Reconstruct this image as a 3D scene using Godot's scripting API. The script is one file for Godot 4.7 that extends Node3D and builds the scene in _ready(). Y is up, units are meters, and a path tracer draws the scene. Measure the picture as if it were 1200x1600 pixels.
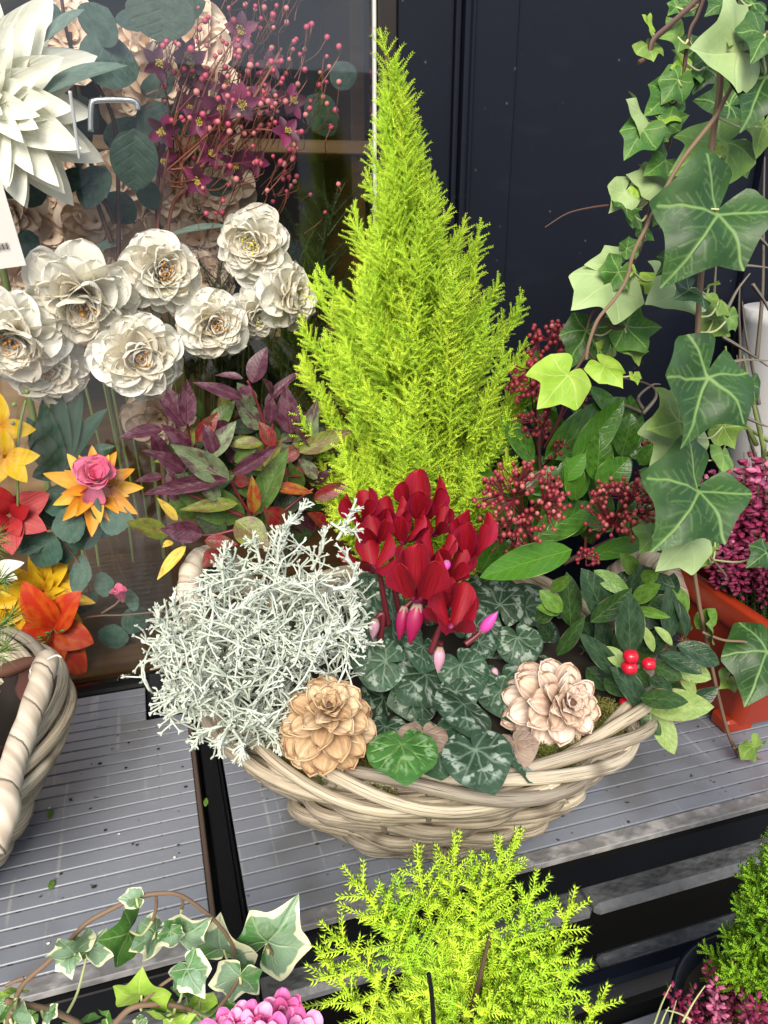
extends Node3D
# A florist's window display: planted wicker basket on a ribbed shelf in front of a navy shopfront.

var rng := RandomNumberGenerator.new()
var used := {}
var mats := {}
var kinds := {}
var noise := FastNoiseLite.new()
const OUT := Vector3(-0.15, 0.62, 0.77)     # towards the street and the open sky


# ---------------------------------------------------------------- mesh collecting
class B:
	var p := PackedVector3Array()
	var uv := PackedVector2Array()
	var col := PackedColorArray()
	var ix := PackedInt32Array()
	var tint := Color(1, 1, 1)

	func v(a: Vector3, u := 0.0, w := 0.0) -> int:
		p.append(a); uv.append(Vector2(u, w)); col.append(tint)
		return p.size() - 1

	func t(a: int, b: int, c: int) -> void:
		ix.append(a); ix.append(b); ix.append(c)

	func q(a: int, b: int, c: int, d: int) -> void:
		t(a, b, c); t(a, c, d)

	func mesh(colors := false) -> ArrayMesh:
		var n := PackedVector3Array(); n.resize(p.size())
		for k in range(0, ix.size(), 3):
			var a := p[ix[k]]
			var nn := (p[ix[k + 2]] - a).cross(p[ix[k + 1]] - a)
			n[ix[k]] += nn; n[ix[k + 1]] += nn; n[ix[k + 2]] += nn
		for k in n.size():
			n[k] = n[k].normalized() if n[k].length_squared() > 1e-24 else Vector3.UP
		var arr := []; arr.resize(Mesh.ARRAY_MAX)
		arr[Mesh.ARRAY_VERTEX] = p; arr[Mesh.ARRAY_NORMAL] = n; arr[Mesh.ARRAY_TEX_UV] = uv; arr[Mesh.ARRAY_INDEX] = ix
		if colors:
			arr[Mesh.ARRAY_COLOR] = col
		var m := ArrayMesh.new()
		m.add_surface_from_arrays(Mesh.PRIMITIVE_TRIANGLES, arr)
		return m

	func flat(pts: Array) -> void:            # one flat polygon with corners of its own
		var s := p.size()
		for a in pts:
			v(a)
		for k in range(1, pts.size() - 1):
			t(s, s + k, s + k + 1)

	func box(c: Vector3, s: Vector3, bev := 0.0, bas := Basis()) -> void:
		var h := s * 0.5
		bev = minf(bev, minf(h.x, minf(h.y, h.z)) * 0.9)
		for ax in 3:
			var a1 := (ax + 1) % 3
			var a2 := (ax + 2) % 3
			for sg in [-1.0, 1.0]:
				var pts := []
				for cc in [[-1, -1], [1, -1], [1, 1], [-1, 1]]:
					var w := Vector3()
					w[ax] = sg * h[ax]; w[a1] = cc[0] * (h[a1] - bev); w[a2] = cc[1] * (h[a2] - bev)
					pts.append(c + bas * w)
				if sg > 0:
					pts.reverse()
				flat(pts)
		if bev <= 0.0:
			return
		for ax in 3:
			var a1 := (ax + 1) % 3
			var a2 := (ax + 2) % 3
			for s1 in [-1.0, 1.0]:
				for s2 in [-1.0, 1.0]:
					var pts := []
					for k in [[0, -1], [0, 1], [1, 1], [1, -1]]:
						var w := Vector3()
						w[ax] = k[1] * (h[ax] - bev)
						w[a1] = s1 * (h[a1] if k[0] == 0 else h[a1] - bev)
						w[a2] = s2 * (h[a2] - bev if k[0] == 0 else h[a2])
						pts.append(c + bas * w)
					if s1 * s2 < 0:
						pts.reverse()
					flat(pts)
		for s0 in [-1.0, 1.0]:
			for s1 in [-1.0, 1.0]:
				for s2 in [-1.0, 1.0]:
					var pts := []
					for k in 3:
						var w := Vector3(s0 * (h.x - bev), s1 * (h.y - bev), s2 * (h.z - bev))
						w[k] = [s0, s1, s2][k] * h[k]
						pts.append(c + bas * w)
					if s0 * s1 * s2 > 0:
						pts.reverse()
					flat(pts)

	func tube(pts: Array, rad: Array, sides := 6, cap := true, vscale := 1.0) -> void:
		var n := pts.size()
		if n < 2:
			return
		var d0: Vector3 = (pts[1] - pts[0]).normalized()
		var nx := d0.cross(Vector3(0.31, 0.87, 0.38)).normalized()
		var start := p.size()
		var along := 0.0
		for k in n:
			var d: Vector3 = (pts[mini(k + 1, n - 1)] - pts[maxi(k - 1, 0)]).normalized()
			nx = (nx - d * nx.dot(d)).normalized()
			var ny := d.cross(nx)
			if k > 0:
				along += (pts[k] - pts[k - 1]).length()
			var f := float(k) / (n - 1)
			var r: float = rad[0] if rad.size() == 1 else rad[k] if rad.size() == n else lerpf(rad[0], rad[1], f)
			for j in sides + 1:
				var a := TAU * j / sides
				v(pts[k] + (nx * cos(a) + ny * sin(a)) * r, float(j) / sides, along * vscale)
		var w := sides + 1
		for k in n - 1:
			for j in sides:
				var a := start + k * w + j
				q(a, a + 1, a + w + 1, a + w)
		if cap:
			for e in [0, n - 1]:
				var c := v(pts[e], 0.5, 0.0)
				for j in sides:
					var a: int = start + e * w + j
					if e == 0:
						t(c, a + 1, a)
					else:
						t(c, a, a + 1)

	func grid(nu: int, nv: int, f: Callable) -> void:
		var s := p.size()
		for j in nv + 1:
			for i in nu + 1:
				v(f.call(float(i) / nu, float(j) / nv), float(i) / nu, float(j) / nv)
		for j in nv:
			for i in nu:
				var a := s + j * (nu + 1) + i
				q(a, a + 1, a + nu + 2, a + nu + 1)

	func needle(a: Vector3, d: Vector3, len: float, r: float) -> void:
		var x := d.cross(Vector3(0.57, 0.21, 0.79)).normalized()
		var y := d.cross(x)
		var s := v(a + x * r * 0.6, 0, 0)
		v(a + d * len * 0.45 + (-x * 0.5 + y * 0.87) * r, 0, 0); v(a + d * len * 0.45 + (-x * 0.5 - y * 0.87) * r, 0, 0)
		v(a + d * len, 0, 1)
		t(s, s + 1, s + 3); t(s + 1, s + 2, s + 3); t(s + 2, s, s + 3)

	func ball(c: Vector3, r: float, nu := 10, nv := 6, squash := Vector3.ONE) -> void:
		grid(nu, nv, func(a: float, b: float): return c + squash * r * Vector3(sin(PI * b) * cos(TAU * a), cos(PI * b), sin(PI * b) * sin(TAU * a)))


# ---------------------------------------------------------------- naming, parts, placing
func rv(a: float, b: float) -> float:
	return rng.randf_range(a, b)

func rdir() -> Vector3:
	return Vector3(rng.randfn(), rng.randfn(), rng.randfn()).normalized()

func numbered(called: String) -> String:
	if not used.has(called):
		used[called] = 0
		return called
	used[called] += 1
	return "%s_%03d" % [called, used[called]]

func thing(called: String, label: String, category: String, at := Vector3.ZERO, group := "") -> Node3D:
	var o := Node3D.new()
	o.name = numbered(called); o.position = at
	add_child(o)
	return tag(o, label, category, group)

func tag(o: Node3D, label: String, category := "", group := "") -> Node3D:
	if label: o.set_meta("label", label)
	if category: o.set_meta("category", category)
	if group: o.set_meta("group", group)
	return o

func world_of(o: Node3D) -> Transform3D:
	var x := Transform3D()
	var n: Node = o
	while n is Node3D and n != self:
		x = n.transform * x
		n = n.get_parent()
	return x

# a named mesh placed by its WORLD transform under parent (self for a top-level one)
func part(called: String, m: Mesh, mat: Material, parent: Node3D = self, xf := Transform3D()) -> MeshInstance3D:
	var o := MeshInstance3D.new()
	o.mesh = m
	o.material_override = mat
	if parent == self:
		o.name = numbered(called)
		o.transform = xf
		add_child(o)
		return o
	var key := str(parent.get_instance_id()) + called
	var k: int = used.get(key, 0)
	used[key] = k + 1
	o.name = called if k == 0 else "%s_%03d" % [called, k]
	o.transform = world_of(parent).affine_inverse() * xf
	parent.add_child(o, true)
	return o

func built(called: String, b: B, mat: Material, parent: Node3D = self) -> MeshInstance3D:
	return part(called, b.mesh(), mat, parent)

func struct(o: Node3D) -> Node3D:
	o.set_meta("kind", "structure")
	return o

func scatter(called: String, m: Mesh, mat: Material, xfs: Array, parent: Node3D, cols := []) -> MultiMeshInstance3D:
	var mm := MultiMesh.new()
	mm.transform_format = MultiMesh.TRANSFORM_3D
	mm.use_colors = not cols.is_empty()
	mm.mesh = m
	mm.instance_count = xfs.size()
	var inv := world_of(parent).affine_inverse() if parent != self else Transform3D()
	for k in xfs.size():
		mm.set_instance_transform(k, inv * xfs[k])
		if cols:
			mm.set_instance_color(k, cols[k])
	var o := MultiMeshInstance3D.new()
	o.name = numbered(called) if parent == self else called
	o.multimesh = mm
	o.material_override = mat
	o.set_meta("kind", "stuff")
	parent.add_child(o, true)
	return o

func frame(base: Vector3, tip: Vector3, nrm: Vector3, wx := 1.0) -> Transform3D:
	var y := tip - base
	var l := y.length()
	y /= l
	var z := (nrm - y * nrm.dot(y))
	z = z.normalized() if z.length() > 0.01 else y.cross(Vector3.RIGHT).normalized()
	var x := y.cross(z)
	return Transform3D(Basis(x * l * wx, y * l, z * l), base)

func curve(pts: Array, per := 6) -> Array:     # smooth line through points
	var out := []
	var n := pts.size()
	for k in n - 1:
		var a: Vector3 = pts[maxi(k - 1, 0)]; var b: Vector3 = pts[k]; var c: Vector3 = pts[k + 1]; var d: Vector3 = pts[mini(k + 2, n - 1)]
		for j in per:
			out.append(b.cubic_interpolate(c, a, d, float(j) / per))
	out.append(pts[n - 1])
	return out


# ---------------------------------------------------------------- materials and textures
func L(r: float, g: float, b: float) -> Color:
	return Color(r, g, b)

func M(called: String, c: Color, rough := 0.6, metal := 0.0, spec := 0.5) -> StandardMaterial3D:
	var m := StandardMaterial3D.new()
	m.resource_name = called
	m.albedo_color = c.linear_to_srgb()
	m.roughness = rough; m.metallic = metal; m.metallic_specular = spec
	m.cull_mode = BaseMaterial3D.CULL_DISABLED
	mats[called] = m
	return m

func through(m: StandardMaterial3D, c: Color) -> StandardMaterial3D:
	m.backlight_enabled = true
	m.backlight = c
	return m

# f(u, v) -> linear colour with the height in alpha; gives [albedo, normal]
var relief := {}
func paint(n: int, f: Callable, bump := 0.0, h := 0, share := "") -> Array:
	if h == 0: h = n
	var im := Image.create(n, h, false, Image.FORMAT_RGB8)
	var hi := Image.create(n, h, false, Image.FORMAT_RGBA8)
	for j in h:
		for i in n:
			var c: Color = f.call((i + 0.5) / n, (j + 0.5) / h)
			var a: float = clampf(c.a, 0, 1)
			c.a = 1.0
			im.set_pixel(i, j, c.linear_to_srgb())
			hi.set_pixel(i, j, Color(a, a, a))
	var out := [ImageTexture.create_from_image(im), null]
	if share and relief.has(share):
		out[1] = relief[share]
	elif bump > 0.0:
		hi.bump_map_to_normal_map(bump)
		out[1] = ImageTexture.create_from_image(hi)
		if share: relief[share] = out[1]
	return out

func wear(m: StandardMaterial3D, tex: Array, depth := 1.0) -> StandardMaterial3D:
	m.albedo_color = Color.WHITE
	m.albedo_texture = tex[0]
	if tex[1]:
		m.normal_enabled = true; m.normal_texture = tex[1]; m.normal_scale = depth
	return m

func triplanar(m: StandardMaterial3D, s: float, in_world := true) -> StandardMaterial3D:
	m.uv1_triplanar = true; m.uv1_world_triplanar = in_world
	m.uv1_scale = Vector3.ONE * s
	return m

func nz(x: float, y: float) -> float:          # -1..1
	return noise.get_noise_2d(x, y)

# veins of a long leaf: u across, v from stalk to tip
func vein_at(u: float, v: float, nv: float, slope: float, w: float) -> float:
	var d := absf(u - 0.5) * 2.0
	var mid := smoothstep(w * (1.15 - v * 0.8), 0.0, d)
	var q := fposmod(v * nv - d * slope * nv + (0.5 if u > 0.5 else 0.0), 1.0)
	var lat := smoothstep(0.13, 0.0, absf(q - 0.5)) * (1.0 - d * 0.75) * 0.55
	return maxf(mid, lat)

func leaf_tex(ca: Color, cb: Color, vc: Color, nv := 8.0, slope := 0.22, w := 0.09, edge := Color(0, 0, 0, 0), ew := 0.0, n := 96, sd := 0.0, patch := Color(0, 0, 0, 0)) -> Array:
	return paint(n, func(u: float, v: float):
		var k := vein_at(u, v, nv, slope, w)
		var f := clampf(0.5 + nz(u * 60 + sd, v * 90 + sd) * 1.1, 0, 1)
		var c := ca.lerp(cb, f)
		if patch.a > 0.0:
			c = c.lerp(patch, smoothstep(-0.02, 0.32, nz(u * 34 + 90 + sd, v * 44 + sd * 2)) * patch.a)
		c = c * (1.0 + 0.18 * nz(u * 240, v * 300))
		c = c.lerp(vc, k * vc.a)
		if ew > 0.0:
			c = c.lerp(edge, smoothstep(1.0 - ew * 1.5, 1.0 - ew * 0.4, absf(u - 0.5) * 2.0))
		c.a = 0.62 - 0.45 * k + 0.12 * nz(u * 200, v * 220)
		return c, 3.0, int(n * 1.5), "leaf%s %s" % [nv, slope])


# ---------------------------------------------------------------- leaf and petal shapes
# base at the origin, tip at +Y (length 1), face +Z; prof(t) = half width
func blade(prof: Callable, nl := 10, nw := 6, fold := 0.25, curl := 0.5, wave := 0.0, ph := 0.0, cup := 0.0, twist := 0.0, frill := 0.0, round_tip := false, wmax := 0.0) -> ArrayMesh:
	var b := B.new()
	var y := 0.0
	var z := 0.0
	var last := 0.0
	if wmax <= 0.0:
		for k in 21:
			wmax = maxf(wmax, prof.call(k / 20.0))
	var start := 0
	for j in nl + 1:
		var t := float(j) / nl
		if round_tip: t = 0.35 * t + 0.65 * sin(t * PI / 2)
		var a := curl * (t - 0.25)
		y += cos(a) * (t - last); z -= sin(a) * (t - last)
		last = t
		var w: float = prof.call(t)
		var nn := Vector3(0, sin(a), cos(a))
		var tw := twist * (t - 0.4)
		for i in nw + 1:
			var s := 2.0 * i / nw - 1.0
			var x := s * w
			var h := fold * absf(x) + cup * x * x / maxf(wmax, 0.01) + wave * sin(t * 17.0 + ph + signf(s) * 1.7) * absf(s) * s * s * w
			var off := Vector3(x * cos(fold * 0.6), 0, 0) + nn * h
			if frill > 0.0:
				var e := smoothstep(0.45, 1.0, t)
				off += nn * frill * e * sin(s * 7.0 + ph) + Vector3(0, cos(a), -sin(a)) * frill * 0.7 * e * sin(s * 9.0 + ph * 2.0)
			off = off.rotated(Vector3(0, cos(a), -sin(a)), tw)
			b.v(Vector3(0, y, z) + off, 0.5 + 0.5 * x / wmax, t)
	for j in nl:
		for i in nw:
			var a := start + j * (nw + 1) + i
			b.q(a, a + nw + 1, a + nw + 2, a + 1)
	return b.mesh()

# outline(phi) = radius seen from the stalk joint, phi = 0 at the tip; zf(x, y) lifts the sheet
func sheet(outline: Callable, zf: Callable, na := 72, nr := 5, uvr := 1.1) -> ArrayMesh:
	var b := B.new()
	b.v(Vector3(0, 0, zf.call(0.0, 0.0)), 0.5, 0.5)
	for k in nr:
		var f := pow(float(k + 1) / nr, 0.8)
		for j in na:
			var ph := TAU * j / na
			var r: float = outline.call(ph) * f
			var x := sin(ph) * r
			var y := cos(ph) * r
			b.v(Vector3(x, y, zf.call(x, y)), 0.5 + x * 0.5 / uvr, 0.5 + y * 0.5 / uvr)
	for j in na:
		var j2 := (j + 1) % na
		b.t(0, 1 + j, 1 + j2)
		for k in nr - 1:
			var a := 1 + k * na
			b.q(a + j, a + na + j, a + na + j2, a + j2)
	return b.mesh()

# lobes: [degrees, radius, is_tip] for one half, 0..180
func lobed(lobes: Array, skew := 0.0) -> Callable:
	return func(ph: float):
		var side := 1.0 if ph < PI else -1.0
		var d := rad_to_deg(ph if ph < PI else TAU - ph)
		for k in lobes.size() - 1:
			var a = lobes[k]; var c = lobes[k + 1]
			if d <= c[0] + 0.001:
				var u: float = (d - a[0]) / (c[0] - a[0])
				if a[2]: u = pow(u, 0.62)
				elif c[2]: u = 1.0 - pow(1.0 - u, 0.62)
				u = u * u * (3 - 2 * u) * 0.55 + u * 0.45
				return lerpf(a[1], c[1], u) * (1.0 + skew * side * sin(deg_to_rad(d)))
		return lobes[-1][1]

func kind(called: String, meshes: Array, materials: Array, ratio: float, jitter := 0.25) -> void:
	kinds[called] = {"m": meshes, "s": materials, "r": ratio, "j": jitter}

# one leaf as a part: from stalk to tip, w wide (0: as drawn)
func lf(t: Node3D, k: String, b: Vector3, e: Vector3, w := 0.0, nrm := OUT, called := "leaf") -> MeshInstance3D:
	var d: Dictionary = kinds[k]
	var wx := 1.0
	if w > 0.0:
		wx = w / (d.r * (e - b).length())
	var x := frame(b, e, nrm.normalized() + rdir() * d.j, wx)
	return part(called, d.m[rng.randi() % d.m.size()], d.s[rng.randi() % d.s.size()], t, x)

func nearest(pts: Array, a: Vector3) -> Vector3:
	var best: Vector3 = pts[0]
	for q in pts:
		if q.distance_squared_to(a) < best.distance_squared_to(a): best = q
	return best

func stalk(b: B, a: Vector3, c: Vector3, r: float, sag := Vector3.ZERO, sides := 5) -> void:
	b.tube(curve([a, a.lerp(c, 0.5) + sag, c], 4), [r, r * 0.8], sides, false)


# ---------------------------------------------------------------- kinds of leaf, petal and twig
func make_materials() -> void:
	noise.seed = 5; noise.frequency = 0.05; noise.fractal_octaves = 3
	# paint, metal, board
	var t_paint = paint(256, func(u: float, v: float):
		var s := smoothstep(0.52, 0.7, nz(u * 700, v * 700)) * 0.5 + smoothstep(0.35, 0.6, nz(u * 60 + 40, v * 160)) * 0.25
		var c := L(0.0038, 0.0052, 0.0105).lerp(L(0.009, 0.011, 0.018), s)
		c = c.lerp(L(0.1, 0.1, 0.1), smoothstep(0.7, 0.78, nz(u * 1500 + 9, v * 1500)))
		c.a = 0.5 + 0.2 * nz(u * 160, v * 160)
		return c, 0.6)
	triplanar(wear(M("navy_paint", Color.WHITE, 0.42, 0.0, 0.32), t_paint, 0.25), 2.2)
	M("black_metal", L(0.004, 0.0045, 0.006), 0.45, 0.0, 0.25)
	M("black_rubber", L(0.004, 0.004, 0.004), 0.8, 0.0, 0.2)
	M("bronze_metal", L(0.03, 0.024, 0.02), 0.35, 0.6)
	M("sealant", L(0.5, 0.5, 0.48), 0.5)
	var t_board = paint(512, func(u: float, v: float):
		var dirt := smoothstep(0.05, 0.55, nz(u * 90, v * 60 + 20))
		var scr := smoothstep(0.5, 0.62, nz(u * 900, v * 40 + 300)) * 0.5 + smoothstep(0.62, 0.75, nz(u * 1400, v * 1400 + 90)) * 0.5
		var c := L(0.178, 0.192, 0.228).lerp(L(0.125, 0.128, 0.14), dirt)
		c = c.lerp(L(0.34, 0.34, 0.34), scr)
		var spot := smoothstep(0.66, 0.72, nz(u * 1100 + 77, v * 1100 + 501))
		c = c.lerp(L(0.02, 0.02, 0.018), spot)
		c.a = 0.5 + 0.16 * nz(u * 500, v * 120) + 0.1 * nz(u * 1300, v * 1300)
		return c, 1.5)
	triplanar(wear(M("board", Color.WHITE, 0.4), t_board, 0.35), 1.6)
	var t_grime = paint(256, func(u: float, v: float):
		var d := clampf(0.5 + 0.9 * nz(u * 170, v * 200) + 0.4 * nz(u * 700, v * 700), 0, 1)
		var c := L(0.15, 0.145, 0.145).lerp(L(0.28, 0.27, 0.265), smoothstep(0.35, 1.0, d))
		c.a = d
		return c, 2.0)
	triplanar(wear(M("board_edge", Color.WHITE, 0.6), t_grime, 0.5), 2.6)
	var t_stone = paint(256, func(u: float, v: float):
		var d := 0.5 + 0.7 * nz(u * 120, v * 260) + 0.4 * nz(u * 600, v * 900)
		var c := L(0.06, 0.063, 0.07).lerp(L(0.14, 0.145, 0.155), clampf(d, 0, 1))
		c.a = clampf(d, 0, 1)
		return c, 2.0)
	triplanar(wear(M("grey_timber", Color.WHITE, 0.5), t_stone, 0.5), 3.0)
	M("board_rib", L(0.07, 0.07, 0.075), 0.6)
	M("rust", L(0.07, 0.045, 0.032), 0.85)
	M("asphalt", L(0.05, 0.05, 0.052), 0.9)
	M("paving", L(0.3, 0.29, 0.28), 0.85)
	M("render_wall", L(0.5, 0.5, 0.51), 0.85)
	M("dark_pane", L(0.03, 0.035, 0.045), 0.08)
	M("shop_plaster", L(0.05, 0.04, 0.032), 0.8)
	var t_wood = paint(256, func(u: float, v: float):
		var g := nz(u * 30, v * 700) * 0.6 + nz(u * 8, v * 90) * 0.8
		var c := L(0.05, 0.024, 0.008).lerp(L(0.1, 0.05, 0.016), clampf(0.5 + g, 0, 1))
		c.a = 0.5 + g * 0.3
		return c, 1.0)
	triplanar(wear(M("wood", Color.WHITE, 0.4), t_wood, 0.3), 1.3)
	triplanar(wear(M("pale_wood", Color.WHITE, 0.55), [paint(128, func(u: float, v: float):
		var c := L(0.16, 0.095, 0.04).lerp(L(0.26, 0.165, 0.08), clampf(0.5 + nz(u * 20, v * 500) * 1.2, 0, 1))
		return c)[0], null], 0.3), 1.5)
	var gl := M("glass", Color(0.9, 0.95, 0.95), 0.02, 0.0, 0.54)
	gl.albedo_color = Color(0.02, 0.02, 0.02, 0.03); gl.transparency = BaseMaterial3D.TRANSPARENCY_ALPHA
	# wicker: long grey-brown streaks on cream peel
	for k in 4:
		var base: Color = [L(0.43, 0.36, 0.26), L(0.34, 0.285, 0.21), L(0.52, 0.45, 0.335), L(0.25, 0.215, 0.17)][k]
		var t = paint(128, func(u: float, v: float):
			var s := smoothstep(-0.1, 0.5, nz(u * 150 + 40 * k, v * 34 + 60 * k))
			var f := smoothstep(0.15, 0.45, nz(u * 600, v * 130 + 99 * k))
			var ring := smoothstep(0.03, 0.0, absf(v - 0.37 - 0.1 * k)) * 0.7
			var c := base.lerp(L(0.2, 0.155, 0.105), s * 0.45).lerp(L(0.06, 0.042, 0.03), f * 0.75).lerp(L(0.1, 0.07, 0.05), ring)
			c.a = 0.6 - 0.3 * s - 0.3 * f
			return c, 3.0, 512, "wicker")
		wear(M("wicker_%d" % k, Color.WHITE, 0.55), t, 0.8)
	wear(M("wrapping", Color.WHITE, 0.6), paint(64, func(u: float, v: float):
		var q := fposmod(v * 6.0 + u + 0.06 * nz(u * 40, v * 30), 1.0)
		var c := L(0.54, 0.47, 0.38).lerp(L(0.36, 0.29, 0.22), clampf(0.5 + nz(u * 70 + v * 300, v * 60) * 1.2, 0, 1)).lerp(L(0.1, 0.07, 0.045), smoothstep(0.05, 0.0, absf(q - 0.5)) * 0.75)
		c.a = 0.4 + 0.6 * fposmod(q + 0.5, 1.0)
		return c, 4.0, 256), 0.8)
	M("soil", L(0.018, 0.012, 0.008), 0.95)
	M("moss", L(0.1, 0.13, 0.02), 0.9).vertex_color_use_as_albedo = true
	M("terracotta", L(0.29, 0.028, 0.008), 0.4)
	M("dark_plastic", L(0.012, 0.016, 0.024), 0.38)
	M("black_plastic", L(0.02, 0.02, 0.021), 0.5)
	# conifers
	for k in 4:
		through(M("lime_%d" % k, [L(0.59, 0.8, 0.05), L(0.53, 0.77, 0.05), L(0.66, 0.84, 0.06), L(0.47, 0.73, 0.045)][k], 0.5), Color(0.6, 0.65, 0.1))
	for k in 3:
		through(M("spring_%d" % k, [L(0.52, 0.76, 0.045), L(0.6, 0.8, 0.05), L(0.44, 0.7, 0.04)][k], 0.55), Color(0.55, 0.65, 0.1))
	for k in 2:
		through(M("fresh_%d" % k, [L(0.34, 0.62, 0.03), L(0.24, 0.5, 0.03)][k], 0.5), Color(0.4, 0.5, 0.1))
	through(M("needle", L(0.14, 0.24, 0.05), 0.5), Color(0.2, 0.3, 0.1))
	M("bark", L(0.09, 0.05, 0.03), 0.9)
	M("silver", L(0.48, 0.52, 0.45), 0.85)
	M("silver_dim", L(0.4, 0.45, 0.37), 0.85)
	M("red_stem", L(0.12, 0.012, 0.02), 0.4)
	M("vine_bark", L(0.16, 0.1, 0.06), 0.7)
	M("vine_dark", L(0.07, 0.03, 0.02), 0.6)
	M("green_stem", L(0.16, 0.22, 0.06), 0.5)
	M("pale_stem", L(0.4, 0.42, 0.2), 0.5)

func simple(called: String, tex: Array, rough: float, back: Color, depth := 0.8) -> StandardMaterial3D:
	return through(wear(M(called, Color.WHITE, rough, 0.0, 0.36), tex, depth), back)

func make_kinds() -> void:
	var g := Color(0.25, 0.3, 0.1)
	# leucothoe: pointed oval leaves with a toothed look and sunken veins
	var oval := func(t: float): return 0.19 * pow(sin(PI * pow(t, 0.85)), 0.8) * (1.0 - 0.35 * t * t)
	var ms := []
	for k in 5:
		ms.append(blade(oval, 12, 6, rv(0.15, 0.45), rv(-0.2, 0.75), 0.05, k, 0.0, rv(-0.3, 0.3)))
	var r := 0.345
	var cols := {
		"purple_leaf": [L(0.034, 0.007, 0.015), L(0.07, 0.018, 0.033), Color(0.13, 0.045, 0.055, 0.7), Color(0.11, 0.05, 0.07, 0.6)],
		"mixed_leaf": [L(0.09, 0.125, 0.06), L(0.15, 0.175, 0.1), Color(0.26, 0.3, 0.17, 0.6), Color(0.07, 0.025, 0.04, 0.85)],
		"olive_leaf": [L(0.09, 0.12, 0.02), L(0.15, 0.16, 0.03), Color(0.24, 0.2, 0.06, 0.6), Color(0.1, 0.04, 0.03, 0.7)],
		"green_leaf": [L(0.045, 0.085, 0.016), L(0.075, 0.13, 0.03), Color(0.15, 0.22, 0.06, 0.6), Color(0.05, 0.05, 0.02, 0.4)],
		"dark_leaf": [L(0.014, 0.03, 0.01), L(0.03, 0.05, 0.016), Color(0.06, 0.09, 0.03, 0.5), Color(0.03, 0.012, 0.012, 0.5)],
		"red_leaf": [L(0.11, 0.004, 0.008), L(0.17, 0.016, 0.014), Color(0.22, 0.04, 0.035, 0.6), Color(0.06, 0.045, 0.015, 0.6)],
		"flame_leaf": [L(0.3, 0.07, 0.02), L(0.2, 0.03, 0.012), Color(0.34, 0.18, 0.05, 0.6), Color(0.2, 0.16, 0.02, 0.7)],
		"yellow_leaf": [L(0.5, 0.36, 0.04), L(0.55, 0.4, 0.08), Color(0.5, 0.42, 0.14, 0.5), Color(0.34, 0.08, 0.03, 0.5)]}
	for n in cols:
		var c: Array = cols[n]
		var sm := []
		for k in 2:
			sm.append(simple(n + str(k), leaf_tex(c[0], c[1], c[2], 8, 0.3, 0.07, Color(0, 0, 0, 0), 0.0, 72, 31.0 * k + n.length() * 7, c[3]), 0.36, g))
		kind(n, ms, sm, r, 0.3)
	# skimmia: broad glossy oblong, pale margin
	ms = []
	var oblong := func(t: float): return 0.185 * pow(sin(PI * pow(t, 0.9)), 0.72)
	for k in 4:
		ms.append(blade(oblong, 12, 6, rv(0.1, 0.35), rv(0.1, 0.8), 0.02, k, 0.0, rv(-0.2, 0.2)))
	var sm2 := []
	for k in 3:
		sm2.append(simple("glossy%d" % k, leaf_tex([L(0.032, 0.105, 0.01), L(0.05, 0.15, 0.014), L(0.03, 0.08, 0.01)][k], L(0.052, 0.145, 0.016), Color(0.13, 0.24, 0.05, 0.7), 7, 0.3, 0.05, Color(0.22, 0.3, 0.1), 0.05, 72, 17.0 * k), 0.22, Color(0.2, 0.3, 0.06), 0.4))
	kind("glossy_leaf", ms, sm2, 0.37, 0.12)
	# gaultheria
	ms = []
	var small := func(t: float): return 0.25 * pow(sin(PI * pow(t, 0.95)), 0.75)
	for k in 4:
		ms.append(blade(small, 10, 6, rv(0.1, 0.4), rv(0.0, 0.6), 0.03, k, 0.0, rv(-0.2, 0.2)))
	kind("berry_leaf", ms, [simple("berryleaf0", leaf_tex(L(0.012, 0.032, 0.014), L(0.026, 0.054, 0.026), Color(0.1, 0.15, 0.07, 0.5), 5, 0.4, 0.06, Color(0.14, 0.17, 0.09), 0.06, 64), 0.3, Color(0.1, 0.15, 0.05)), simple("berryleaf1", leaf_tex(L(0.018, 0.048, 0.012), L(0.034, 0.07, 0.02), Color(0.12, 0.2, 0.07, 0.5), 5, 0.4, 0.06, Color(0.2, 0.16, 0.1), 0.06, 64, 40), 0.3, Color(0.1, 0.15, 0.05))], 0.49, 0.25)
	kind("fresh_leaf", ms, [simple("freshleaf", leaf_tex(L(0.06, 0.14, 0.018), L(0.1, 0.19, 0.03), Color(0.2, 0.3, 0.09, 0.5), 5, 0.4, 0.06, Color(0.25, 0.3, 0.12), 0.05, 64), 0.35, Color(0.3, 0.4, 0.1))], 0.49, 0.25)
	kind("pale_leaf", ms, [simple("paleleaf", leaf_tex(L(0.17, 0.25, 0.07), L(0.23, 0.31, 0.1), Color(0.1, 0.17, 0.05, 0.4), 5, 0.4, 0.05, Color(0.25, 0.16, 0.12), 0.04, 64), 0.5, Color(0.3, 0.35, 0.1))], 0.49, 0.25)
	# cyclamen: heart with fine teeth and silver marbling
	ms = []
	for k in 4:
		var kk := k
		var ol := func(ph: float):
			var d := rad_to_deg(ph if ph < PI else TAU - ph)
			var rr: float
			if d < 40: rr = lerpf(1.0, 0.82, sin(d / 40.0 * PI / 2))
			elif d < 150: rr = lerpf(0.82, 0.6, smoothstep(40, 150, d))
			else: rr = lerpf(0.6, 0.1, pow((d - 150) / 30.0, 2.2))
			return rr * (1.0 + 0.018 * sin(ph * 40.0) + 0.03 * sin(ph * 3.0 + kk))
		var zf := func(x: float, y: float): return 0.1 * absf(x) * (1.0 if kk % 2 else -0.6) - 0.16 * (x * x + y * y) + 0.04 * sin(x * 6 + kk) * cos(y * 5 + kk * 2)
		ms.append(sheet(ol, zf, 80, 5))
	var mats_c := []
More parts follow.
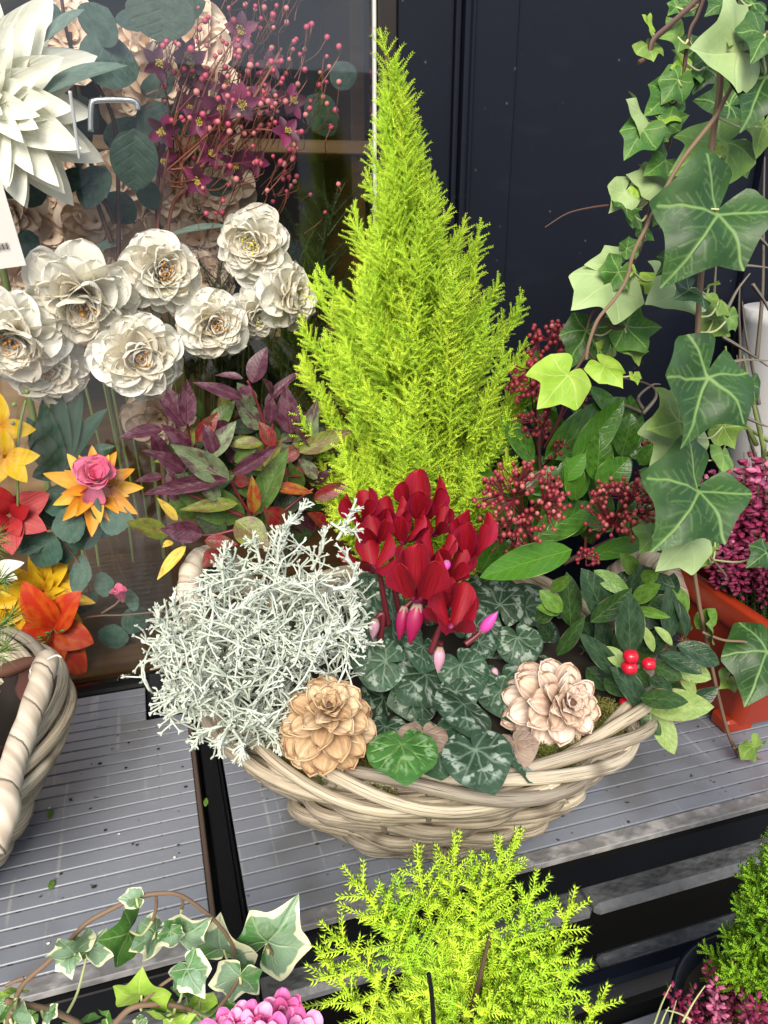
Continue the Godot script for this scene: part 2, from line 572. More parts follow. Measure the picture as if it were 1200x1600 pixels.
	for k in 3:
		var dk := 0.8 + 0.2 * k
		mats_c.append(simple("cyclamen%d" % k, heart_tex(L(0.016, 0.042, 0.02) * dk, L(0.034, 0.072, 0.04) * dk, Color(0.22, 0.29, 0.22, 0.5), Color(0.3, 0.36, 0.3, 0.7), 50.0 * k), 0.5, Color(0.08, 0.12, 0.05)))
	kind("cyclamen_leaf", ms, mats_c, 1.0, 0.28)
	kind("young_cyclamen_leaf", ms, [simple("cyclamen_young", heart_tex(L(0.03, 0.1, 0.018), L(0.05, 0.14, 0.03), Color(0.18, 0.3, 0.1, 0.7), Color(0.2, 0.32, 0.16, 0.6), 20.0), 0.42, Color(0.15, 0.22, 0.06))], 1.0, 0.1)
	kind("withered_leaf", ms, [simple("withered", heart_tex(L(0.2, 0.13, 0.1), L(0.3, 0.22, 0.17), Color(0.3, 0.24, 0.16, 0.6), Color(0.34, 0.28, 0.22, 0.3), 5.0), 0.6, Color(0.15, 0.12, 0.06))], 1.0, 0.2)
	# ivy
	ms = []
	for k in 6:
		var lobes := [[0, 1.0, true], [rv(26, 33), rv(0.6, 0.68), false], [rv(50, 60), rv(0.7, 0.82), true], [rv(84, 94), rv(0.54, 0.61), false], [rv(112, 126), rv(0.56, 0.66), true], [150, rv(0.46, 0.52), false], [166, 0.4, true], [180, 0.06, false]]
		var kk := k
		var zf := func(x: float, y: float): return 0.24 * absf(x) * (1.0 if kk % 3 else -0.6) - 0.2 * y * absf(y) + 0.085 * sin(x * 6 + kk * 2) * cos(y * 5 + kk) - 0.16 * x * x
		ms.append(sheet(lobed(lobes, rv(-0.12, 0.12)), zf, 96, 6))
	var ivc := {
		"dark_ivy": [[L(0.014, 0.045, 0.01), L(0.027, 0.072, 0.016), Color(0.2, 0.32, 0.1, 0.65)], [L(0.019, 0.058, 0.01), L(0.036, 0.09, 0.016), Color(0.22, 0.36, 0.1, 0.65)]],
		"mid_ivy": [[L(0.04, 0.12, 0.018), L(0.075, 0.17, 0.03), Color(0.26, 0.4, 0.12, 0.7)]],
		"light_ivy": [[L(0.11, 0.19, 0.03), L(0.17, 0.26, 0.05), Color(0.26, 0.36, 0.11, 0.7)], [L(0.08, 0.16, 0.03), L(0.12, 0.22, 0.045), Color(0.24, 0.34, 0.12, 0.7)]],
		"bright_ivy": [[L(0.2, 0.34, 0.03), L(0.28, 0.42, 0.06), Color(0.42, 0.5, 0.16, 0.6)]],
		"pale_ivy": [[L(0.26, 0.36, 0.15), L(0.31, 0.41, 0.19), Color(0.36, 0.45, 0.22, 0.6)]]}
	for n in ivc:
		var sm := []
		for k in ivc[n].size():
			var c: Array = ivc[n][k]
			sm.append(simple(n + str(k), ivy_tex(c[0], c[1], c[2], 13.0 * k + n.length()), 0.42 if n == "dark_ivy" else 0.5, Color(0.3, 0.36, 0.12) if n != "dark_ivy" else Color(0.1, 0.14, 0.05), 0.45))
		kind(n, ms, sm, 1.0, 0.3)
	var vs := []
	for k in 3:
		vs.append(simple("variegated%d" % k, ivy_tex(L(0.05, 0.15, 0.035), L(0.13, 0.2, 0.11), Color(0.36, 0.44, 0.26, 0.5), 70.0 + 33 * k, Color(0.62, 0.62, 0.4)), 0.42, Color(0.2, 0.25, 0.1), 0.8))
	kind("variegated_ivy", ms, vs, 1.0, 0.3)
	# things behind the glass
	ms = []
	for k in 3:
		ms.append(blade(func(t: float): return 0.46 * pow(sin(PI * pow(t, 0.9)), 0.62), 10, 8, rv(0.0, 0.2), rv(0.0, 0.5), 0.0, k))
	kind("euca_leaf", ms, [simple("euca0", leaf_tex(L(0.035, 0.07, 0.055), L(0.06, 0.1, 0.085), Color(0.1, 0.15, 0.11, 0.4), 5, 0.3, 0.03, Color(0, 0, 0, 0), 0, 48), 0.55, Color(0.1, 0.12, 0.08)), simple("euca1", leaf_tex(L(0.02, 0.045, 0.03), L(0.035, 0.065, 0.045), Color(0.07, 0.11, 0.07, 0.4), 5, 0.3, 0.03, Color(0, 0, 0, 0), 0, 48, 9), 0.55, Color(0.1, 0.12, 0.08))], 0.91, 0.3)
	kind("blue_long", [blade(func(t: float): return 0.15 * pow(sin(PI * t), 0.8), 10, 4, 0.3, 0.4)], [simple("bluelong", leaf_tex(L(0.1, 0.16, 0.14), L(0.14, 0.2, 0.17), Color(0.2, 0.27, 0.22, 0.4), 5, 0.3, 0.04, Color(0, 0, 0, 0), 0, 48), 0.6, Color(0.1, 0.12, 0.08))], 0.29, 0.3)
	kind("rose_leaf", [blade(func(t: float): return 0.32 * pow(sin(PI * pow(t, 0.85)), 0.8) * (1.0 + 0.04 * sin(t * 60)), 16, 6, 0.2, 0.3, 0.03), blade(func(t: float): return 0.3 * pow(sin(PI * pow(t, 0.85)), 0.8) * (1.0 + 0.04 * sin(t * 66)), 16, 6, -0.1, 0.5, 0.03, 2.0)], [simple("roseleaf", leaf_tex(L(0.035, 0.09, 0.065), L(0.055, 0.12, 0.09), Color(0.1, 0.17, 0.12, 0.5), 6, 0.35, 0.05, Color(0, 0, 0, 0), 0, 64), 0.55, Color(0.08, 0.12, 0.06))], 0.6, 0.25)
	# petals
	var broad := func(t: float): return lerpf(0.16, 0.52, smoothstep(0.0, 0.62, t)) * sqrt(maxf(0.0, 1.0 - pow(maxf(0.0, (t - 0.55) / 0.45), 2.4)))
	ms = []
	for k in 5:
		ms.append(blade(broad, 10, 10, 0.0, rv(0.2, 0.9), 0.03, k * 2.1, 0.5, 0.0, 0.03, true))
	var ms_in := []
	for k in 5:
		ms_in.append(blade(broad, 9, 10, 0.0, rv(-0.8, 0.1), 0.02, k * 1.7, 0.7, rv(-0.2, 0.2), 0.045, true))
	kind("peony_inner", ms_in, [through(M("inner_petal0", L(0.9, 0.88, 0.82), 0.7), Color(0.8, 0.8, 0.74)), through(M("inner_petal1", L(0.9, 0.86, 0.76), 0.7), Color(0.8, 0.78, 0.7))], 1.05, 0.2)
	kind("peony_petal", ms, [through(M("white_petal0", L(0.9, 0.89, 0.84), 0.7), Color(0.7, 0.7, 0.66)), through(M("white_petal1", L(0.9, 0.88, 0.8), 0.7), Color(0.7, 0.68, 0.62))], 1.05, 0.16)
	kind("cream_petal", ms, [through(M("cream_petal0", L(0.74, 0.58, 0.44), 0.6), Color(0.4, 0.3, 0.2)), through(M("cream_petal1", L(0.78, 0.65, 0.52), 0.6), Color(0.4, 0.3, 0.2))], 1.05, 0.16)
	kind("pink_petal", ms, [through(M("pink_petal0", L(0.72, 0.1, 0.24), 0.55), Color(0.4, 0.1, 0.15)), through(M("pink_petal1", L(0.8, 0.18, 0.34), 0.55), Color(0.4, 0.1, 0.15))], 1.05, 0.12)
	kind("mauve_petal", ms, [through(M("mauve_petal", L(0.66, 0.13, 0.36), 0.6), Color(0.4, 0.15, 0.25)), through(M("mauve_petal1", L(0.82, 0.34, 0.58), 0.55), Color(0.4, 0.2, 0.3))], 1.05, 0.16)
	var pointy := func(t: float): return 0.17 * pow(sin(PI * pow(t, 0.8)), 0.75) * (1.0 - 0.3 * t)
	ms = []
	for k in 4:
		ms.append(blade(pointy, 12, 6, 0.22, rv(-0.3, 0.6), 0.05, k * 2.0, 0.3))
	kind("dahlia_petal", ms, [through(M("dahlia", L(0.86, 0.86, 0.76), 0.6), Color(0.5, 0.5, 0.4))], 0.29, 0.1)
	kind("amber_petal", ms, [through(M("amber", L(0.8, 0.34, 0.015), 0.55), Color(0.5, 0.3, 0.05)), through(M("amber1", L(0.82, 0.45, 0.03), 0.55), Color(0.5, 0.3, 0.05))], 0.29, 0.15)
	var lily := func(t: float): return 0.24 * pow(sin(PI * pow(t, 0.75)), 0.8)
	kind("lily_petal", [blade(lily, 12, 6, 0.25, 0.9, 0.05), blade(lily, 12, 6, 0.2, 0.6, 0.06, 2.0)], [simple("lily", paint(64, func(u: float, v: float):
		var c := L(0.52, 0.03, 0.006).lerp(L(0.62, 0.12, 0.008), clampf(absf(u - 0.5) * 1.5 + nz(u * 90, v * 60), 0, 1))
		return c), 0.5, Color(0.5, 0.15, 0.03))], 0.46, 0.12)
	kind("gold_petal", ms, [through(M("gold", L(0.76, 0.5, 0.015), 0.5), Color(0.5, 0.4, 0.05))], 0.29, 0.15)
	kind("orchid_petal", [blade(func(t: float): return 0.34 * pow(sin(PI * pow(t, 0.7)), 0.8), 8, 6, 0.1, 0.3, 0.04)], [mats["gold"]], 0.68, 0.2)
	kind("red_petal", [blade(func(t: float): return 0.36 * pow(sin(PI * pow(t, 0.7)), 0.8), 8, 6, 0.1, 0.3, 0.04)], [through(M("window_red", L(0.4, 0.008, 0.012), 0.5), Color(0.3, 0.03, 0.03))], 0.72, 0.2)
	kind("fan", [blade(func(t: float): return 0.1 * pow(sin(PI * pow(t, 0.8)), 0.7), 10, 4, 0.6, 0.4)], [M("fan_leaf", L(0.022, 0.06, 0.035), 0.3)], 0.19, 0.2)
	through(M("fern", L(0.03, 0.06, 0.015), 0.6), Color(0.1, 0.14, 0.05))
	kind("star_petal", [blade(func(t: float): return 0.28 * pow(sin(PI * pow(t, 0.75)), 0.7), 5, 4, 0.25, 0.4)], [through(M("plum_petal", L(0.13, 0.012, 0.06), 0.55), Color(0.2, 0.03, 0.1)), through(M("plum_petal1", L(0.2, 0.02, 0.085), 0.55), Color(0.25, 0.06, 0.15)), through(M("plum_petal2", L(0.07, 0.01, 0.035), 0.55), Color(0.2, 0.03, 0.1))], 0.54, 0.2)
	for q in [["white_petal0", L(0.86, 0.74, 0.5), 0.4], ["white_petal1", L(0.86, 0.72, 0.46), 0.4], ["inner_petal0", L(0.86, 0.66, 0.4), 0.45], ["inner_petal1", L(0.86, 0.62, 0.36), 0.45], ["dahlia", L(0.62, 0.68, 0.34), 0.5], ["amber", L(0.62, 0.12, 0.01), 0.6], ["amber1", L(0.7, 0.2, 0.01), 0.6], ["gold", L(0.66, 0.3, 0.01), 0.5], ["window_red", L(0.2, 0.0, 0.006), 0.6], ["pink_petal0", L(0.78, 0.3, 0.3), 0.4], ["pink_petal1", L(0.82, 0.36, 0.36), 0.4]]:
		silk(mats[q[0]], q[1], q[2])
	# cyclamen petals: broad and twisted, crimson with a paler bloom on the back
	var cyp := func(t: float): return lerpf(0.13, 0.31, smoothstep(0.0, 0.6, t)) * sqrt(maxf(0.0, 1.0 - pow(maxf(0.0, (t - 0.5) / 0.5), 2.2)))
	ms = []
	for k in 5:
		ms.append(blade(cyp, 12, 8, 0.12, rv(-0.5, 0.35), 0.02, k, 0.6, rv(-0.7, 0.7), 0.012, true))
	var sc := []
	for k in 3:
		sc.append(simple("crimson%d" % k, paint(64, func(u: float, v: float):
			var s := clampf(0.5 + nz(u * 260 + k * 50, v * 26), 0, 1)
			var c := L(0.17, 0.001, 0.006).lerp(L(0.27, 0.003, 0.014), s)
			c = c.lerp(L(0.26, 0.012, 0.05), smoothstep(0.2, 0.9, absf(u - 0.5) * 2) * 0.35 * (0.5 + 0.5 * k))
			c.a = 0.5 + 0.3 * nz(u * 260, v * 26)
			return c, 1.0, 0, "crimson"), 0.6, Color(0.25, 0.01, 0.03), 0.4))
	kind("cyclamen_petal", ms, sc, 0.62, 0.1)

var silk_normal: Texture2D
func silk(m: StandardMaterial3D, base: Color, reach := 0.5) -> StandardMaterial3D:
	var c0 := m.albedo_color.srgb_to_linear()
	var t := paint(64, func(u: float, v: float):
		var c := base.lerp(c0, smoothstep(0.0, reach, v + 0.12 * nz(u * 120, v * 20)))
		c = c * (1.0 + 0.1 * nz(u * 420, v * 24) + 0.06 * nz(u * 60, v * 60))
		c.a = 0.5 + 0.5 * nz(u * 420, v * 24)
		return c, 2.0, 96, "silk")
	return wear(m, t, 0.5)

func heart_tex(ca: Color, cb: Color, vc: Color, silver: Color, sd: float) -> Array:
	var segs := []
	for s in [-1.0, 0.0, 1.0]:
		segs.append([Vector2.ZERO, Vector2(s * 0.45, 0.8 if s == 0.0 else 0.55)])
	for s in [-1.0, 1.0]:
		segs.append([Vector2.ZERO, Vector2(s * 0.62, 0.1)]); segs.append([Vector2.ZERO, Vector2(s * 0.45, -0.4)])
		segs.append([Vector2(0, 0.4), Vector2(s * 0.22, 0.75)]); segs.append([Vector2(s * 0.25, 0.3), Vector2(s * 0.6, 0.35)]); segs.append([Vector2(s * 0.3, 0.05), Vector2(s * 0.62, -0.2)])
	return paint(128, func(u: float, v: float):
		var p := Vector2(u - 0.5, v - 0.5) * 2.2 + Vector2(nz(u * 60 + sd, v * 60), nz(u * 60, v * 60 + sd)) * 0.07
		var k := 0.0
		for s in segs:
			var e := Geometry2D.get_closest_point_to_segment(p, s[0], s[1])
			k = maxf(k, smoothstep(0.032, 0.006, p.distance_to(e)) * (1.0 - 0.35 * e.length()))
		k = maxf(k, smoothstep(0.05, 0.0, absf(nz(u * 85 + sd * 3, v * 85 + sd))) * 0.4)
		var c := ca.lerp(cb, clampf(0.5 + nz(u * 70 + sd, v * 70), 0, 1))
		var rr := p.length()
		var zone := smoothstep(0.3, 0.5, rr) * smoothstep(0.82, 0.62, rr)
		var bl := smoothstep(0.12, 0.3, nz(u * 130 + sd * 3, v * 130 + 40)) * zone
		c = c.lerp(silver, bl * silver.a).lerp(vc, k * vc.a)
		c.a = 0.6 - 0.4 * k + 0.15 * nz(u * 160, v * 160)
		return c, 3.0, 0, "heart")

func ivy_tex(ca: Color, cb: Color, vc: Color, sd: float, margin := Color(0, 0, 0, 0)) -> Array:
	var segs := []
	for d in [0, 55, -55, 120, -120]:
		var a := deg_to_rad(d)
		var tip := Vector2(sin(a), cos(a)) * (1.0 if d == 0 else 0.72 if absi(d) == 55 else 0.55)
		segs.append([Vector2.ZERO, tip, 0.0165])
		for k in 4:
			var o := tip * (0.25 + 0.18 * k)
			for s in [-1, 1]:
				segs.append([o, o + tip.normalized().rotated(s * 0.75) * (0.3 - 0.05 * k) * tip.length(), 0.009])
	var ol := lobed([[0, 1.0, true], [30, 0.64, false], [55, 0.76, true], [89, 0.58, false], [119, 0.6, true], [150, 0.49, false], [166, 0.4, true], [180, 0.06, false]])
	return paint(176, func(u: float, v: float):
		var p := Vector2(u - 0.5, v - 0.5) * 2.2
		p += Vector2(nz(u * 40 + sd, v * 40), nz(u * 40, v * 40 + sd)) * 0.06
		var k := 0.0
		for s in segs:
			var e := Geometry2D.get_closest_point_to_segment(p, s[0], s[1])
			var w: float = s[2] * (1.0 - 0.5 * e.length())
			k = maxf(k, smoothstep(w + 0.012, w * 0.35, p.distance_to(e)) * (1.0 if s[2] > 0.012 else 0.26))
		k = maxf(k, smoothstep(0.05, 0.0, absf(nz(u * 105 + sd * 3, v * 105 + sd))) * 0.22)
		var f := clampf(0.5 + nz(u * 60 + sd, v * 60) * 1.3, 0, 1)
		var c := ca.lerp(cb, f)
		if margin.r > 0.0:
			var ph := fposmod(atan2(p.x, p.y), TAU)
			var q: float = p.length() / maxf(ol.call(ph), 0.05)
			var patch := smoothstep(0.05, 0.1, nz(u * 46 + sd, v * 46 + sd))
			c = c.lerp(L(0.17, 0.26, 0.17), patch * 0.8)
			c = c.lerp(margin, smoothstep(0.84, 0.93, q + 0.4 * nz(u * 60 + sd * 2, v * 60)))
		c = c.lerp(vc, k * vc.a)
		c.a = 0.6 - 0.4 * k + 0.15 * nz(u * 150 + sd, v * 150)
		return c, 3.5, 0, "ivy")


# ---------------------------------------------------------------- conifer sprays
func frond(seed_: int, sides: int, nlen: float, spread: float, droop := 0.15, step := 0.03, thick := 0.2) -> ArrayMesh:
	var r := RandomNumberGenerator.new()
	r.seed = seed_
	var b := B.new()
	var axis := func(t: float): return Vector3(0.05 * sin(t * 3 + seed_), t, -droop * t * t)
	var dress := func(a: Vector3, c: Vector3, bend: Vector3, l0: float):
		var n := maxi(4, int((c - a).length() / step))
		var ang := r.randf() * TAU
		for k in n + 1:
			var t := float(k) / n
			var p := a.lerp(c, t) + bend * t * (1 - t)
			var d := (c - a + bend * (1 - 2 * t)).normalized()
			var x := d.cross(Vector3(0.3, 0.2, 0.9)).normalized()
			var y := d.cross(x)
			for j in 3:
				ang += 2.1 + r.randf() * 0.25
				var o := (d * (0.75 + 0.5 * t) + (x * cos(ang) + y * sin(ang))).normalized()
				b.needle(p, o, l0 * (0.75 + 0.5 * r.randf()), l0 * thick)
	var main := []
	for k in 7:
		main.append(axis.call(k / 6.0))
	b.tube(main, [0.012, 0.004], 4, false)
	for k in 4:
		dress.call(axis.call(k * 0.25), axis.call((k + 1) * 0.25), Vector3.ZERO, nlen)
	for k in sides:
		var t := 0.1 + 0.8 * k / sides
		var a: Vector3 = axis.call(t)
		var ang := k * 2.4 + r.randf() * 0.6
		var side := Vector3(cos(ang), 0, sin(ang) * 0.75)
		var l := (0.42 * (1.0 - t) + 0.13) * (0.8 + 0.4 * r.randf()) * spread
		var c := a + (Vector3.UP * 1.0 + side * 0.95).normalized() * l
		b.tube([a, c], [0.008, 0.003], 3, false)
		dress.call(a, c, side * -0.03, nlen * 0.9)
	return b.mesh()

# sprays sorted so that the nearest are parts of their own and the rest one stuff part
func foliage(t: Node3D, meshes: Array, sm: Array, xfs: Array, called := "spray", most := 290) -> void:
	var eye := Vector3(0, 0.5, 0)
	var order := range(xfs.size())
	order.sort_custom(func(a, c): return (xfs[a] * Vector3(0, 0.8, 0)).distance_squared_to(eye) < (xfs[c] * Vector3(0, 0.8, 0)).distance_squared_to(eye))
	var rest := {}
	for k in order.size():
		var x: Transform3D = xfs[order[k]]
		var mi := rng.randi() % meshes.size()
		var si := rng.randi() % sm.size()
		if k < most:
			part(called, meshes[mi], sm[si], t, x)
		else:
			var key := Vector2i(mi, si)
			if not rest.has(key): rest[key] = []
			rest[key].append(x)
	for key in rest:
		scatter("inner_foliage", meshes[key.x], sm[key.y], rest[key], t)


# ---------------------------------------------------------------- flowers
# layers: [count, length, opening in degrees, width]; axis is where the flower looks
func bloom(t: Node3D, c: Vector3, axis: Vector3, size: float, petal: String, layers: Array, called := "petal", heart := "", loose := 0.12) -> void:
	axis = axis.normalized()
	var x := axis.cross(Vector3(0.2, 0.9, 0.3)).normalized()
	var y := axis.cross(x)
	for li in layers.size():
		var l: Array = layers[li]
		var off := rv(0, TAU)
		for k in int(l[0]):
			var a: float = off + TAU * (k + rv(-0.2, 0.2)) / float(l[0])
			var rad := x * cos(a) + y * sin(a)
			var op := deg_to_rad(l[2] * rv(1.0 - loose, 1.0 + loose))
			var d := rad * sin(op) + axis * cos(op)
			var b := c + rad * size * 0.05 * sin(op) - axis * size * 0.1
			var len: float = size * l[1] * rv(0.88, 1.08)
			var nn := axis * sin(op) - rad * cos(op)
			lf(t, petal, b, b + d * len, len * l[3], nn, called)
	if heart:
		var hb := B.new()
		for k in 26:
			var d := (axis + rdir() * 0.55).normalized()
			var e := c + d * size * rv(0.3, 0.5)
			hb.tube([c - axis * size * 0.05, e], [size * 0.012], 3, false)
			hb.ball(e, size * 0.03, 5, 3)
		part("stamens", hb.mesh(), mats[heart], t)

func nod(t: Node3D, c: Vector3, up: Vector3, size: float, openness: float) -> void:   # one cyclamen flower, petals swept up
	size *= 0.79
	openness *= 0.85
	var fl := Node3D.new()
	fl.name = numbered_in(t, "flower")
	fl.position = world_of(t).affine_inverse() * c
	t.add_child(fl, true)
	up = up.normalized()
	var x := up.cross(Vector3(0.1, 0.2, 0.97)).normalized()
	var y := up.cross(x)
	var off := rv(0, TAU)
	for k in 5:
		var a := off + TAU * k / 5.0 + rv(-0.2, 0.2)
		var rad := x * cos(a) + y * sin(a)
		var op := openness * rv(0.7, 1.3)
		var d := (up * cos(op) + rad * sin(op)).normalized()
		var b := c + rad * size * 0.1
		var tip := b + d * size * rv(0.9, 1.1)
		lf(fl, "cyclamen_petal", b, tip, size * rv(0.6, 0.74), rad * 0.9 + OUT * 0.35, "petal")
	var nb := B.new()
	nb.ball(c - up * size * 0.02, size * 0.13, 10, 6)
	built("flower_mouth", nb, mats["mouth"], fl)

func numbered_in(t: Node3D, called: String) -> String:
	var key := str(t.get_instance_id()) + called
	var k: int = used.get(key, 0)
	used[key] = k + 1
	return called if k == 0 else "%s_%03d" % [called, k]

var ivy_stalks: B
func ivy_leaf(t: Node3D, k: String, b: Vector3, e: Vector3, vine: Array) -> void:
	lf(t, k, b, e, 0.0, OUT + Vector3(0, -0.1, 0.1))
	var v := nearest(vine, b)
	if v.distance_to(b) < 0.07:
		stalk(ivy_stalks, v, b + Vector3(0, 0, -0.001), 0.0009, Vector3(0, -0.004, 0.003))


# ---------------------------------------------------------------- the scene
func _ready() -> void:
	rng.seed = 20241
	var cam := Camera3D.new()
	cam.name = "camera"
	cam.position = Vector3(0, 0.5, 0)
	cam.rotation_degrees = Vector3(-22.1, -17.2, 0)
	cam.fov = 67.74
	cam.near = 0.02; cam.far = 200
	add_child(cam)
	var env := Environment.new()
	env.background_mode = Environment.BG_SKY
	var sky := Sky.new()
	var ps := ProceduralSkyMaterial.new()
	ps.sky_top_color = Color(0.80, 0.86, 0.95)
	ps.sky_horizon_color = Color(0.86, 0.88, 0.9)
	ps.ground_bottom_color = Color(0.3, 0.3, 0.3); ps.ground_horizon_color = Color(0.5, 0.5, 0.5)
	ps.sky_energy_multiplier = 0.88
	sky.sky_material = ps
	env.sky = sky
	env.background_energy_multiplier = 1.0
	env.tonemap_mode = Environment.TONE_MAPPER_LINEAR
	env.tonemap_exposure = 2.0
	env.sdfgi_enabled = true; env.ssao_enabled = true; env.ssil_enabled = true
	var we := WorldEnvironment.new()
	we.name = "world_environment"
	we.environment = env
	add_child(we)
	var sun := DirectionalLight3D.new()
	sun.name = "sun"
	sun.light_energy = 0.9
	sun.light_color = Color(1.0, 0.97, 0.92)
	sun.light_angular_distance = 32
	sun.shadow_enabled = true
	sun.look_at_from_position(Vector3(-0.85, 1.85, 2.1), Vector3.ZERO)
	add_child(sun)

	make_materials()
	M("mouth", L(0.16, 0.004, 0.05), 0.5)
	make_kinds()
	street()
	shopfront()
	stand()
	basket()
	goldcrest()
	leucothoe()
	skimmia()
	silver_bush()
	cyclamen()
	gaultheria()
	cone("pine_cone", "tan pine cone with torn scales between silver bush and cyclamen", Vector3(0.0915, 0.1732, -0.425), Vector3(-0.05, 0.9, 0.5), 0.034, 0.06, "cone_tan")
	cone("pine_cone", "pale whitewashed pine cone facing forward by the red berries", Vector3(0.267, 0.1517, -0.415), Vector3(0.02, 0.62, 0.8), 0.036, 0.066, "cone_pale")
	moss()
	left_basket()
	trough()
	ivy()
	lower_plants()
	window_flowers()
	litter()


func street() -> void:
	var b := B.new()
	b.box(Vector3(0, -0.66, 0), Vector3(160, 0.1, 160))
	struct(built("ground", b, mats["paving"]))
	b = B.new()
	b.box(Vector3(0, -0.655, 8.5), Vector3(160, 0.1, 6))
	struct(built("road", b, mats["asphalt"]))
	var t := thing("street_building", "pale rendered building across the street, mirrored faintly in the shop glass", "building", Vector3(0, -0.6, 14))
	b = B.new()
	b.box(Vector3(0, 1.1, 16), Vector3(60, 3.4, 3))
	built("wall", b, mats["render_wall"], t)
	for k in 14:
		for s in 1:
			b = B.new()
			b.box(Vector3(-26 + k * 4.0, 0.9, 14.48), Vector3(2.4, 2.2, 0.06), 0.01)
			built("window", b, mats["dark_pane"], t)


func shopfront() -> void:
	var t := thing("shop_front", "dark navy painted shopfront with a tall plate glass window on the left", "shopfront", Vector3(0.2, -0.6, -0.8))
	var b := B.new()
	b.box(Vector3(-0.585, 0.75, -0.785), Vector3(1.63, 1.5, 0.006))
	built("window_pane", b, mats["glass"], t)
	b = B.new(); b.box(Vector3(0.2325, 0.75, -0.7815), Vector3(0.003, 1.5, 0.006), 0.0008)
	built("sealant_bead", b, mats["sealant"], t)
	b = B.new(); b.box(Vector3(0.2435, 0.75, -0.787), Vector3(0.0175, 1.5, 0.03), 0.002)
	built("window_frame", b, mats["bronze_metal"], t)
	b = B.new(); b.box(Vector3(0.2815, 0.45, -0.797), Vector3(0.058, 2.1, 0.04), 0.002)
	built("frame_recess", b, mats["navy_paint"], t)
	for k in 3:
		b = B.new(); b.box(Vector3(0.3125 + k * 0.0065, 0.45, -0.786 + [0.0, 0.007, 0.004][k]), Vector3(0.0058, 2.1, 0.03), 0.0018)
		built("moulding", b, mats["navy_paint"], t)
	b = B.new(); b.box(Vector3(0.352, 0.45, -0.79), Vector3(0.048, 2.1, 0.03), 0.002)
	built("door_stile", b, mats["navy_paint"], t)
	b = B.new(); b.box(Vector3(0.532, 0.45, -0.797), Vector3(0.311, 2.1, 0.024), 0.002)
	built("door_panel", b, mats["navy_paint"], t)
	b = B.new(); b.box(Vector3(0.708, 0.45, -0.79), Vector3(0.04, 2.1, 0.03), 0.002)
	built("door_stile", b, mats["navy_paint"], t)
	b = B.new(); b.box(Vector3(1.23, 0.45, -0.8), Vector3(1.0, 2.1, 0.04), 0.002)
	built("side_panel", b, mats["navy_paint"], t)
	b = B.new(); b.box(Vector3(-0.585, -0.012, -0.783), Vector3(1.63, 0.02, 0.026), 0.003)
	built("window_sill", b, mats["black_metal"], t)
	b = B.new(); b.box(Vector3(-0.585, -0.31, -0.79), Vector3(1.63, 0.574, 0.03), 0.003)
	built("stall_riser", b, mats["navy_paint"], t)
	b = B.new(); b.box(Vector3(0.165, 1.56, -0.79), Vector3(3.13, 0.12, 0.04), 0.003)
	built("fascia", b, mats["navy_paint"], t)
	# the room behind the glass
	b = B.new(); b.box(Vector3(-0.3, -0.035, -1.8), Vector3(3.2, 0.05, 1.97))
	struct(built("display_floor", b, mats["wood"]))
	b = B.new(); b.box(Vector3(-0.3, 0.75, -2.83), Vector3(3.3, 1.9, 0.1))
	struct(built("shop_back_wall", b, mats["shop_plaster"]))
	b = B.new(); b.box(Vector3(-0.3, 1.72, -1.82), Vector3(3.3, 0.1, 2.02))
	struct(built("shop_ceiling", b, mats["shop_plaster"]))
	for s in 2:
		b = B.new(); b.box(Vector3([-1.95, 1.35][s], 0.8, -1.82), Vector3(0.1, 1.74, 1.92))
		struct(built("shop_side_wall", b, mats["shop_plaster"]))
	# shelving and boxes that stand inside
	t = thing("shelf_unit", "pale wooden shelf unit deep inside the shop window", "shelves", Vector3(0.25, -0.01, -2.1))
	for k in 3:
		b = B.new(); b.box(Vector3(0.3, 0.2 + k * 0.42, -2.1), Vector3(1.5, 0.03, 0.34), 0.003)
		built("shelf_board", b, mats["pale_wood"], t)
	for k in 4:
		b = B.new(); b.box(Vector3(-0.42 + k * 0.48, 0.6, -2.1), Vector3(0.035, 1.22, 0.3), 0.003)
		built("upright", b, mats["wood"], t)
	var crates := [[Vector3(0.1517, 0.2252, -1.15), 0.085, 0.2, "tan upright paper bag on the window floor behind roses"], [Vector3(0.0601, 0.1876, -1.25), 0.12, 0.26, "broad tan paper bag standing behind the leafy shrub"], [Vector3(-0.221, 0.1442, -1.3), 0.15, 0.3, "tall tan paper bag at the far left of the window"]]
	for c in crates:
		var o := thing("paper_bag", c[3], "bag", Vector3(c[0].x, -0.01, c[0].z))
		b = B.new(); b.box(Vector3(c[0].x, c[2] / 2 - 0.01, c[0].z), Vector3(c[1], c[2], 0.06), 0.004)
		built("bag_body", b, mats["pale_wood"], o)
		b = B.new(); b.tube(curve([Vector3(c[0].x - 0.02, c[2] - 0.01, c[0].z), Vector3(c[0].x, c[2] + 0.03, c[0].z), Vector3(c[0].x + 0.02, c[2] - 0.01, c[0].z)]), [0.002], 5)
		built("bag_handle", b, mats["wood"], o)


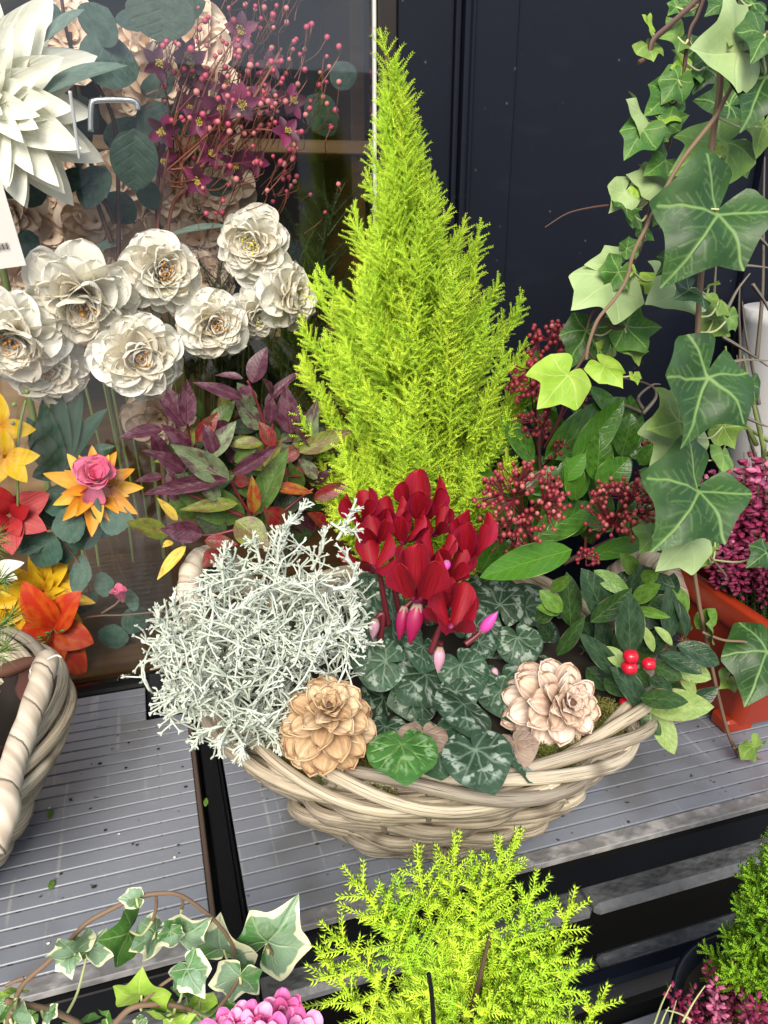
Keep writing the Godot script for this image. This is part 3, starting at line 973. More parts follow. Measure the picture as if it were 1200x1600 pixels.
# a slab of ribbed sheet: strips along x from z0 back to z1
func ribbed(t: Node3D, x0: float, x1: float, z0: float, z1: float, y: float, notch_x := 9.0, notch_z := -9.0) -> void:
	var pitch := 0.0152
	var n := int((z0 - z1) / pitch)
	for k in n:
		var za := z0 - k * pitch
		var xe := notch_x if za - pitch < notch_z else x1
		var b := B.new()
		var w := pitch - 0.0016
		b.box(Vector3((x0 + xe) / 2, y - 0.003 + rv(-0.0001, 0.0001), za - pitch / 2), Vector3(xe - x0, 0.006, w), 0.0006)
		built("slat", b, mats["board_edge"] if k == 0 else mats["board"], t)
		b = B.new()
		b.box(Vector3((x0 + xe) / 2, y - 0.0045, za - pitch), Vector3(xe - x0, 0.0052, 0.0010), 0.0003)
		built("rib", b, mats["board_rib"], t)
	var b2 := B.new()
	b2.box(Vector3((x0 + x1) / 2, y - 0.0085, (z0 + maxf(z1, notch_z)) / 2), Vector3(x1 - x0, 0.004, z0 - maxf(z1, notch_z)), 0.0)
	built("backing_sheet", b2, mats["black_rubber"], t)


func stand() -> void:
	var t := thing("display_board", "ribbed grey plastic shelf board with a notched corner on the left", "shelf", Vector3(-0.3, -0.01, -0.59))
	ribbed(t, -0.75, -0.002, -0.411, -0.766, 0.0, -0.043, -0.70)
	var b := B.new(); b.box(Vector3(0.0005, -0.004, -0.556), Vector3(0.004, 0.007, 0.29), 0.001)
	built("rusty_edge", b, mats["rust"], t)
	t = thing("display_board", "ribbed grey plastic shelf board under the big wicker basket", "shelf", Vector3(0.6, -0.01, -0.59))
	ribbed(t, 0.0265, 1.3, -0.409, -0.766, 0.0)
	t = thing("display_stand", "black metal stepped plant stand carrying the grey shelf boards", "stand", Vector3(0.2, -0.6, -0.55))
	b = B.new(); b.box(Vector3(0.28, -0.028, -0.414), Vector3(2.1, 0.032, 0.006), 0.001)
	built("front_rail", b, mats["black_metal"], t)
	b = B.new(); b.box(Vector3(0.0145, -0.016, -0.585), Vector3(0.0155, 0.012, 0.345), 0.001)
	built("middle_channel", b, mats["black_metal"], t)
	b = B.new(); b.box(Vector3(0.0232, -0.005, -0.585), Vector3(0.002, 0.012, 0.345), 0.0005)
	built("channel_lip", b, mats["black_metal"], t)
	b = B.new(); b.box(Vector3(0.001, 0.002, -0.737), Vector3(0.083, 0.018, 0.066), 0.003)
	built("post_cap", b, mats["navy_paint"], t)
	var tm := TextMesh.new()
	var sf := SystemFont.new()
	sf.font_names = PackedStringArray(["Droid Sans"])
	tm.font = sf; tm.text = "K"; tm.font_size = 16; tm.pixel_size = 0.0007; tm.depth = 0.0006
	var mark: Vector3 = Vector3(-0.0191, 0.0112, -0.7244)
	part("moulded_letter", tm, M("letter", L(0.035, 0.045, 0.07), 0.5), t, Transform3D(Basis(Vector3.UP, -0.1) * Basis(Vector3.RIGHT, -PI / 2), mark))
	b = B.new(); b.box(Vector3(0.28, -0.03, -0.7575), Vector3(2.1, 0.03, 0.006), 0.001)
	built("rear_rail", b, mats["black_metal"], t)
	for x in [-0.7, 0.0145, 1.1]:
		for z in [-0.425, -0.745]:
			b = B.new(); b.box(Vector3(x, -0.325, z), Vector3(0.022, 0.56, 0.022), 0.002)
			built("leg", b, mats["black_metal"], t)
	# lower step: two timber slats, a black bar, then another ribbed board
	for z in [[-0.496, 0.044, -0.16], [-0.4225, 0.021, -0.16]]:
		for s in 3:
			b = B.new()
			var x0: float = [-0.7, 0.085 + z[0] * 0.1, 0.372 - (z[0] + 0.496) * 0.4][s]
			var x1: float = [0.082 + z[0] * 0.1, 0.3695 - (z[0] + 0.496) * 0.4, 1.1][s]
			b.box(Vector3((x0 + x1) / 2, z[2] - 0.008, z[0]), Vector3(x1 - x0, 0.016, z[1]), 0.005)
			built("timber_slat", b, mats["grey_timber"], t)
	b = B.new(); b.box(Vector3(0.2, -0.158, -0.398), Vector3(1.8, 0.03, 0.018), 0.004)
	built("lower_bar", b, mats["navy_paint"], t)
	for x in [-0.69, 0.0145, 1.09]:
		b = B.new(); b.box(Vector3(x, -0.172, -0.45), Vector3(0.02, 0.008, 0.14), 0.001)
		built("cross_bar", b, mats["black_metal"], t)
		b = B.new(); b.box(Vector3(x, -0.39, -0.39), Vector3(0.02, 0.43, 0.02), 0.002)
		built("leg", b, mats["black_metal"], t)
	b = B.new(); b.box(Vector3(0.2, -0.35, -0.52), Vector3(1.84, 0.4, 0.006))
	built("back_sheet", b, mats["black_rubber"], t)
	t = thing("display_board", "lower ribbed grey shelf board at the very bottom of the photo", "shelf", Vector3(0.2, -0.17, -0.25))
	ribbed(t, -0.7, 1.1, -0.12, -0.377, -0.155)


const BC := Vector3(0.21, 0, -0.548)
func bk(deg: float, s: float, y: float) -> Vector3:
	var a := deg_to_rad(deg)
	var u := 0.195 * s * cos(a)
	var v := 0.178 * s * sin(a)
	return Vector3(BC.x + u * 0.986 - v * 0.167, y, BC.z + u * 0.167 + v * 0.986)

func basket() -> void:
	var t := thing("wicker_basket", "round pale wicker basket with twisted handles, planted for winter", "basket", BC)
	var prof := func(y: float): return lerpf(0.6, 0.965, pow(clampf(y / 0.118, 0, 1), 0.75))
	var b := B.new()
	b.grid(48, 6, func(u: float, v: float): return bk(360.0 * u, prof.call(v * 0.115) - 0.06, 0.004 + v * 0.112))
	built("liner", b, mats["soil"], t)
	for k in 30:
		b = B.new()
		var pts := []
		for j in 6:
			var y := 0.006 + j * 0.023
			pts.append(bk(k * 12.0 + 3, prof.call(y) - 0.018, y))
		b.tube(pts, [0.0032], 6)
		built("stake", b, mats["wicker_3"], t)
	# weave: bands of rods that run in front of one pair of stakes and behind the next
	var rows := 14
	for k in rows:
		var band := int(k / 3)
		var y0 := 0.011 + k * 0.0079
		for piece in 2:
			b = B.new()
			var pts := []
			var rad := []
			var a0 := 180.0 * piece + k * 47.0
			var rr := rv(0.0039, 0.0046)
			for j in 73:
				var d := a0 + j * 2.55
				var ph := deg_to_rad(d) * 13.0 + band * 2.4
				pts.append(bk(d, prof.call(y0) + 0.055 * sin(ph) * 0.9 + 0.004 * (k % 3), y0 + 0.0062 * sin(ph) + 0.0012 * sin(d * 0.2 + k)))
				rad.append(rr * (1.0 + 0.06 * sin(d * 0.31 + k)))
			b.tube(pts, rad, 7, true, 2.6)
			built("woven_rod", b, mats["wicker_%d" % [0, 2, 1, 0, 3, 1, 2, 1, 2][(k * 2 + piece) % 9]], t)
	for k in 2:
		b = B.new()
		var pts := []
		for j in 61:
			pts.append(bk(j * 6.0 + k * 40, 0.62 + 0.02 * k, 0.006 + 0.003 * k))
		b.tube(pts, [0.0062], 8, false, 2.0)
		built("base_hoop", b, mats["wicker_3"], t)
	# border: overlapping thick rods that climb from the inside to the outside
	for k in 6:
		b = B.new()
		var pts := []
		var rad := []
		var rr := rv(0.0041, 0.0053)
		var a0 := k * 60.0 + 17.0
		for j in 122:
			var d := a0 + j * 3.0
			var ph := deg_to_rad(d) * 3.0 + TAU * k / 6.0 + 0.35 * sin(deg_to_rad(d) * 3.0 + k)
			pts.append(bk(d, 0.97 + 0.06 * cos(ph) + 0.004 * sin(d * 0.11 + k * 2), 0.121 + 0.0105 * sin(ph) + 0.0012 * sin(d * 0.16 + k)))
			rad.append(rr * (1.0 + 0.07 * sin(d * 0.09 + k * 3)))
		b.tube(pts, rad, 9, true, 2.2)
		built("border_rod", b, mats["wicker_%d" % [0, 2, 3, 2, 1, 0][k]], t)
	# looped handles with a twisted binding
	var hl := [Vector3(0.0251, 0.1572, -0.575), Vector3(0.0133, 0.1839, -0.575), Vector3(0.0126, 0.2008, -0.595), Vector3(0.0205, 0.209, -0.62), Vector3(0.0355, 0.2029, -0.645), Vector3(0.0563, 0.1795, -0.665), Vector3(0.0737, 0.1443, -0.675)]
	var hr := [Vector3(0.4654, 0.1088, -0.655), Vector3(0.4806, 0.135, -0.64), Vector3(0.4917, 0.1457, -0.62), Vector3(0.5005, 0.1402, -0.6), Vector3(0.4954, 0.125, -0.575), Vector3(0.4771, 0.1091, -0.555), Vector3(0.4326, 0.1029, -0.535)]
	for h in [hl, hr]:
		b = B.new()
		var cv := curve(h, 12)
		var rad := []
		for j in cv.size():
			rad.append(0.0092 * (1.0 + 0.14 * absf(sin(j * 0.36))))
		b.tube(cv, rad, 10, true, 9.0)
		built("handle", b, mats["wrapping"], t)
	b = B.new()
	b.grid(40, 6, func(u: float, v: float): return bk(360.0 * u, 0.93 * v + 0.001, 0.113 + 0.012 * (1 - v) + 0.004 * nz(u * 300, v * 90)))
	tag(built("potting_soil", b, mats["soil"]), "dark potting soil filling the wicker basket", "soil").set_meta("kind", "stuff")


func goldcrest() -> void:
	var foot: Vector3 = Vector3(0.2381, 0.1806, -0.66)
	var top: Vector3 = Vector3(0.2059, 0.6271, -0.66)
	var t := thing("goldcrest_conifer", "tall lime-green cone-shaped conifer rising from the back of the basket", "conifer", foot)
	var b := B.new()
	var tr := []
	for k in 9:
		var f := k / 8.0
		tr.append(foot.lerp(top - Vector3(0, 0.02, 0), f) + Vector3(0.012 * sin(f * PI), 0, 0))
	b.tube(tr, [0.007, 0.0012], 7)
	built("trunk", b, mats["bark"], t)
	var fr := []
	for k in 4:
		fr.append(frond(11 + k, 10 + k, 0.07, 1.0, 0.1 + 0.08 * k, 0.04, 0.17))
	var h := foot.distance_to(top)
	var prof := func(u: float):       # crown radius at a share of the height
		var pts := [[0.0, 0.068], [0.1, 0.08], [0.25, 0.095], [0.42, 0.103], [0.5, 0.093], [0.6, 0.068], [0.7, 0.044], [0.8, 0.022], [0.9, 0.009], [1.0, 0.002]]
		for k in 9:
			if u <= pts[k + 1][0]:
				return lerpf(pts[k][1], pts[k + 1][1], (u - pts[k][0]) / (pts[k + 1][0] - pts[k][0]))
		return 0.003
	var xfs := []
	var axis := (top - foot).normalized()
	for k in 190:
		var u := pow((k + 0.5) / 190.0, 1.4) * 0.93
		var a := k * 2.39996 + rv(-0.4, 0.4)
		var rad := Vector3(cos(a), 0, sin(a))
		var rr: float = prof.call(u) * (rv(0.78, 1.2) if k % 4 else rv(0.4, 0.75))
		var el := deg_to_rad(rv(46, 64) + 14 * u)
		var d := (rad * cos(el) + axis * sin(el)).normalized()
		var lb := minf(rv(0.07, 0.11), rr * 1.1 + 0.025)
		var tip := foot + axis * h * u + Vector3(0.012 * sin(u * PI), 0, 0) + rad * rr
		var nf := 9 if u < 0.7 else 4
		for j in nf:
			var s := lerpf(0.15, 1.0, (j + 0.5) / nf)
			var fd := (d + rdir() * 0.42 + rad * 0.12).normalized()
			var len := rv(0.028, 0.046) * (1.0 - 0.42 * u) * (1.15 - 0.3 * s)
			var at := tip - d * lb * (1.0 - s)
			xfs.append(frame(at - fd * len * 0.6, at + fd * len * 0.4, rad - axis * 0.4 + rdir() * 0.4))
		xfs.append(frame(tip - d * 0.035 * (1.0 - 0.4 * u), tip + d * 0.012, rad + rdir() * 0.3))
	for k in 620:
		var u := pow(rng.randf(), 1.35) * 0.9
		var a := k * 2.39996 + rv(-0.5, 0.5)
		var rad := Vector3(cos(a), 0, sin(a))
		var rr: float = prof.call(u) * sqrt(rv(0.1, 0.72))
		var el := deg_to_rad(rv(46, 68) + 14 * u)
		var d := (rad * cos(el) + axis * sin(el) + rdir() * 0.2).normalized()
		var tip := foot + axis * h * u + Vector3(0.012 * sin(u * PI), 0, 0) + rad * rr
		xfs.append(frame(tip - d * rv(0.036, 0.06) * (1.0 - 0.4 * u), tip, rad - axis * 0.4 + rdir() * 0.4))
	xfs.append(frame(top - axis * 0.045, top, OUT))
	xfs.append(frame(top - axis * 0.075 + Vector3(0.003, 0, 0), top - axis * 0.025 + Vector3(0.004, 0, 0), OUT))
	xfs.append(frame(top - axis * 0.085, top - axis * 0.05 + Vector3(0.014, 0, 0), OUT))
	xfs.append(frame(top - axis * 0.085, top - axis * 0.055 + Vector3(-0.006, 0, 0), OUT))
	foliage(t, fr, [mats["lime_0"], mats["lime_1"], mats["lime_2"], mats["lime_3"]], xfs)


func leucothoe() -> void:
	var t := thing("leucothoe_shrub", "purple and green leafy shrub at the back left of the basket", "shrub", Vector3(0.0747, 0.1919, -0.64))
	var b := B.new()
	for s in [[Vector3(0.0744, 0.207, -0.645), Vector3(0.0742, 0.2346, -0.645), Vector3(0.0676, 0.2499, -0.645), Vector3(0.0603, 0.267, -0.645), Vector3(0.0589, 0.2732, -0.645)], [Vector3(0.0872, 0.2505, -0.66), Vector3(0.0934, 0.3069, -0.66), Vector3(0.0915, 0.3228, -0.66), Vector3(0.0854, 0.3443, -0.66), Vector3(0.0806, 0.3568, -0.66)], [Vector3(0.1034, 0.2186, -0.66), Vector3(0.115, 0.2516, -0.66), Vector3(0.1193, 0.2803, -0.66), Vector3(0.1176, 0.3068, -0.66)], [Vector3(0.0479, 0.2729, -0.655), Vector3(0.0352, 0.2979, -0.655), Vector3(0.0273, 0.3102, -0.655), Vector3(0.0265, 0.3245, -0.655)], [Vector3(0.0652, 0.2437, -0.63), Vector3(0.0475, 0.2539, -0.63), Vector3(0.0302, 0.2639, -0.63), Vector3(0.0133, 0.2735, -0.63)], [Vector3(0.0721, 0.2347, -0.63), Vector3(0.0456, 0.2299, -0.63), Vector3(0.029, 0.23, -0.63)], [Vector3(0.0975, 0.2339, -0.645), Vector3(0.1179, 0.2483, -0.645), Vector3(0.1322, 0.2571, -0.645)], [Vector3(0.0911, 0.2831, -0.66), Vector3(0.1008, 0.3181, -0.66), Vector3(0.1012, 0.3432, -0.66)], [Vector3(0.0415, 0.28, -0.66), Vector3(0.0182, 0.3058, -0.66), Vector3(0.0063, 0.3202, -0.66)]]:
		b.tube(curve(s), [0.0019, 0.0011], 6)
	built("stems", b, mats["red_stem"], t)
	lf(t, "purple_leaf", Vector3(0.0841, 0.3549, -0.6592), Vector3(0.0984, 0.3858, -0.6622), 0.0184)
	lf(t, "purple_leaf", Vector3(0.0761, 0.3608, -0.6514), Vector3(0.0528, 0.3659, -0.6559), 0.0076)
	lf(t, "purple_leaf", Vector3(0.0741, 0.345, -0.6441), Vector3(0.034, 0.3634, -0.6428), 0.0116)
	lf(t, "mixed_leaf", Vector3(0.0866, 0.329, -0.6756), Vector3(0.0735, 0.353, -0.6715), 0.0171)
	lf(t, "mixed_leaf", Vector3(0.0918, 0.3113, -0.6661), Vector3(0.0689, 0.3409, -0.6634), 0.0180)
	lf(t, "purple_leaf", Vector3(0.0948, 0.3328, -0.6653), Vector3(0.1297, 0.3641, -0.6695), 0.0099)
	lf(t, "purple_leaf", Vector3(0.1016, 0.3439, -0.6568), Vector3(0.0935, 0.3607, -0.6463), 0.0101)
	lf(t, "purple_leaf", Vector3(0.1155, 0.3077, -0.654), Vector3(0.1122, 0.352, -0.6556), 0.0211)
	lf(t, "mixed_leaf", Vector3(0.1243, 0.2709, -0.6619), Vector3(0.1375, 0.3384, -0.649), 0.0216)
	lf(t, "olive_leaf", Vector3(0.1195, 0.2936, -0.6431), Vector3(0.1694, 0.3106, -0.6412), 0.0176)
	lf(t, "purple_leaf", Vector3(0.0263, 0.3267, -0.6436), Vector3(0.0293, 0.3643, -0.6486), 0.0152)
	lf(t, "purple_leaf", Vector3(0.0245, 0.3242, -0.6464), Vector3(0.0061, 0.3511, -0.6466), 0.0146)
	lf(t, "purple_leaf", Vector3(0.0186, 0.3384, -0.6735), Vector3(0.0128, 0.3507, -0.6772), 0.0115)
	lf(t, "purple_leaf", Vector3(0.0062, 0.323, -0.6496), Vector3(-0.0297, 0.3225, -0.6393), 0.0135)
	lf(t, "purple_leaf", Vector3(0.0269, 0.3053, -0.6427), Vector3(0.0053, 0.3301, -0.637), 0.0139)
	lf(t, "red_leaf", Vector3(0.0332, 0.3088, -0.6517), Vector3(0.0527, 0.334, -0.6502), 0.0147)
	lf(t, "green_leaf", Vector3(0.0464, 0.3119, -0.6639), Vector3(0.0687, 0.3401, -0.6686), 0.0178)
	lf(t, "mixed_leaf", Vector3(0.0414, 0.2944, -0.6456), Vector3(0.0663, 0.3265, -0.6475), 0.0180)
	lf(t, "mixed_leaf", Vector3(0.0558, 0.2784, -0.6307), Vector3(0.0098, 0.318, -0.6207), 0.0232)
	lf(t, "purple_leaf", Vector3(0.0546, 0.2808, -0.6267), Vector3(-0.019, 0.276, -0.6267), 0.0144)
	lf(t, "purple_leaf", Vector3(0.0028, 0.2748, -0.6695), Vector3(-0.0228, 0.2734, -0.6637), 0.0098)
	lf(t, "olive_leaf", Vector3(0.0611, 0.2578, -0.6261), Vector3(0.0115, 0.2573, -0.6261), 0.0132)
	lf(t, "green_leaf", Vector3(0.0683, 0.2362, -0.6429), Vector3(0.0072, 0.2767, -0.635), 0.0308)
	lf(t, "green_leaf", Vector3(0.0786, 0.2453, -0.6311), Vector3(0.1046, 0.3051, -0.6257), 0.0242)
	lf(t, "purple_leaf", Vector3(0.0583, 0.2851, -0.6244), Vector3(0.0975, 0.3109, -0.6129), 0.0130)
	lf(t, "red_leaf", Vector3(0.1043, 0.273, -0.6495), Vector3(0.1328, 0.272, -0.6497), 0.0093)
	lf(t, "flame_leaf", Vector3(0.0911, 0.2702, -0.6235), Vector3(0.1294, 0.2613, -0.6271), 0.0116)
	lf(t, "red_leaf", Vector3(0.1302, 0.2499, -0.637), Vector3(0.1625, 0.266, -0.6278), 0.0139)
	lf(t, "purple_leaf", Vector3(0.1361, 0.2545, -0.6634), Vector3(0.1533, 0.2692, -0.6596), 0.0100)
	lf(t, "flame_leaf", Vector3(0.0736, 0.2492, -0.6211), Vector3(0.0736, 0.2855, -0.6111), 0.0121)
	lf(t, "red_leaf", Vector3(0.0622, 0.2698, -0.651), Vector3(0.0765, 0.2704, -0.6417), 0.0117)
	lf(t, "olive_leaf", Vector3(0.056, 0.2515, -0.6032), Vector3(0.0799, 0.2314, -0.5832), 0.0269)
	lf(t, "purple_leaf", Vector3(0.0283, 0.2412, -0.606), Vector3(-0.006, 0.2506, -0.6057), 0.0181)
	lf(t, "red_leaf", Vector3(0.0286, 0.2377, -0.6003), Vector3(0.0559, 0.2333, -0.5944), 0.0132)
	lf(t, "yellow_leaf", Vector3(0.0092, 0.2494, -0.6231), Vector3(-0.0053, 0.2731, -0.62), 0.0082)
	lf(t, "yellow_leaf", Vector3(0.0135, 0.232, -0.6068), Vector3(-0.014, 0.2113, -0.5939), 0.0103)
	lf(t, "yellow_leaf", Vector3(0.0031, 0.2296, -0.6256), Vector3(-0.0054, 0.2291, -0.6183), 0.0073)
	lf(t, "dark_leaf", Vector3(0.0296, 0.1994, -0.6355), Vector3(0.0149, 0.2207, -0.6275), 0.0117)
	lf(t, "red_leaf", Vector3(0.0417, 0.2241, -0.6115), Vector3(0.0247, 0.2152, -0.5976), 0.0149)
	lf(t, "olive_leaf", Vector3(0.0884, 0.3031, -0.6473), Vector3(0.0571, 0.3059, -0.6476), 0.0116)
	lf(t, "red_leaf", Vector3(0.1006, 0.231, -0.6277), Vector3(0.0831, 0.2534, -0.6204), 0.0211)
	lf(t, "red_leaf", Vector3(0.1479, 0.2158, -0.6465), Vector3(0.124, 0.2345, -0.6432), 0.0167)
	lf(t, "purple_leaf", Vector3(0.0019, 0.2948, -0.663), Vector3(-0.0139, 0.3006, -0.6666), 0.0067)
	lf(t, "olive_leaf", Vector3(0.0123, 0.289, -0.6656), Vector3(-0.0043, 0.2936, -0.6562), 0.0078)
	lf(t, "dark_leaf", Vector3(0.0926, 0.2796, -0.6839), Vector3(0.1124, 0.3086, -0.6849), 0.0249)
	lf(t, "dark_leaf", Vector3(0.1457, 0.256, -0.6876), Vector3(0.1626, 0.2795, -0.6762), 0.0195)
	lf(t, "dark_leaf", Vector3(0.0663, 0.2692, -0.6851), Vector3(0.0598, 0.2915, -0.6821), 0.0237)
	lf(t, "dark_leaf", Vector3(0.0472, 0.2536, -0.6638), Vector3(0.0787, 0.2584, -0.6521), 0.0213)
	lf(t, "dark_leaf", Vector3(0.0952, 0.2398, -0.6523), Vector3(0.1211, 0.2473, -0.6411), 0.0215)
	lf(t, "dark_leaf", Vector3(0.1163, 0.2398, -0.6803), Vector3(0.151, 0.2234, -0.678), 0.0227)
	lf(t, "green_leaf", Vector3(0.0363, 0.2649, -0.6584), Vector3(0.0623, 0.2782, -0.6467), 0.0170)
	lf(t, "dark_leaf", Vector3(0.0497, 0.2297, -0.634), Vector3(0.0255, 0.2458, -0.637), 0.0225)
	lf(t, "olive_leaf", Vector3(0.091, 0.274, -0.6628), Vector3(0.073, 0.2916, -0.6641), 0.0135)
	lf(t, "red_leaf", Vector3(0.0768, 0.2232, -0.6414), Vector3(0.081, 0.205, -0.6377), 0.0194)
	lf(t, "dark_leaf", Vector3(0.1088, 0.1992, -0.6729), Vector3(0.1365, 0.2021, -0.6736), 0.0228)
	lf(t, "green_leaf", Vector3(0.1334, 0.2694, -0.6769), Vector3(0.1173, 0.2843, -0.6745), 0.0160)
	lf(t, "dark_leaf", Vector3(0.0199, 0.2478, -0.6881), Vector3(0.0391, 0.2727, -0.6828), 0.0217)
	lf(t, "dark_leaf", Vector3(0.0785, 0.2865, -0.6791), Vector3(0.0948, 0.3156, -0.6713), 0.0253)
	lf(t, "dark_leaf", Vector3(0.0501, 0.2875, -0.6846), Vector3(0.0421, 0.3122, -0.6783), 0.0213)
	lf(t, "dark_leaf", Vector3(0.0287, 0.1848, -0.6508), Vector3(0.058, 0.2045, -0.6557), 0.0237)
	lf(t, "purple_leaf", Vector3(0.0732, 0.3558, -0.6454), Vector3(0.0803, 0.3483, -0.6358), 0.0108)
	lf(t, "mixed_leaf", Vector3(0.1084, 0.3336, -0.666), Vector3(0.1184, 0.341, -0.6561), 0.0114)
	lf(t, "olive_leaf", Vector3(0.1074, 0.3129, -0.6776), Vector3(0.1041, 0.3316, -0.6756), 0.0136)
	lf(t, "green_leaf", Vector3(0.0627, 0.2894, -0.6745), Vector3(0.0839, 0.2731, -0.6678), 0.0175)
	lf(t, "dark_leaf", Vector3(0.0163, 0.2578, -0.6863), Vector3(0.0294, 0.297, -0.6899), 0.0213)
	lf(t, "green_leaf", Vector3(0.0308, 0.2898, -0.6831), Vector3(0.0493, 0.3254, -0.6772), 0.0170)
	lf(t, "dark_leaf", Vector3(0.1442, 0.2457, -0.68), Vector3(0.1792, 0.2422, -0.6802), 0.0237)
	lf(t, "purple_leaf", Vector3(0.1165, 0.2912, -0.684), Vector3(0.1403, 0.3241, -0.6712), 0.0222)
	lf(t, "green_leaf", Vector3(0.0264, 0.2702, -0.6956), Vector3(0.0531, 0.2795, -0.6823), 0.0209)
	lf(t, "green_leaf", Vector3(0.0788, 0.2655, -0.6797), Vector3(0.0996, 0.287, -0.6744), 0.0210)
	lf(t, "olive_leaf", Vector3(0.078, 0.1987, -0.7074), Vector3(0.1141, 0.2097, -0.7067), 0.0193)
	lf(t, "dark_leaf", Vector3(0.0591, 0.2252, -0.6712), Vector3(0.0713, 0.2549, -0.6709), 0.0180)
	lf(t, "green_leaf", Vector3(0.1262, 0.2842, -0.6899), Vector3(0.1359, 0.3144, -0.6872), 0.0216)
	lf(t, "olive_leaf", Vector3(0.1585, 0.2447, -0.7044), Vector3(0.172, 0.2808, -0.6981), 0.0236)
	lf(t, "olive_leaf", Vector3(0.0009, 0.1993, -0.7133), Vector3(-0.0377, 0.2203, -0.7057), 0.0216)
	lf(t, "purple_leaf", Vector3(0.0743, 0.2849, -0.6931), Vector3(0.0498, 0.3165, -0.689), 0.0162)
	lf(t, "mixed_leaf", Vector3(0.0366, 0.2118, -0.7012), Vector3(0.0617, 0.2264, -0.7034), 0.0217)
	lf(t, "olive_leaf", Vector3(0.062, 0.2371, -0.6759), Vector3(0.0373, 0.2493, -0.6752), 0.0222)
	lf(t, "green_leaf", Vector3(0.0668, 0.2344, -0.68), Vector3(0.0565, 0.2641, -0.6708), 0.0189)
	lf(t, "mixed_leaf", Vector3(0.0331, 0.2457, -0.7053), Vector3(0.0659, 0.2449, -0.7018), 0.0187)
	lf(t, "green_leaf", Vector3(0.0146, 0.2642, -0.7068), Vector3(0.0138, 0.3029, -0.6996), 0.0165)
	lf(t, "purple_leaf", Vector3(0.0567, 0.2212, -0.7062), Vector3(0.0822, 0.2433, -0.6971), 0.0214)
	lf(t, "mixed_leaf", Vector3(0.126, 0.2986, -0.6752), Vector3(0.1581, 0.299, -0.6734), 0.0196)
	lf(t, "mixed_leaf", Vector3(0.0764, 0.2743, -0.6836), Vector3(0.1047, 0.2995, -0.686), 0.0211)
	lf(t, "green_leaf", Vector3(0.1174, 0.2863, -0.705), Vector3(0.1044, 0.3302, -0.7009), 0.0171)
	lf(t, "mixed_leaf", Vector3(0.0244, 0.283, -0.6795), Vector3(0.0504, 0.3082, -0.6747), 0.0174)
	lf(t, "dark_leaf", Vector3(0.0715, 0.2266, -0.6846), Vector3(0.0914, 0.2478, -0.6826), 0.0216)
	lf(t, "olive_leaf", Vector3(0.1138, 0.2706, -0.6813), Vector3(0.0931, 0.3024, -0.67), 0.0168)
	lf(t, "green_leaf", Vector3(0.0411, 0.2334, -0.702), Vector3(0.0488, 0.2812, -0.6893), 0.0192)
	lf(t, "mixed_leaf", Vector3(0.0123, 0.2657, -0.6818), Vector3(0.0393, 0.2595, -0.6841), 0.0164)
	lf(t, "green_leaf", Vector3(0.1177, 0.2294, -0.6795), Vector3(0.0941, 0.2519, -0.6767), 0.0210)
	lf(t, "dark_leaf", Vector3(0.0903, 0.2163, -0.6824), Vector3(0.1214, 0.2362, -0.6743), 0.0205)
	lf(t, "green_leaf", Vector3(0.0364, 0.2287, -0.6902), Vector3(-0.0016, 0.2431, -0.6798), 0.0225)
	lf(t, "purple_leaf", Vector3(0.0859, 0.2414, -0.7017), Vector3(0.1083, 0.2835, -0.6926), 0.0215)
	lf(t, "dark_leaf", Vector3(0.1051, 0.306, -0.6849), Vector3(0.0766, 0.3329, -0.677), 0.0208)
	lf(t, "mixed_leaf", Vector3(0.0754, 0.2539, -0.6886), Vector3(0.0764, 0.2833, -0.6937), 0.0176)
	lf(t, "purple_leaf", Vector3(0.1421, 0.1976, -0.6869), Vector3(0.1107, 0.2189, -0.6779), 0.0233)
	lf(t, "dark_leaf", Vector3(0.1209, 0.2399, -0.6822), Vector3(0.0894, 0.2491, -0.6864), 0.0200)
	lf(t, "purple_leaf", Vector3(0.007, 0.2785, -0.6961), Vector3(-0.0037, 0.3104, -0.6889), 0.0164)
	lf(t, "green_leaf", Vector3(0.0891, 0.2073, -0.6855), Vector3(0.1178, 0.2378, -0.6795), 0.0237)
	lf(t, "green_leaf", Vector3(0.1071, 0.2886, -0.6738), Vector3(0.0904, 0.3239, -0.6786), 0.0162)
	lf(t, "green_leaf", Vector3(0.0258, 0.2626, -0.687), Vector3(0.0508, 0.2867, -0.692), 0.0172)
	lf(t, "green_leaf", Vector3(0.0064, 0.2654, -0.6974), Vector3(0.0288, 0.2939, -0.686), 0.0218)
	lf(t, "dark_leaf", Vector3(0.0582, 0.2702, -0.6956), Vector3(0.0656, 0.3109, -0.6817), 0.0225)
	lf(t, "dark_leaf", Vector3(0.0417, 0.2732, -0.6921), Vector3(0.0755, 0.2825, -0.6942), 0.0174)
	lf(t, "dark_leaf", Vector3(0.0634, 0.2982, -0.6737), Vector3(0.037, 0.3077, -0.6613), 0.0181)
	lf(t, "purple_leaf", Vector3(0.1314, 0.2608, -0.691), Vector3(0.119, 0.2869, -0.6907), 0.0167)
	lf(t, "dark_leaf", Vector3(0.0642, 0.3106, -0.6819), Vector3(0.0917, 0.3114, -0.6715), 0.0181)
	lf(t, "green_leaf", Vector3(0.0387, 0.326, -0.6668), Vector3(0.0274, 0.3533, -0.6557), 0.0125)
	lf(t, "purple_leaf", Vector3(0.0355, 0.2542, -0.6481), Vector3(0.0155, 0.2666, -0.6484), 0.0154)
	lf(t, "purple_leaf", Vector3(0.0204, 0.2911, -0.6292), Vector3(-0.0033, 0.3118, -0.622), 0.0156)
	lf(t, "mixed_leaf", Vector3(0.0993, 0.2878, -0.6679), Vector3(0.1281, 0.291, -0.6699), 0.0150)
	lf(t, "purple_leaf", Vector3(0.0345, 0.2515, -0.6608), Vector3(0.0091, 0.2781, -0.6488), 0.0152)
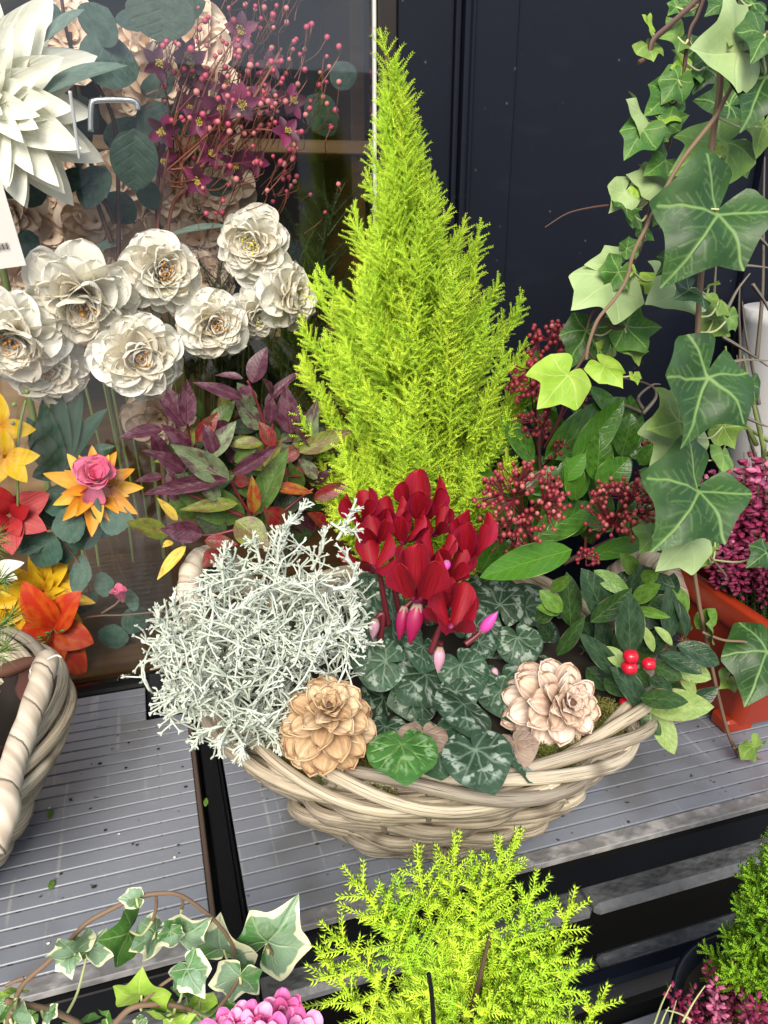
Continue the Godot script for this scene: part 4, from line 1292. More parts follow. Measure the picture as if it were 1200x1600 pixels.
	lf(t, "olive_leaf", Vector3(0.063, 0.3249, -0.6731), Vector3(0.058, 0.347, -0.6685), 0.0123)
	lf(t, "green_leaf", Vector3(0.1113, 0.2563, -0.6438), Vector3(0.0786, 0.2727, -0.6427), 0.0127)
	lf(t, "purple_leaf", Vector3(0.0653, 0.314, -0.6597), Vector3(0.0443, 0.3253, -0.6475), 0.0119)
	lf(t, "mixed_leaf", Vector3(0.0479, 0.2642, -0.632), Vector3(0.0281, 0.279, -0.6233), 0.0164)
	lf(t, "olive_leaf", Vector3(0.0403, 0.3012, -0.6629), Vector3(0.0674, 0.306, -0.6677), 0.0162)
	lf(t, "red_leaf", Vector3(0.1034, 0.2827, -0.6555), Vector3(0.1275, 0.2953, -0.6552), 0.0143)
	lf(t, "green_leaf", Vector3(0.0638, 0.2865, -0.6549), Vector3(0.0821, 0.3018, -0.6434), 0.0129)
	lf(t, "mixed_leaf", Vector3(0.108, 0.2973, -0.6707), Vector3(0.1375, 0.3162, -0.6603), 0.0132)
	lf(t, "purple_leaf", Vector3(0.0105, 0.2547, -0.6548), Vector3(0.0066, 0.2854, -0.6584), 0.0145)
	lf(t, "olive_leaf", Vector3(0.024, 0.3003, -0.6573), Vector3(0.0312, 0.3238, -0.6554), 0.0153)
	lf(t, "mixed_leaf", Vector3(0.0778, 0.2914, -0.66), Vector3(0.0555, 0.3094, -0.6623), 0.0140)
	lf(t, "olive_leaf", Vector3(0.0893, 0.2791, -0.6552), Vector3(0.1077, 0.3046, -0.6513), 0.0168)
	lf(t, "purple_leaf", Vector3(0.1193, 0.2988, -0.6661), Vector3(0.1424, 0.3061, -0.6551), 0.0152)
	lf(t, "mixed_leaf", Vector3(0.1364, 0.2649, -0.6477), Vector3(0.1207, 0.286, -0.6525), 0.0143)
	lf(t, "red_leaf", Vector3(0.0754, 0.2505, -0.6708), Vector3(0.1048, 0.2547, -0.669), 0.0179)
	lf(t, "purple_leaf", Vector3(0.0615, 0.2818, -0.6662), Vector3(0.0712, 0.3034, -0.6672), 0.0164)
	lf(t, "purple_leaf", Vector3(0.1359, 0.2953, -0.6497), Vector3(0.115, 0.3193, -0.6418), 0.0138)
	lf(t, "red_leaf", Vector3(0.099, 0.3, -0.6466), Vector3(0.087, 0.3229, -0.6504), 0.0137)
	lf(t, "purple_leaf", Vector3(0.0985, 0.318, -0.6583), Vector3(0.0996, 0.3422, -0.6554), 0.0134)
	lf(t, "purple_leaf", Vector3(0.028, 0.3287, -0.6464), Vector3(0.0197, 0.3486, -0.6475), 0.0109)
	lf(t, "purple_leaf", Vector3(0.047, 0.2986, -0.6447), Vector3(0.0393, 0.3258, -0.6464), 0.0134)
	lf(t, "mixed_leaf", Vector3(0.0201, 0.2601, -0.6602), Vector3(0.0143, 0.2881, -0.654), 0.0129)
	lf(t, "mixed_leaf", Vector3(0.1159, 0.2732, -0.6631), Vector3(0.0955, 0.2874, -0.6541), 0.0139)
	lf(t, "olive_leaf", Vector3(0.137, 0.285, -0.6537), Vector3(0.1166, 0.3016, -0.6489), 0.0141)
	lf(t, "olive_leaf", Vector3(0.0946, 0.2884, -0.6657), Vector3(0.0637, 0.3095, -0.6592), 0.0165)
	lf(t, "mixed_leaf", Vector3(0.122, 0.2611, -0.6587), Vector3(0.1086, 0.2905, -0.6636), 0.0146)
	lf(t, "green_leaf", Vector3(0.1232, 0.2557, -0.6534), Vector3(0.1104, 0.2848, -0.6422), 0.0129)
	lf(t, "green_leaf", Vector3(0.0887, 0.2482, -0.653), Vector3(0.062, 0.2636, -0.6474), 0.0146)


func skimmia() -> void:
	var t := thing("skimmia_shrub", "glossy green shrub with pinkish red bud clusters right of the conifer", "shrub", Vector3(0.3591, 0.1554, -0.6))
	M("bud0", L(0.19, 0.014, 0.022), 0.5); M("bud1", L(0.27, 0.04, 0.046), 0.5); M("bud2", L(0.17, 0.01, 0.018), 0.5); M("bud3", L(0.36, 0.11, 0.1), 0.5)
	lf(t, "glossy_leaf", Vector3(0.3499, 0.2733, -0.6155), Vector3(0.4383, 0.3282, -0.6202), 0.0354)
	lf(t, "glossy_leaf", Vector3(0.451, 0.2595, -0.632), Vector3(0.4517, 0.3239, -0.6347), 0.0333)
	lf(t, "glossy_leaf", Vector3(0.3521, 0.2783, -0.5988), Vector3(0.4185, 0.2982, -0.6038), 0.0209)
	lf(t, "glossy_leaf", Vector3(0.4022, 0.248, -0.607), Vector3(0.4052, 0.2999, -0.61), 0.0280)
	lf(t, "glossy_leaf", Vector3(0.4331, 0.269, -0.6146), Vector3(0.4413, 0.2919, -0.6133), 0.0198)
	lf(t, "glossy_leaf", Vector3(0.3923, 0.2413, -0.5964), Vector3(0.4251, 0.2778, -0.5849), 0.0351)
	lf(t, "glossy_leaf", Vector3(0.3624, 0.2456, -0.5723), Vector3(0.3568, 0.2867, -0.5753), 0.0265)
	lf(t, "glossy_leaf", Vector3(0.3497, 0.258, -0.5909), Vector3(0.3787, 0.2844, -0.59), 0.0192)
	lf(t, "glossy_leaf", Vector3(0.3289, 0.2764, -0.5983), Vector3(0.2997, 0.3263, -0.6018), 0.0223)
	lf(t, "glossy_leaf", Vector3(0.3154, 0.2838, -0.6066), Vector3(0.2896, 0.303, -0.5928), 0.0201)
	lf(t, "glossy_leaf", Vector3(0.328, 0.2632, -0.5858), Vector3(0.3448, 0.2776, -0.5821), 0.0117)
	lf(t, "glossy_leaf", Vector3(0.3222, 0.2103, -0.5749), Vector3(0.386, 0.2393, -0.5789), 0.0310)
	lf(t, "glossy_leaf", Vector3(0.3354, 0.2192, -0.5288), Vector3(0.2416, 0.218, -0.5088), 0.0291)
	lf(t, "glossy_leaf", Vector3(0.3721, 0.1914, -0.5606), Vector3(0.4388, 0.2094, -0.5501), 0.0185)
	lf(t, "glossy_leaf", Vector3(0.2873, 0.2491, -0.5831), Vector3(0.3161, 0.2144, -0.5887), 0.0215)
	lf(t, "glossy_leaf", Vector3(0.4488, 0.2615, -0.6042), Vector3(0.46, 0.2835, -0.5996), 0.0173)
	lf(t, "glossy_leaf", Vector3(0.3686, 0.204, -0.5835), Vector3(0.3739, 0.2329, -0.5786), 0.0191)
	lf(t, "glossy_leaf", Vector3(0.4671, 0.1876, -0.6064), Vector3(0.4784, 0.2091, -0.6018), 0.0188)
	lf(t, "glossy_leaf", Vector3(0.3356, 0.3197, -0.6135), Vector3(0.3296, 0.3526, -0.6022), 0.0201)
	lf(t, "glossy_leaf", Vector3(0.3416, 0.345, -0.6203), Vector3(0.3347, 0.3779, -0.6211), 0.0179)
	lf(t, "glossy_leaf", Vector3(0.3827, 0.2181, -0.6082), Vector3(0.4459, 0.1947, -0.6109), 0.0271)
	lf(t, "glossy_leaf", Vector3(0.3295, 0.2473, -0.6085), Vector3(0.3543, 0.2598, -0.6038), 0.0257)
	lf(t, "glossy_leaf", Vector3(0.4586, 0.215, -0.6183), Vector3(0.483, 0.2272, -0.6177), 0.0227)
	lf(t, "glossy_leaf", Vector3(0.4524, 0.1995, -0.6216), Vector3(0.4757, 0.1755, -0.6114), 0.0255)
	lf(t, "glossy_leaf", Vector3(0.2888, 0.2186, -0.5634), Vector3(0.3015, 0.2107, -0.5523), 0.0198)
	lf(t, "glossy_leaf", Vector3(0.3647, 0.1967, -0.6077), Vector3(0.3434, 0.2362, -0.5973), 0.0262)
	lf(t, "glossy_leaf", Vector3(0.4747, 0.2289, -0.6292), Vector3(0.4892, 0.2465, -0.6307), 0.0229)
	lf(t, "glossy_leaf", Vector3(0.4317, 0.2108, -0.6246), Vector3(0.4076, 0.2334, -0.6235), 0.0249)
	lf(t, "glossy_leaf", Vector3(0.2937, 0.2507, -0.6013), Vector3(0.2702, 0.2779, -0.6067), 0.0222)
	lf(t, "glossy_leaf", Vector3(0.325, 0.2085, -0.6053), Vector3(0.2959, 0.2508, -0.6061), 0.0207)
	lf(t, "glossy_leaf", Vector3(0.2716, 0.1848, -0.5754), Vector3(0.2851, 0.2293, -0.5622), 0.0229)
	lf(t, "glossy_leaf", Vector3(0.3076, 0.1717, -0.6113), Vector3(0.2752, 0.2089, -0.5985), 0.0221)
	lf(t, "glossy_leaf", Vector3(0.3383, 0.2323, -0.6083), Vector3(0.3407, 0.254, -0.5952), 0.0196)
	lf(t, "glossy_leaf", Vector3(0.3704, 0.2005, -0.6662), Vector3(0.4384, 0.2075, -0.6713), 0.0239)
	lf(t, "glossy_leaf", Vector3(0.3364, 0.2729, -0.6405), Vector3(0.2958, 0.3147, -0.6453), 0.0250)
	lf(t, "glossy_leaf", Vector3(0.4599, 0.2579, -0.6361), Vector3(0.5096, 0.2827, -0.6329), 0.0262)
	lf(t, "glossy_leaf", Vector3(0.3374, 0.1913, -0.6528), Vector3(0.346, 0.2514, -0.6437), 0.0222)
	lf(t, "glossy_leaf", Vector3(0.3444, 0.3029, -0.6196), Vector3(0.3191, 0.3573, -0.6061), 0.0253)
	lf(t, "glossy_leaf", Vector3(0.4047, 0.2065, -0.648), Vector3(0.428, 0.2476, -0.6465), 0.0284)
	lf(t, "glossy_leaf", Vector3(0.3619, 0.1796, -0.6221), Vector3(0.351, 0.2299, -0.6222), 0.0220)
	lf(t, "glossy_leaf", Vector3(0.3826, 0.2074, -0.6629), Vector3(0.3615, 0.2511, -0.6662), 0.0295)
	lf(t, "glossy_leaf", Vector3(0.4168, 0.259, -0.6245), Vector3(0.448, 0.2839, -0.6285), 0.0259)
	lf(t, "glossy_leaf", Vector3(0.4378, 0.2993, -0.6281), Vector3(0.3981, 0.3386, -0.6252), 0.0226)
	lf(t, "glossy_leaf", Vector3(0.4374, 0.2741, -0.6442), Vector3(0.3903, 0.32, -0.6451), 0.0281)
	lf(t, "glossy_leaf", Vector3(0.4424, 0.1748, -0.6425), Vector3(0.4172, 0.2243, -0.6379), 0.0283)
	lf(t, "glossy_leaf", Vector3(0.484, 0.1437, -0.6519), Vector3(0.4741, 0.2027, -0.6551), 0.0232)
	lf(t, "glossy_leaf", Vector3(0.327, 0.1855, -0.6379), Vector3(0.2818, 0.2069, -0.6342), 0.0258)
	lf(t, "glossy_leaf", Vector3(0.3936, 0.2794, -0.6455), Vector3(0.3516, 0.3185, -0.6423), 0.0209)
	lf(t, "glossy_leaf", Vector3(0.3528, 0.1998, -0.6363), Vector3(0.309, 0.2345, -0.6368), 0.0298)
	lf(t, "glossy_leaf", Vector3(0.3602, 0.2371, -0.6536), Vector3(0.3917, 0.2665, -0.6476), 0.0249)
	lf(t, "glossy_leaf", Vector3(0.4455, 0.1503, -0.6642), Vector3(0.4285, 0.2171, -0.6677), 0.0278)
	lf(t, "glossy_leaf", Vector3(0.355, 0.1758, -0.6289), Vector3(0.3248, 0.2192, -0.6199), 0.0245)
	lf(t, "glossy_leaf", Vector3(0.4657, 0.186, -0.6494), Vector3(0.5177, 0.2023, -0.6467), 0.0228)
	lf(t, "glossy_leaf", Vector3(0.3489, 0.3043, -0.659), Vector3(0.3909, 0.3126, -0.6643), 0.0305)
	lf(t, "glossy_leaf", Vector3(0.3784, 0.1696, -0.6325), Vector3(0.3495, 0.2275, -0.6234), 0.0260)
	lf(t, "glossy_leaf", Vector3(0.3639, 0.1819, -0.6307), Vector3(0.4053, 0.2113, -0.6277), 0.0295)
	lf(t, "glossy_leaf", Vector3(0.3583, 0.2181, -0.6304), Vector3(0.354, 0.2738, -0.6295), 0.0239)
	lf(t, "glossy_leaf", Vector3(0.3373, 0.1627, -0.6499), Vector3(0.2832, 0.2127, -0.6371), 0.0268)
	lf(t, "glossy_leaf", Vector3(0.44, 0.1815, -0.6315), Vector3(0.4227, 0.2394, -0.6365), 0.0251)
	lf(t, "glossy_leaf", Vector3(0.3539, 0.2838, -0.5706), Vector3(0.3913, 0.3411, -0.5586), 0.0271)
	lf(t, "glossy_leaf", Vector3(0.3691, 0.2703, -0.5555), Vector3(0.3714, 0.3151, -0.5571), 0.0260)
	lf(t, "glossy_leaf", Vector3(0.367, 0.2649, -0.5474), Vector3(0.3865, 0.2964, -0.5337), 0.0279)
	lf(t, "glossy_leaf", Vector3(0.3513, 0.2537, -0.5567), Vector3(0.3364, 0.2974, -0.5428), 0.0247)
	lf(t, "glossy_leaf", Vector3(0.3108, 0.2887, -0.5654), Vector3(0.2833, 0.3343, -0.5678), 0.0201)
	lf(t, "glossy_leaf", Vector3(0.4028, 0.2857, -0.5698), Vector3(0.4096, 0.3251, -0.569), 0.0245)
	lf(t, "glossy_leaf", Vector3(0.3337, 0.2762, -0.5494), Vector3(0.3484, 0.3009, -0.5438), 0.0170)
	lf(t, "glossy_leaf", Vector3(0.4197, 0.2341, -0.5794), Vector3(0.4455, 0.2556, -0.5749), 0.0234)
	var count := 0
	var sp := SphereMesh.new()
	sp.radius = 1.0; sp.height = 2.0; sp.radial_segments = 12; sp.rings = 7
	var rest := []
	# [middle, reach across, reach up, number, stem foot]
	for c in [[Vector3(0.281, 0.2711, -0.525), 0.04, 0.034, 120, Vector3(0.3236, 0.2039, -0.58)], [Vector3(0.3794, 0.2519, -0.53), 0.034, 0.03, 95, Vector3(0.3892, 0.195, -0.58)], [Vector3(0.3343, 0.382, -0.595), 0.023, 0.024, 55, Vector3(0.3531, 0.2864, -0.63)], [Vector3(0.3089, 0.3571, -0.58), 0.022, 0.022, 40, Vector3(0.3516, 0.2801, -0.63)],
			[Vector3(0.3849, 0.3342, -0.63), 0.016, 0.022, 28, Vector3(0.3571, 0.2796, -0.63)], [Vector3(0.3117, 0.3204, -0.575), 0.018, 0.014, 22, Vector3(0.3527, 0.267, -0.63)], [Vector3(0.3631, 0.2818, -0.61), 0.014, 0.01, 16, Vector3(0.3561, 0.2601, -0.63)], [Vector3(0.351, 0.2064, -0.53), 0.013, 0.011, 17, Vector3(0.3682, 0.213, -0.56)],
			[Vector3(0.4779, 0.282, -0.63), 0.014, 0.014, 20, Vector3(0.4819, 0.2405, -0.63)], [Vector3(0.4786, 0.2374, -0.63), 0.016, 0.013, 20, Vector3(0.4769, 0.2022, -0.62)], [Vector3(0.2765, 0.2307, -0.54), 0.018, 0.012, 22, Vector3(0.3115, 0.2098, -0.57)], [Vector3(0.3657, 0.3364, -0.64), 0.02, 0.02, 24, Vector3(0.3593, 0.2764, -0.64)]]:
		var cl := Node3D.new()
		cl.name = numbered_in(t, "bud_cluster")
		cl.position = c[0] - t.position
		t.add_child(cl, true)
		var b := B.new()
		var nodes := []
		for k in maxi(4, int(c[3] / 9)):
			var d := rdir()
			if d.dot(OUT) < -0.2: d = -d
			var nn: Vector3 = c[0] + d * Vector3(c[1], c[2], c[1] * 0.8) * 0.5
			nodes.append(nn)
			b.tube(curve([c[4], c[4].lerp(c[0], 0.55) + d * c[1] * 0.1, nn], 4), [0.0011, 0.0007], 5, false)
		for k in int(c[3] * 1.35):
			var d := rdir()
			if d.dot(OUT) < -0.3: d = -d
			var e: Vector3 = c[0] + d * Vector3(c[1], c[2], c[1] * 0.8) * rv(0.72, 1.05)
			var nn := nearest(nodes, e)
			b.tube([nn, nn.lerp(e, 0.5) + Vector3(0, -0.001, 0), e], [0.0006], 4, false)
			var r := rv(0.0016, 0.0023) * (1.0 if c[3] > 30 else 0.85)
			var x := Transform3D(Basis.from_scale(Vector3(r, r * 1.12, r)), e)
			count += 1
			if count <= 298:
				part("bud", sp, mats["bud%d" % [0, 1, 0, 2, 1, 3][rng.randi() % 6]], cl, x)
			else:
				rest.append(x)
		built("bud_stalks", b, mats["red_stem"], cl)
	scatter("small_buds", sp, mats["bud0"], rest, t)
	var b2 := B.new()
	for s in [[Vector3(0.361, 0.1743, -0.62), Vector3(0.3514, 0.2442, -0.62), Vector3(0.3455, 0.29, -0.62), Vector3(0.346, 0.3451, -0.62)], [Vector3(0.3756, 0.1532, -0.63), Vector3(0.3763, 0.2243, -0.63), Vector3(0.3924, 0.2763, -0.63)], [Vector3(0.3721, 0.1677, -0.6), Vector3(0.3998, 0.1779, -0.6), Vector3(0.4278, 0.1882, -0.6)], [Vector3(0.4851, 0.1678, -0.63), Vector3(0.4841, 0.2262, -0.63), Vector3(0.48, 0.2683, -0.63)]]:
		b2.tube(curve(s), [0.003, 0.0016], 6)
	built("stems", b2, mats["vine_dark"], t)


func silver_bush() -> void:
	var c: Vector3 = Vector3(0.0549, 0.1892, -0.5)
	var t := thing("silver_cushion_bush", "silvery white tangle of wiry leafless twigs at the basket's left", "cushion bush", Vector3(0.0599, 0.125, -0.5))
	for k in 300:
		var b := B.new()
		var d := rdir()
		if d.dot(Vector3(-0.1, 0.45, 0.9)) < -0.35: d = -d
		var reach := Vector3(0.079, 0.071, 0.062)
		var shrink := 0.86 if d.x > 0.25 else 1.0
		if d.x > 0.2 and d.y > 0.3: shrink = 1.08
		if d.x < 0.1 and d.y > 0.25: shrink = 0.86
		var p: Vector3 = c + d * reach * rv(0.45, 0.86) * shrink
		var dir := (d * rv(0.1, 0.9) + rdir() * 1.0 + Vector3(0, 0.12, 0)).normalized()
		var pts := [p]
		var forks := []
		var n := 9
		var bend := rdir() * 0.24
		for j in n:
			dir = (dir + bend + rdir() * 0.22).normalized()
			var off: Vector3 = (pts[-1] - c) / (reach * shrink)
			if off.length() > 0.98: dir = (dir - off.normalized() * dir.dot(off.normalized()) * 0.95 + off.normalized() * 0.1).normalized()
			pts.append(pts[-1] + dir * rv(0.0042, 0.0062))
			if j > 1 and rng.randf() < 0.55: forks.append([pts[-1], dir])
		b.tube(pts, [0.00086, 0.00062], 5)
		forks.append([pts[-1], dir])
		for f in forks:
			var fd: Vector3 = (f[1] * 0.9 + rdir() * 0.8).normalized()
			var fp := [f[0]]
			for j in 3:
				fd = (fd + rdir() * 0.25).normalized()
				fp.append(fp[-1] + fd * rv(0.003, 0.0048))
			b.tube(fp, [0.00068, 0.00064], 4)
			for j in 3:
				var e: Vector3 = (fd + rdir() * 0.7).normalized()
				b.tube([fp[-1], fp[-1] + e * rv(0.0018, 0.0034)], [0.0008, 0.0006], 4)
			for j in 2:
				var e: Vector3 = (fd + rdir() * 0.9).normalized()
				b.tube([fp[1], fp[1] + e * 0.0022], [0.0006, 0.0004], 3)
		built("twig", b, mats["silver"] if k % 4 else mats["silver_dim"], t)
	# longer sprigs that break the outline
	for e in [[Vector3(0.0215, 0.1983, -0.5), Vector3(0.0078, 0.2152, -0.5), Vector3(-0.0043, 0.2138, -0.5), Vector3(-0.0116, 0.2008, -0.5), Vector3(-0.0168, 0.1946, -0.5)], [Vector3(0.0086, 0.2079, -0.5), Vector3(-0.0025, 0.217, -0.5), Vector3(-0.0123, 0.2222, -0.5), Vector3(-0.0121, 0.2308, -0.5)], [Vector3(0.003, 0.2125, -0.5), Vector3(-0.0004, 0.2236, -0.5), Vector3(-0.0017, 0.2394, -0.5)], [Vector3(0.0734, 0.2519, -0.5), Vector3(0.0761, 0.2737, -0.5), Vector3(0.0845, 0.2877, -0.5), Vector3(0.095, 0.2979, -0.5)], [Vector3(0.0724, 0.2596, -0.51), Vector3(0.0764, 0.2762, -0.51), Vector3(0.0894, 0.2847, -0.51)], [Vector3(0.0067, 0.1872, -0.46), Vector3(-0.002, 0.1856, -0.46), Vector3(-0.0099, 0.1925, -0.46)], [Vector3(0.0151, 0.1658, -0.46), Vector3(0.0023, 0.1704, -0.46), Vector3(-0.0088, 0.1747, -0.46)], [Vector3(0.0212, 0.1626, -0.45), Vector3(0.0093, 0.16, -0.45), Vector3(0.0014, 0.1527, -0.45)], [Vector3(0.0275, 0.165, -0.44), Vector3(0.0325, 0.153, -0.44), Vector3(0.0311, 0.1442, -0.44)], [Vector3(0.0835, 0.2132, -0.45), Vector3(0.0989, 0.2207, -0.45), Vector3(0.1128, 0.2251, -0.45), Vector3(0.1161, 0.2381, -0.45), Vector3(0.1125, 0.2487, -0.45)], [Vector3(0.1113, 0.2254, -0.45), Vector3(0.1173, 0.2174, -0.45), Vector3(0.12, 0.2108, -0.45)], [Vector3(0.0986, 0.2482, -0.5), Vector3(0.1072, 0.2644, -0.5), Vector3(0.1084, 0.2762, -0.5)], [Vector3(0.1142, 0.284, -0.5), Vector3(0.122, 0.2779, -0.5), Vector3(0.1333, 0.2747, -0.5)], [Vector3(0.1186, 0.2698, -0.5), Vector3(0.1253, 0.2809, -0.5), Vector3(0.1303, 0.2921, -0.5)], [Vector3(0.0712, 0.2052, -0.45), Vector3(0.0834, 0.2098, -0.45), Vector3(0.0959, 0.2195, -0.45), Vector3(0.1023, 0.2337, -0.45)], [Vector3(0.0345, 0.2457, -0.5), Vector3(0.0344, 0.2627, -0.5), Vector3(0.0381, 0.2722, -0.5)], [Vector3(0.0465, 0.1642, -0.44), Vector3(0.052, 0.1575, -0.44), Vector3(0.0589, 0.1449, -0.44)], [Vector3(0.0265, 0.1706, -0.44), Vector3(0.0197, 0.1579, -0.44), Vector3(0.0172, 0.1531, -0.44)], [Vector3(0.1029, 0.2568, -0.45), Vector3(0.1149, 0.2582, -0.45), Vector3(0.1181, 0.2691, -0.45), Vector3(0.1123, 0.2811, -0.45)], [Vector3(0.0614, 0.2588, -0.5), Vector3(0.0592, 0.2727, -0.5), Vector3(0.0564, 0.2764, -0.5)]]:
		var b := B.new()
		var cv := curve(e, 5)
		b.tube(cv, [0.0013, 0.0009], 5)
		for k in range(3, cv.size()):
			for j in 2:
				var d: Vector3 = (cv[k] - cv[k - 1]).normalized()
				var e2: Vector3 = (d + rdir() * 0.9).normalized()
				var p1: Vector3 = cv[k] + e2 * rv(0.003, 0.008)
				b.tube([cv[k], p1], [0.0009, 0.0007], 4)
				for i in 3:
					b.tube([p1, p1 + (e2 + rdir() * 0.8).normalized() * 0.0028], [0.0007, 0.0005], 3)
		built("twig", b, mats["silver"], t)
	var b3 := B.new()
	for k in 40:
		var d := rdir()
		if d.y < 0: d.y = -d.y
		var root: Vector3 = c + Vector3(0.01, -0.06, -0.02)
		b3.tube(curve([root, root.lerp(c + d * 0.045, 0.5) + rdir() * 0.01, c + d * Vector3(0.07, 0.065, 0.055) * 0.75], 4), [0.0016, 0.001], 5)
	built("branches", b3, M("old_twig", L(0.2, 0.19, 0.14), 0.9), t)


func cyclamen() -> void:
	var t := thing("cyclamen", "deep red cyclamen with silver-veined heart leaves in the basket's middle", "cyclamen", Vector3(0.1992, 0.1388, -0.5))
	lf(t, "cyclamen_leaf", Vector3(0.1504, 0.1699, -0.481), Vector3(0.1215, 0.1759, -0.4853))
	lf(t, "cyclamen_leaf", Vector3(0.1827, 0.1533, -0.4809), Vector3(0.1567, 0.1531, -0.4563))
	lf(t, "cyclamen_leaf", Vector3(0.1935, 0.1582, -0.4435), Vector3(0.1926, 0.1514, -0.4219))
	lf(t, "cyclamen_leaf", Vector3(0.2133, 0.157, -0.4793), Vector3(0.2174, 0.1471, -0.4526))
	lf(t, "cyclamen_leaf", Vector3(0.2808, 0.149, -0.5124), Vector3(0.2806, 0.1345, -0.4884))
	lf(t, "cyclamen_leaf", Vector3(0.2923, 0.1482, -0.5728), Vector3(0.3038, 0.1705, -0.5963))
	lf(t, "cyclamen_leaf", Vector3(0.2507, 0.1542, -0.5329), Vector3(0.2764, 0.164, -0.5567))
	lf(t, "cyclamen_leaf", Vector3(0.2427, 0.1544, -0.5094), Vector3(0.2625, 0.1533, -0.5111))
	lf(t, "cyclamen_leaf", Vector3(0.2374, 0.1426, -0.4547), Vector3(0.2436, 0.1369, -0.4325))
	lf(t, "cyclamen_leaf", Vector3(0.2326, 0.1402, -0.4733), Vector3(0.2362, 0.14, -0.456))
	lf(t, "cyclamen_leaf", Vector3(0.2688, 0.1599, -0.6023), Vector3(0.2711, 0.1756, -0.6229))
	lf(t, "cyclamen_leaf", Vector3(0.1793, 0.1658, -0.5517), Vector3(0.1432, 0.1727, -0.5386))
	lf(t, "cyclamen_leaf", Vector3(0.1699, 0.1682, -0.5915), Vector3(0.1649, 0.1823, -0.6087))
	lf(t, "cyclamen_leaf", Vector3(0.2202, 0.1499, -0.5751), Vector3(0.235, 0.1547, -0.5823))
	lf(t, "cyclamen_leaf", Vector3(0.1883, 0.1654, -0.5001), Vector3(0.179, 0.1597, -0.4762))
	lf(t, "cyclamen_leaf", Vector3(0.1756, 0.1404, -0.4701), Vector3(0.1485, 0.1414, -0.4675))
	lf(t, "young_cyclamen_leaf", Vector3(0.1342, 0.1647, -0.3923), Vector3(0.1257, 0.1653, -0.3607))
	lf(t, "cyclamen_leaf", Vector3(0.1643, 0.155, -0.4052), Vector3(0.1548, 0.1511, -0.3708))
	lf(t, "cyclamen_leaf", Vector3(0.1798, 0.1607, -0.3758), Vector3(0.1796, 0.1548, -0.344))
	lf(t, "cyclamen_leaf", Vector3(0.1911, 0.1625, -0.4226), Vector3(0.1854, 0.1622, -0.3913))
	lf(t, "cyclamen_leaf", Vector3(0.195, 0.1421, -0.4226), Vector3(0.1858, 0.1376, -0.4005))
	lf(t, "withered_leaf", Vector3(0.2214, 0.1401, -0.3979), Vector3(0.219, 0.1386, -0.3764))
	lf(t, "cyclamen_leaf", Vector3(0.228, 0.1329, -0.3944), Vector3(0.2188, 0.1355, -0.3662))
	lf(t, "withered_leaf", Vector3(0.1547, 0.1578, -0.408), Vector3(0.1472, 0.1585, -0.3846))
	lf(t, "cyclamen_leaf", Vector3(0.2436, 0.1445, -0.4631), Vector3(0.2372, 0.1343, -0.4297))
	lf(t, "cyclamen_leaf", Vector3(0.3168, 0.144, -0.5726), Vector3(0.3441, 0.1548, -0.5907))
	lf(t, "cyclamen_leaf", Vector3(0.326, 0.1272, -0.5488), Vector3(0.3395, 0.1221, -0.5394))
	lf(t, "cyclamen_leaf", Vector3(0.2676, 0.1431, -0.5386), Vector3(0.2757, 0.1398, -0.5241))
	lf(t, "cyclamen_leaf", Vector3(0.1419, 0.132, -0.4527), Vector3(0.13, 0.1272, -0.4328))
	lf(t, "cyclamen_leaf", Vector3(0.1586, 0.1659, -0.5653), Vector3(0.1468, 0.1744, -0.5717))
	lf(t, "cyclamen_leaf", Vector3(0.1418, 0.1534, -0.5358), Vector3(0.1325, 0.1567, -0.5413))
	lf(t, "cyclamen_leaf", Vector3(0.2352, 0.1128, -0.4591), Vector3(0.2362, 0.1061, -0.4417))
	lf(t, "cyclamen_leaf", Vector3(0.1496, 0.1322, -0.4903), Vector3(0.1284, 0.1365, -0.4737))
	lf(t, "cyclamen_leaf", Vector3(0.1761, 0.1637, -0.6039), Vector3(0.1686, 0.1778, -0.6199))
	lf(t, "cyclamen_leaf", Vector3(0.256, 0.1444, -0.5759), Vector3(0.2808, 0.1506, -0.5868))
	lf(t, "cyclamen_leaf", Vector3(0.1933, 0.1419, -0.5533), Vector3(0.1834, 0.1567, -0.5663))
	lf(t, "cyclamen_leaf", Vector3(0.2099, 0.1342, -0.4991), Vector3(0.194, 0.1331, -0.4696))
	lf(t, "cyclamen_leaf", Vector3(0.18, 0.1336, -0.4829), Vector3(0.1602, 0.134, -0.468))
	lf(t, "cyclamen_leaf", Vector3(0.2746, 0.1246, -0.5283), Vector3(0.2935, 0.1182, -0.5159))
	lf(t, "cyclamen_leaf", Vector3(0.3066, 0.1122, -0.5167), Vector3(0.316, 0.1069, -0.5055))
	lf(t, "cyclamen_leaf", Vector3(0.3598, 0.131, -0.5817), Vector3(0.3765, 0.1392, -0.5931))
	lf(t, "cyclamen_leaf", Vector3(0.2262, 0.1112, -0.4088), Vector3(0.2121, 0.1155, -0.3886))
	lf(t, "cyclamen_leaf", Vector3(0.148, 0.13, -0.4036), Vector3(0.1399, 0.1319, -0.3908))
	lf(t, "cyclamen_leaf", Vector3(0.1551, 0.1518, -0.5588), Vector3(0.1728, 0.1464, -0.5497))
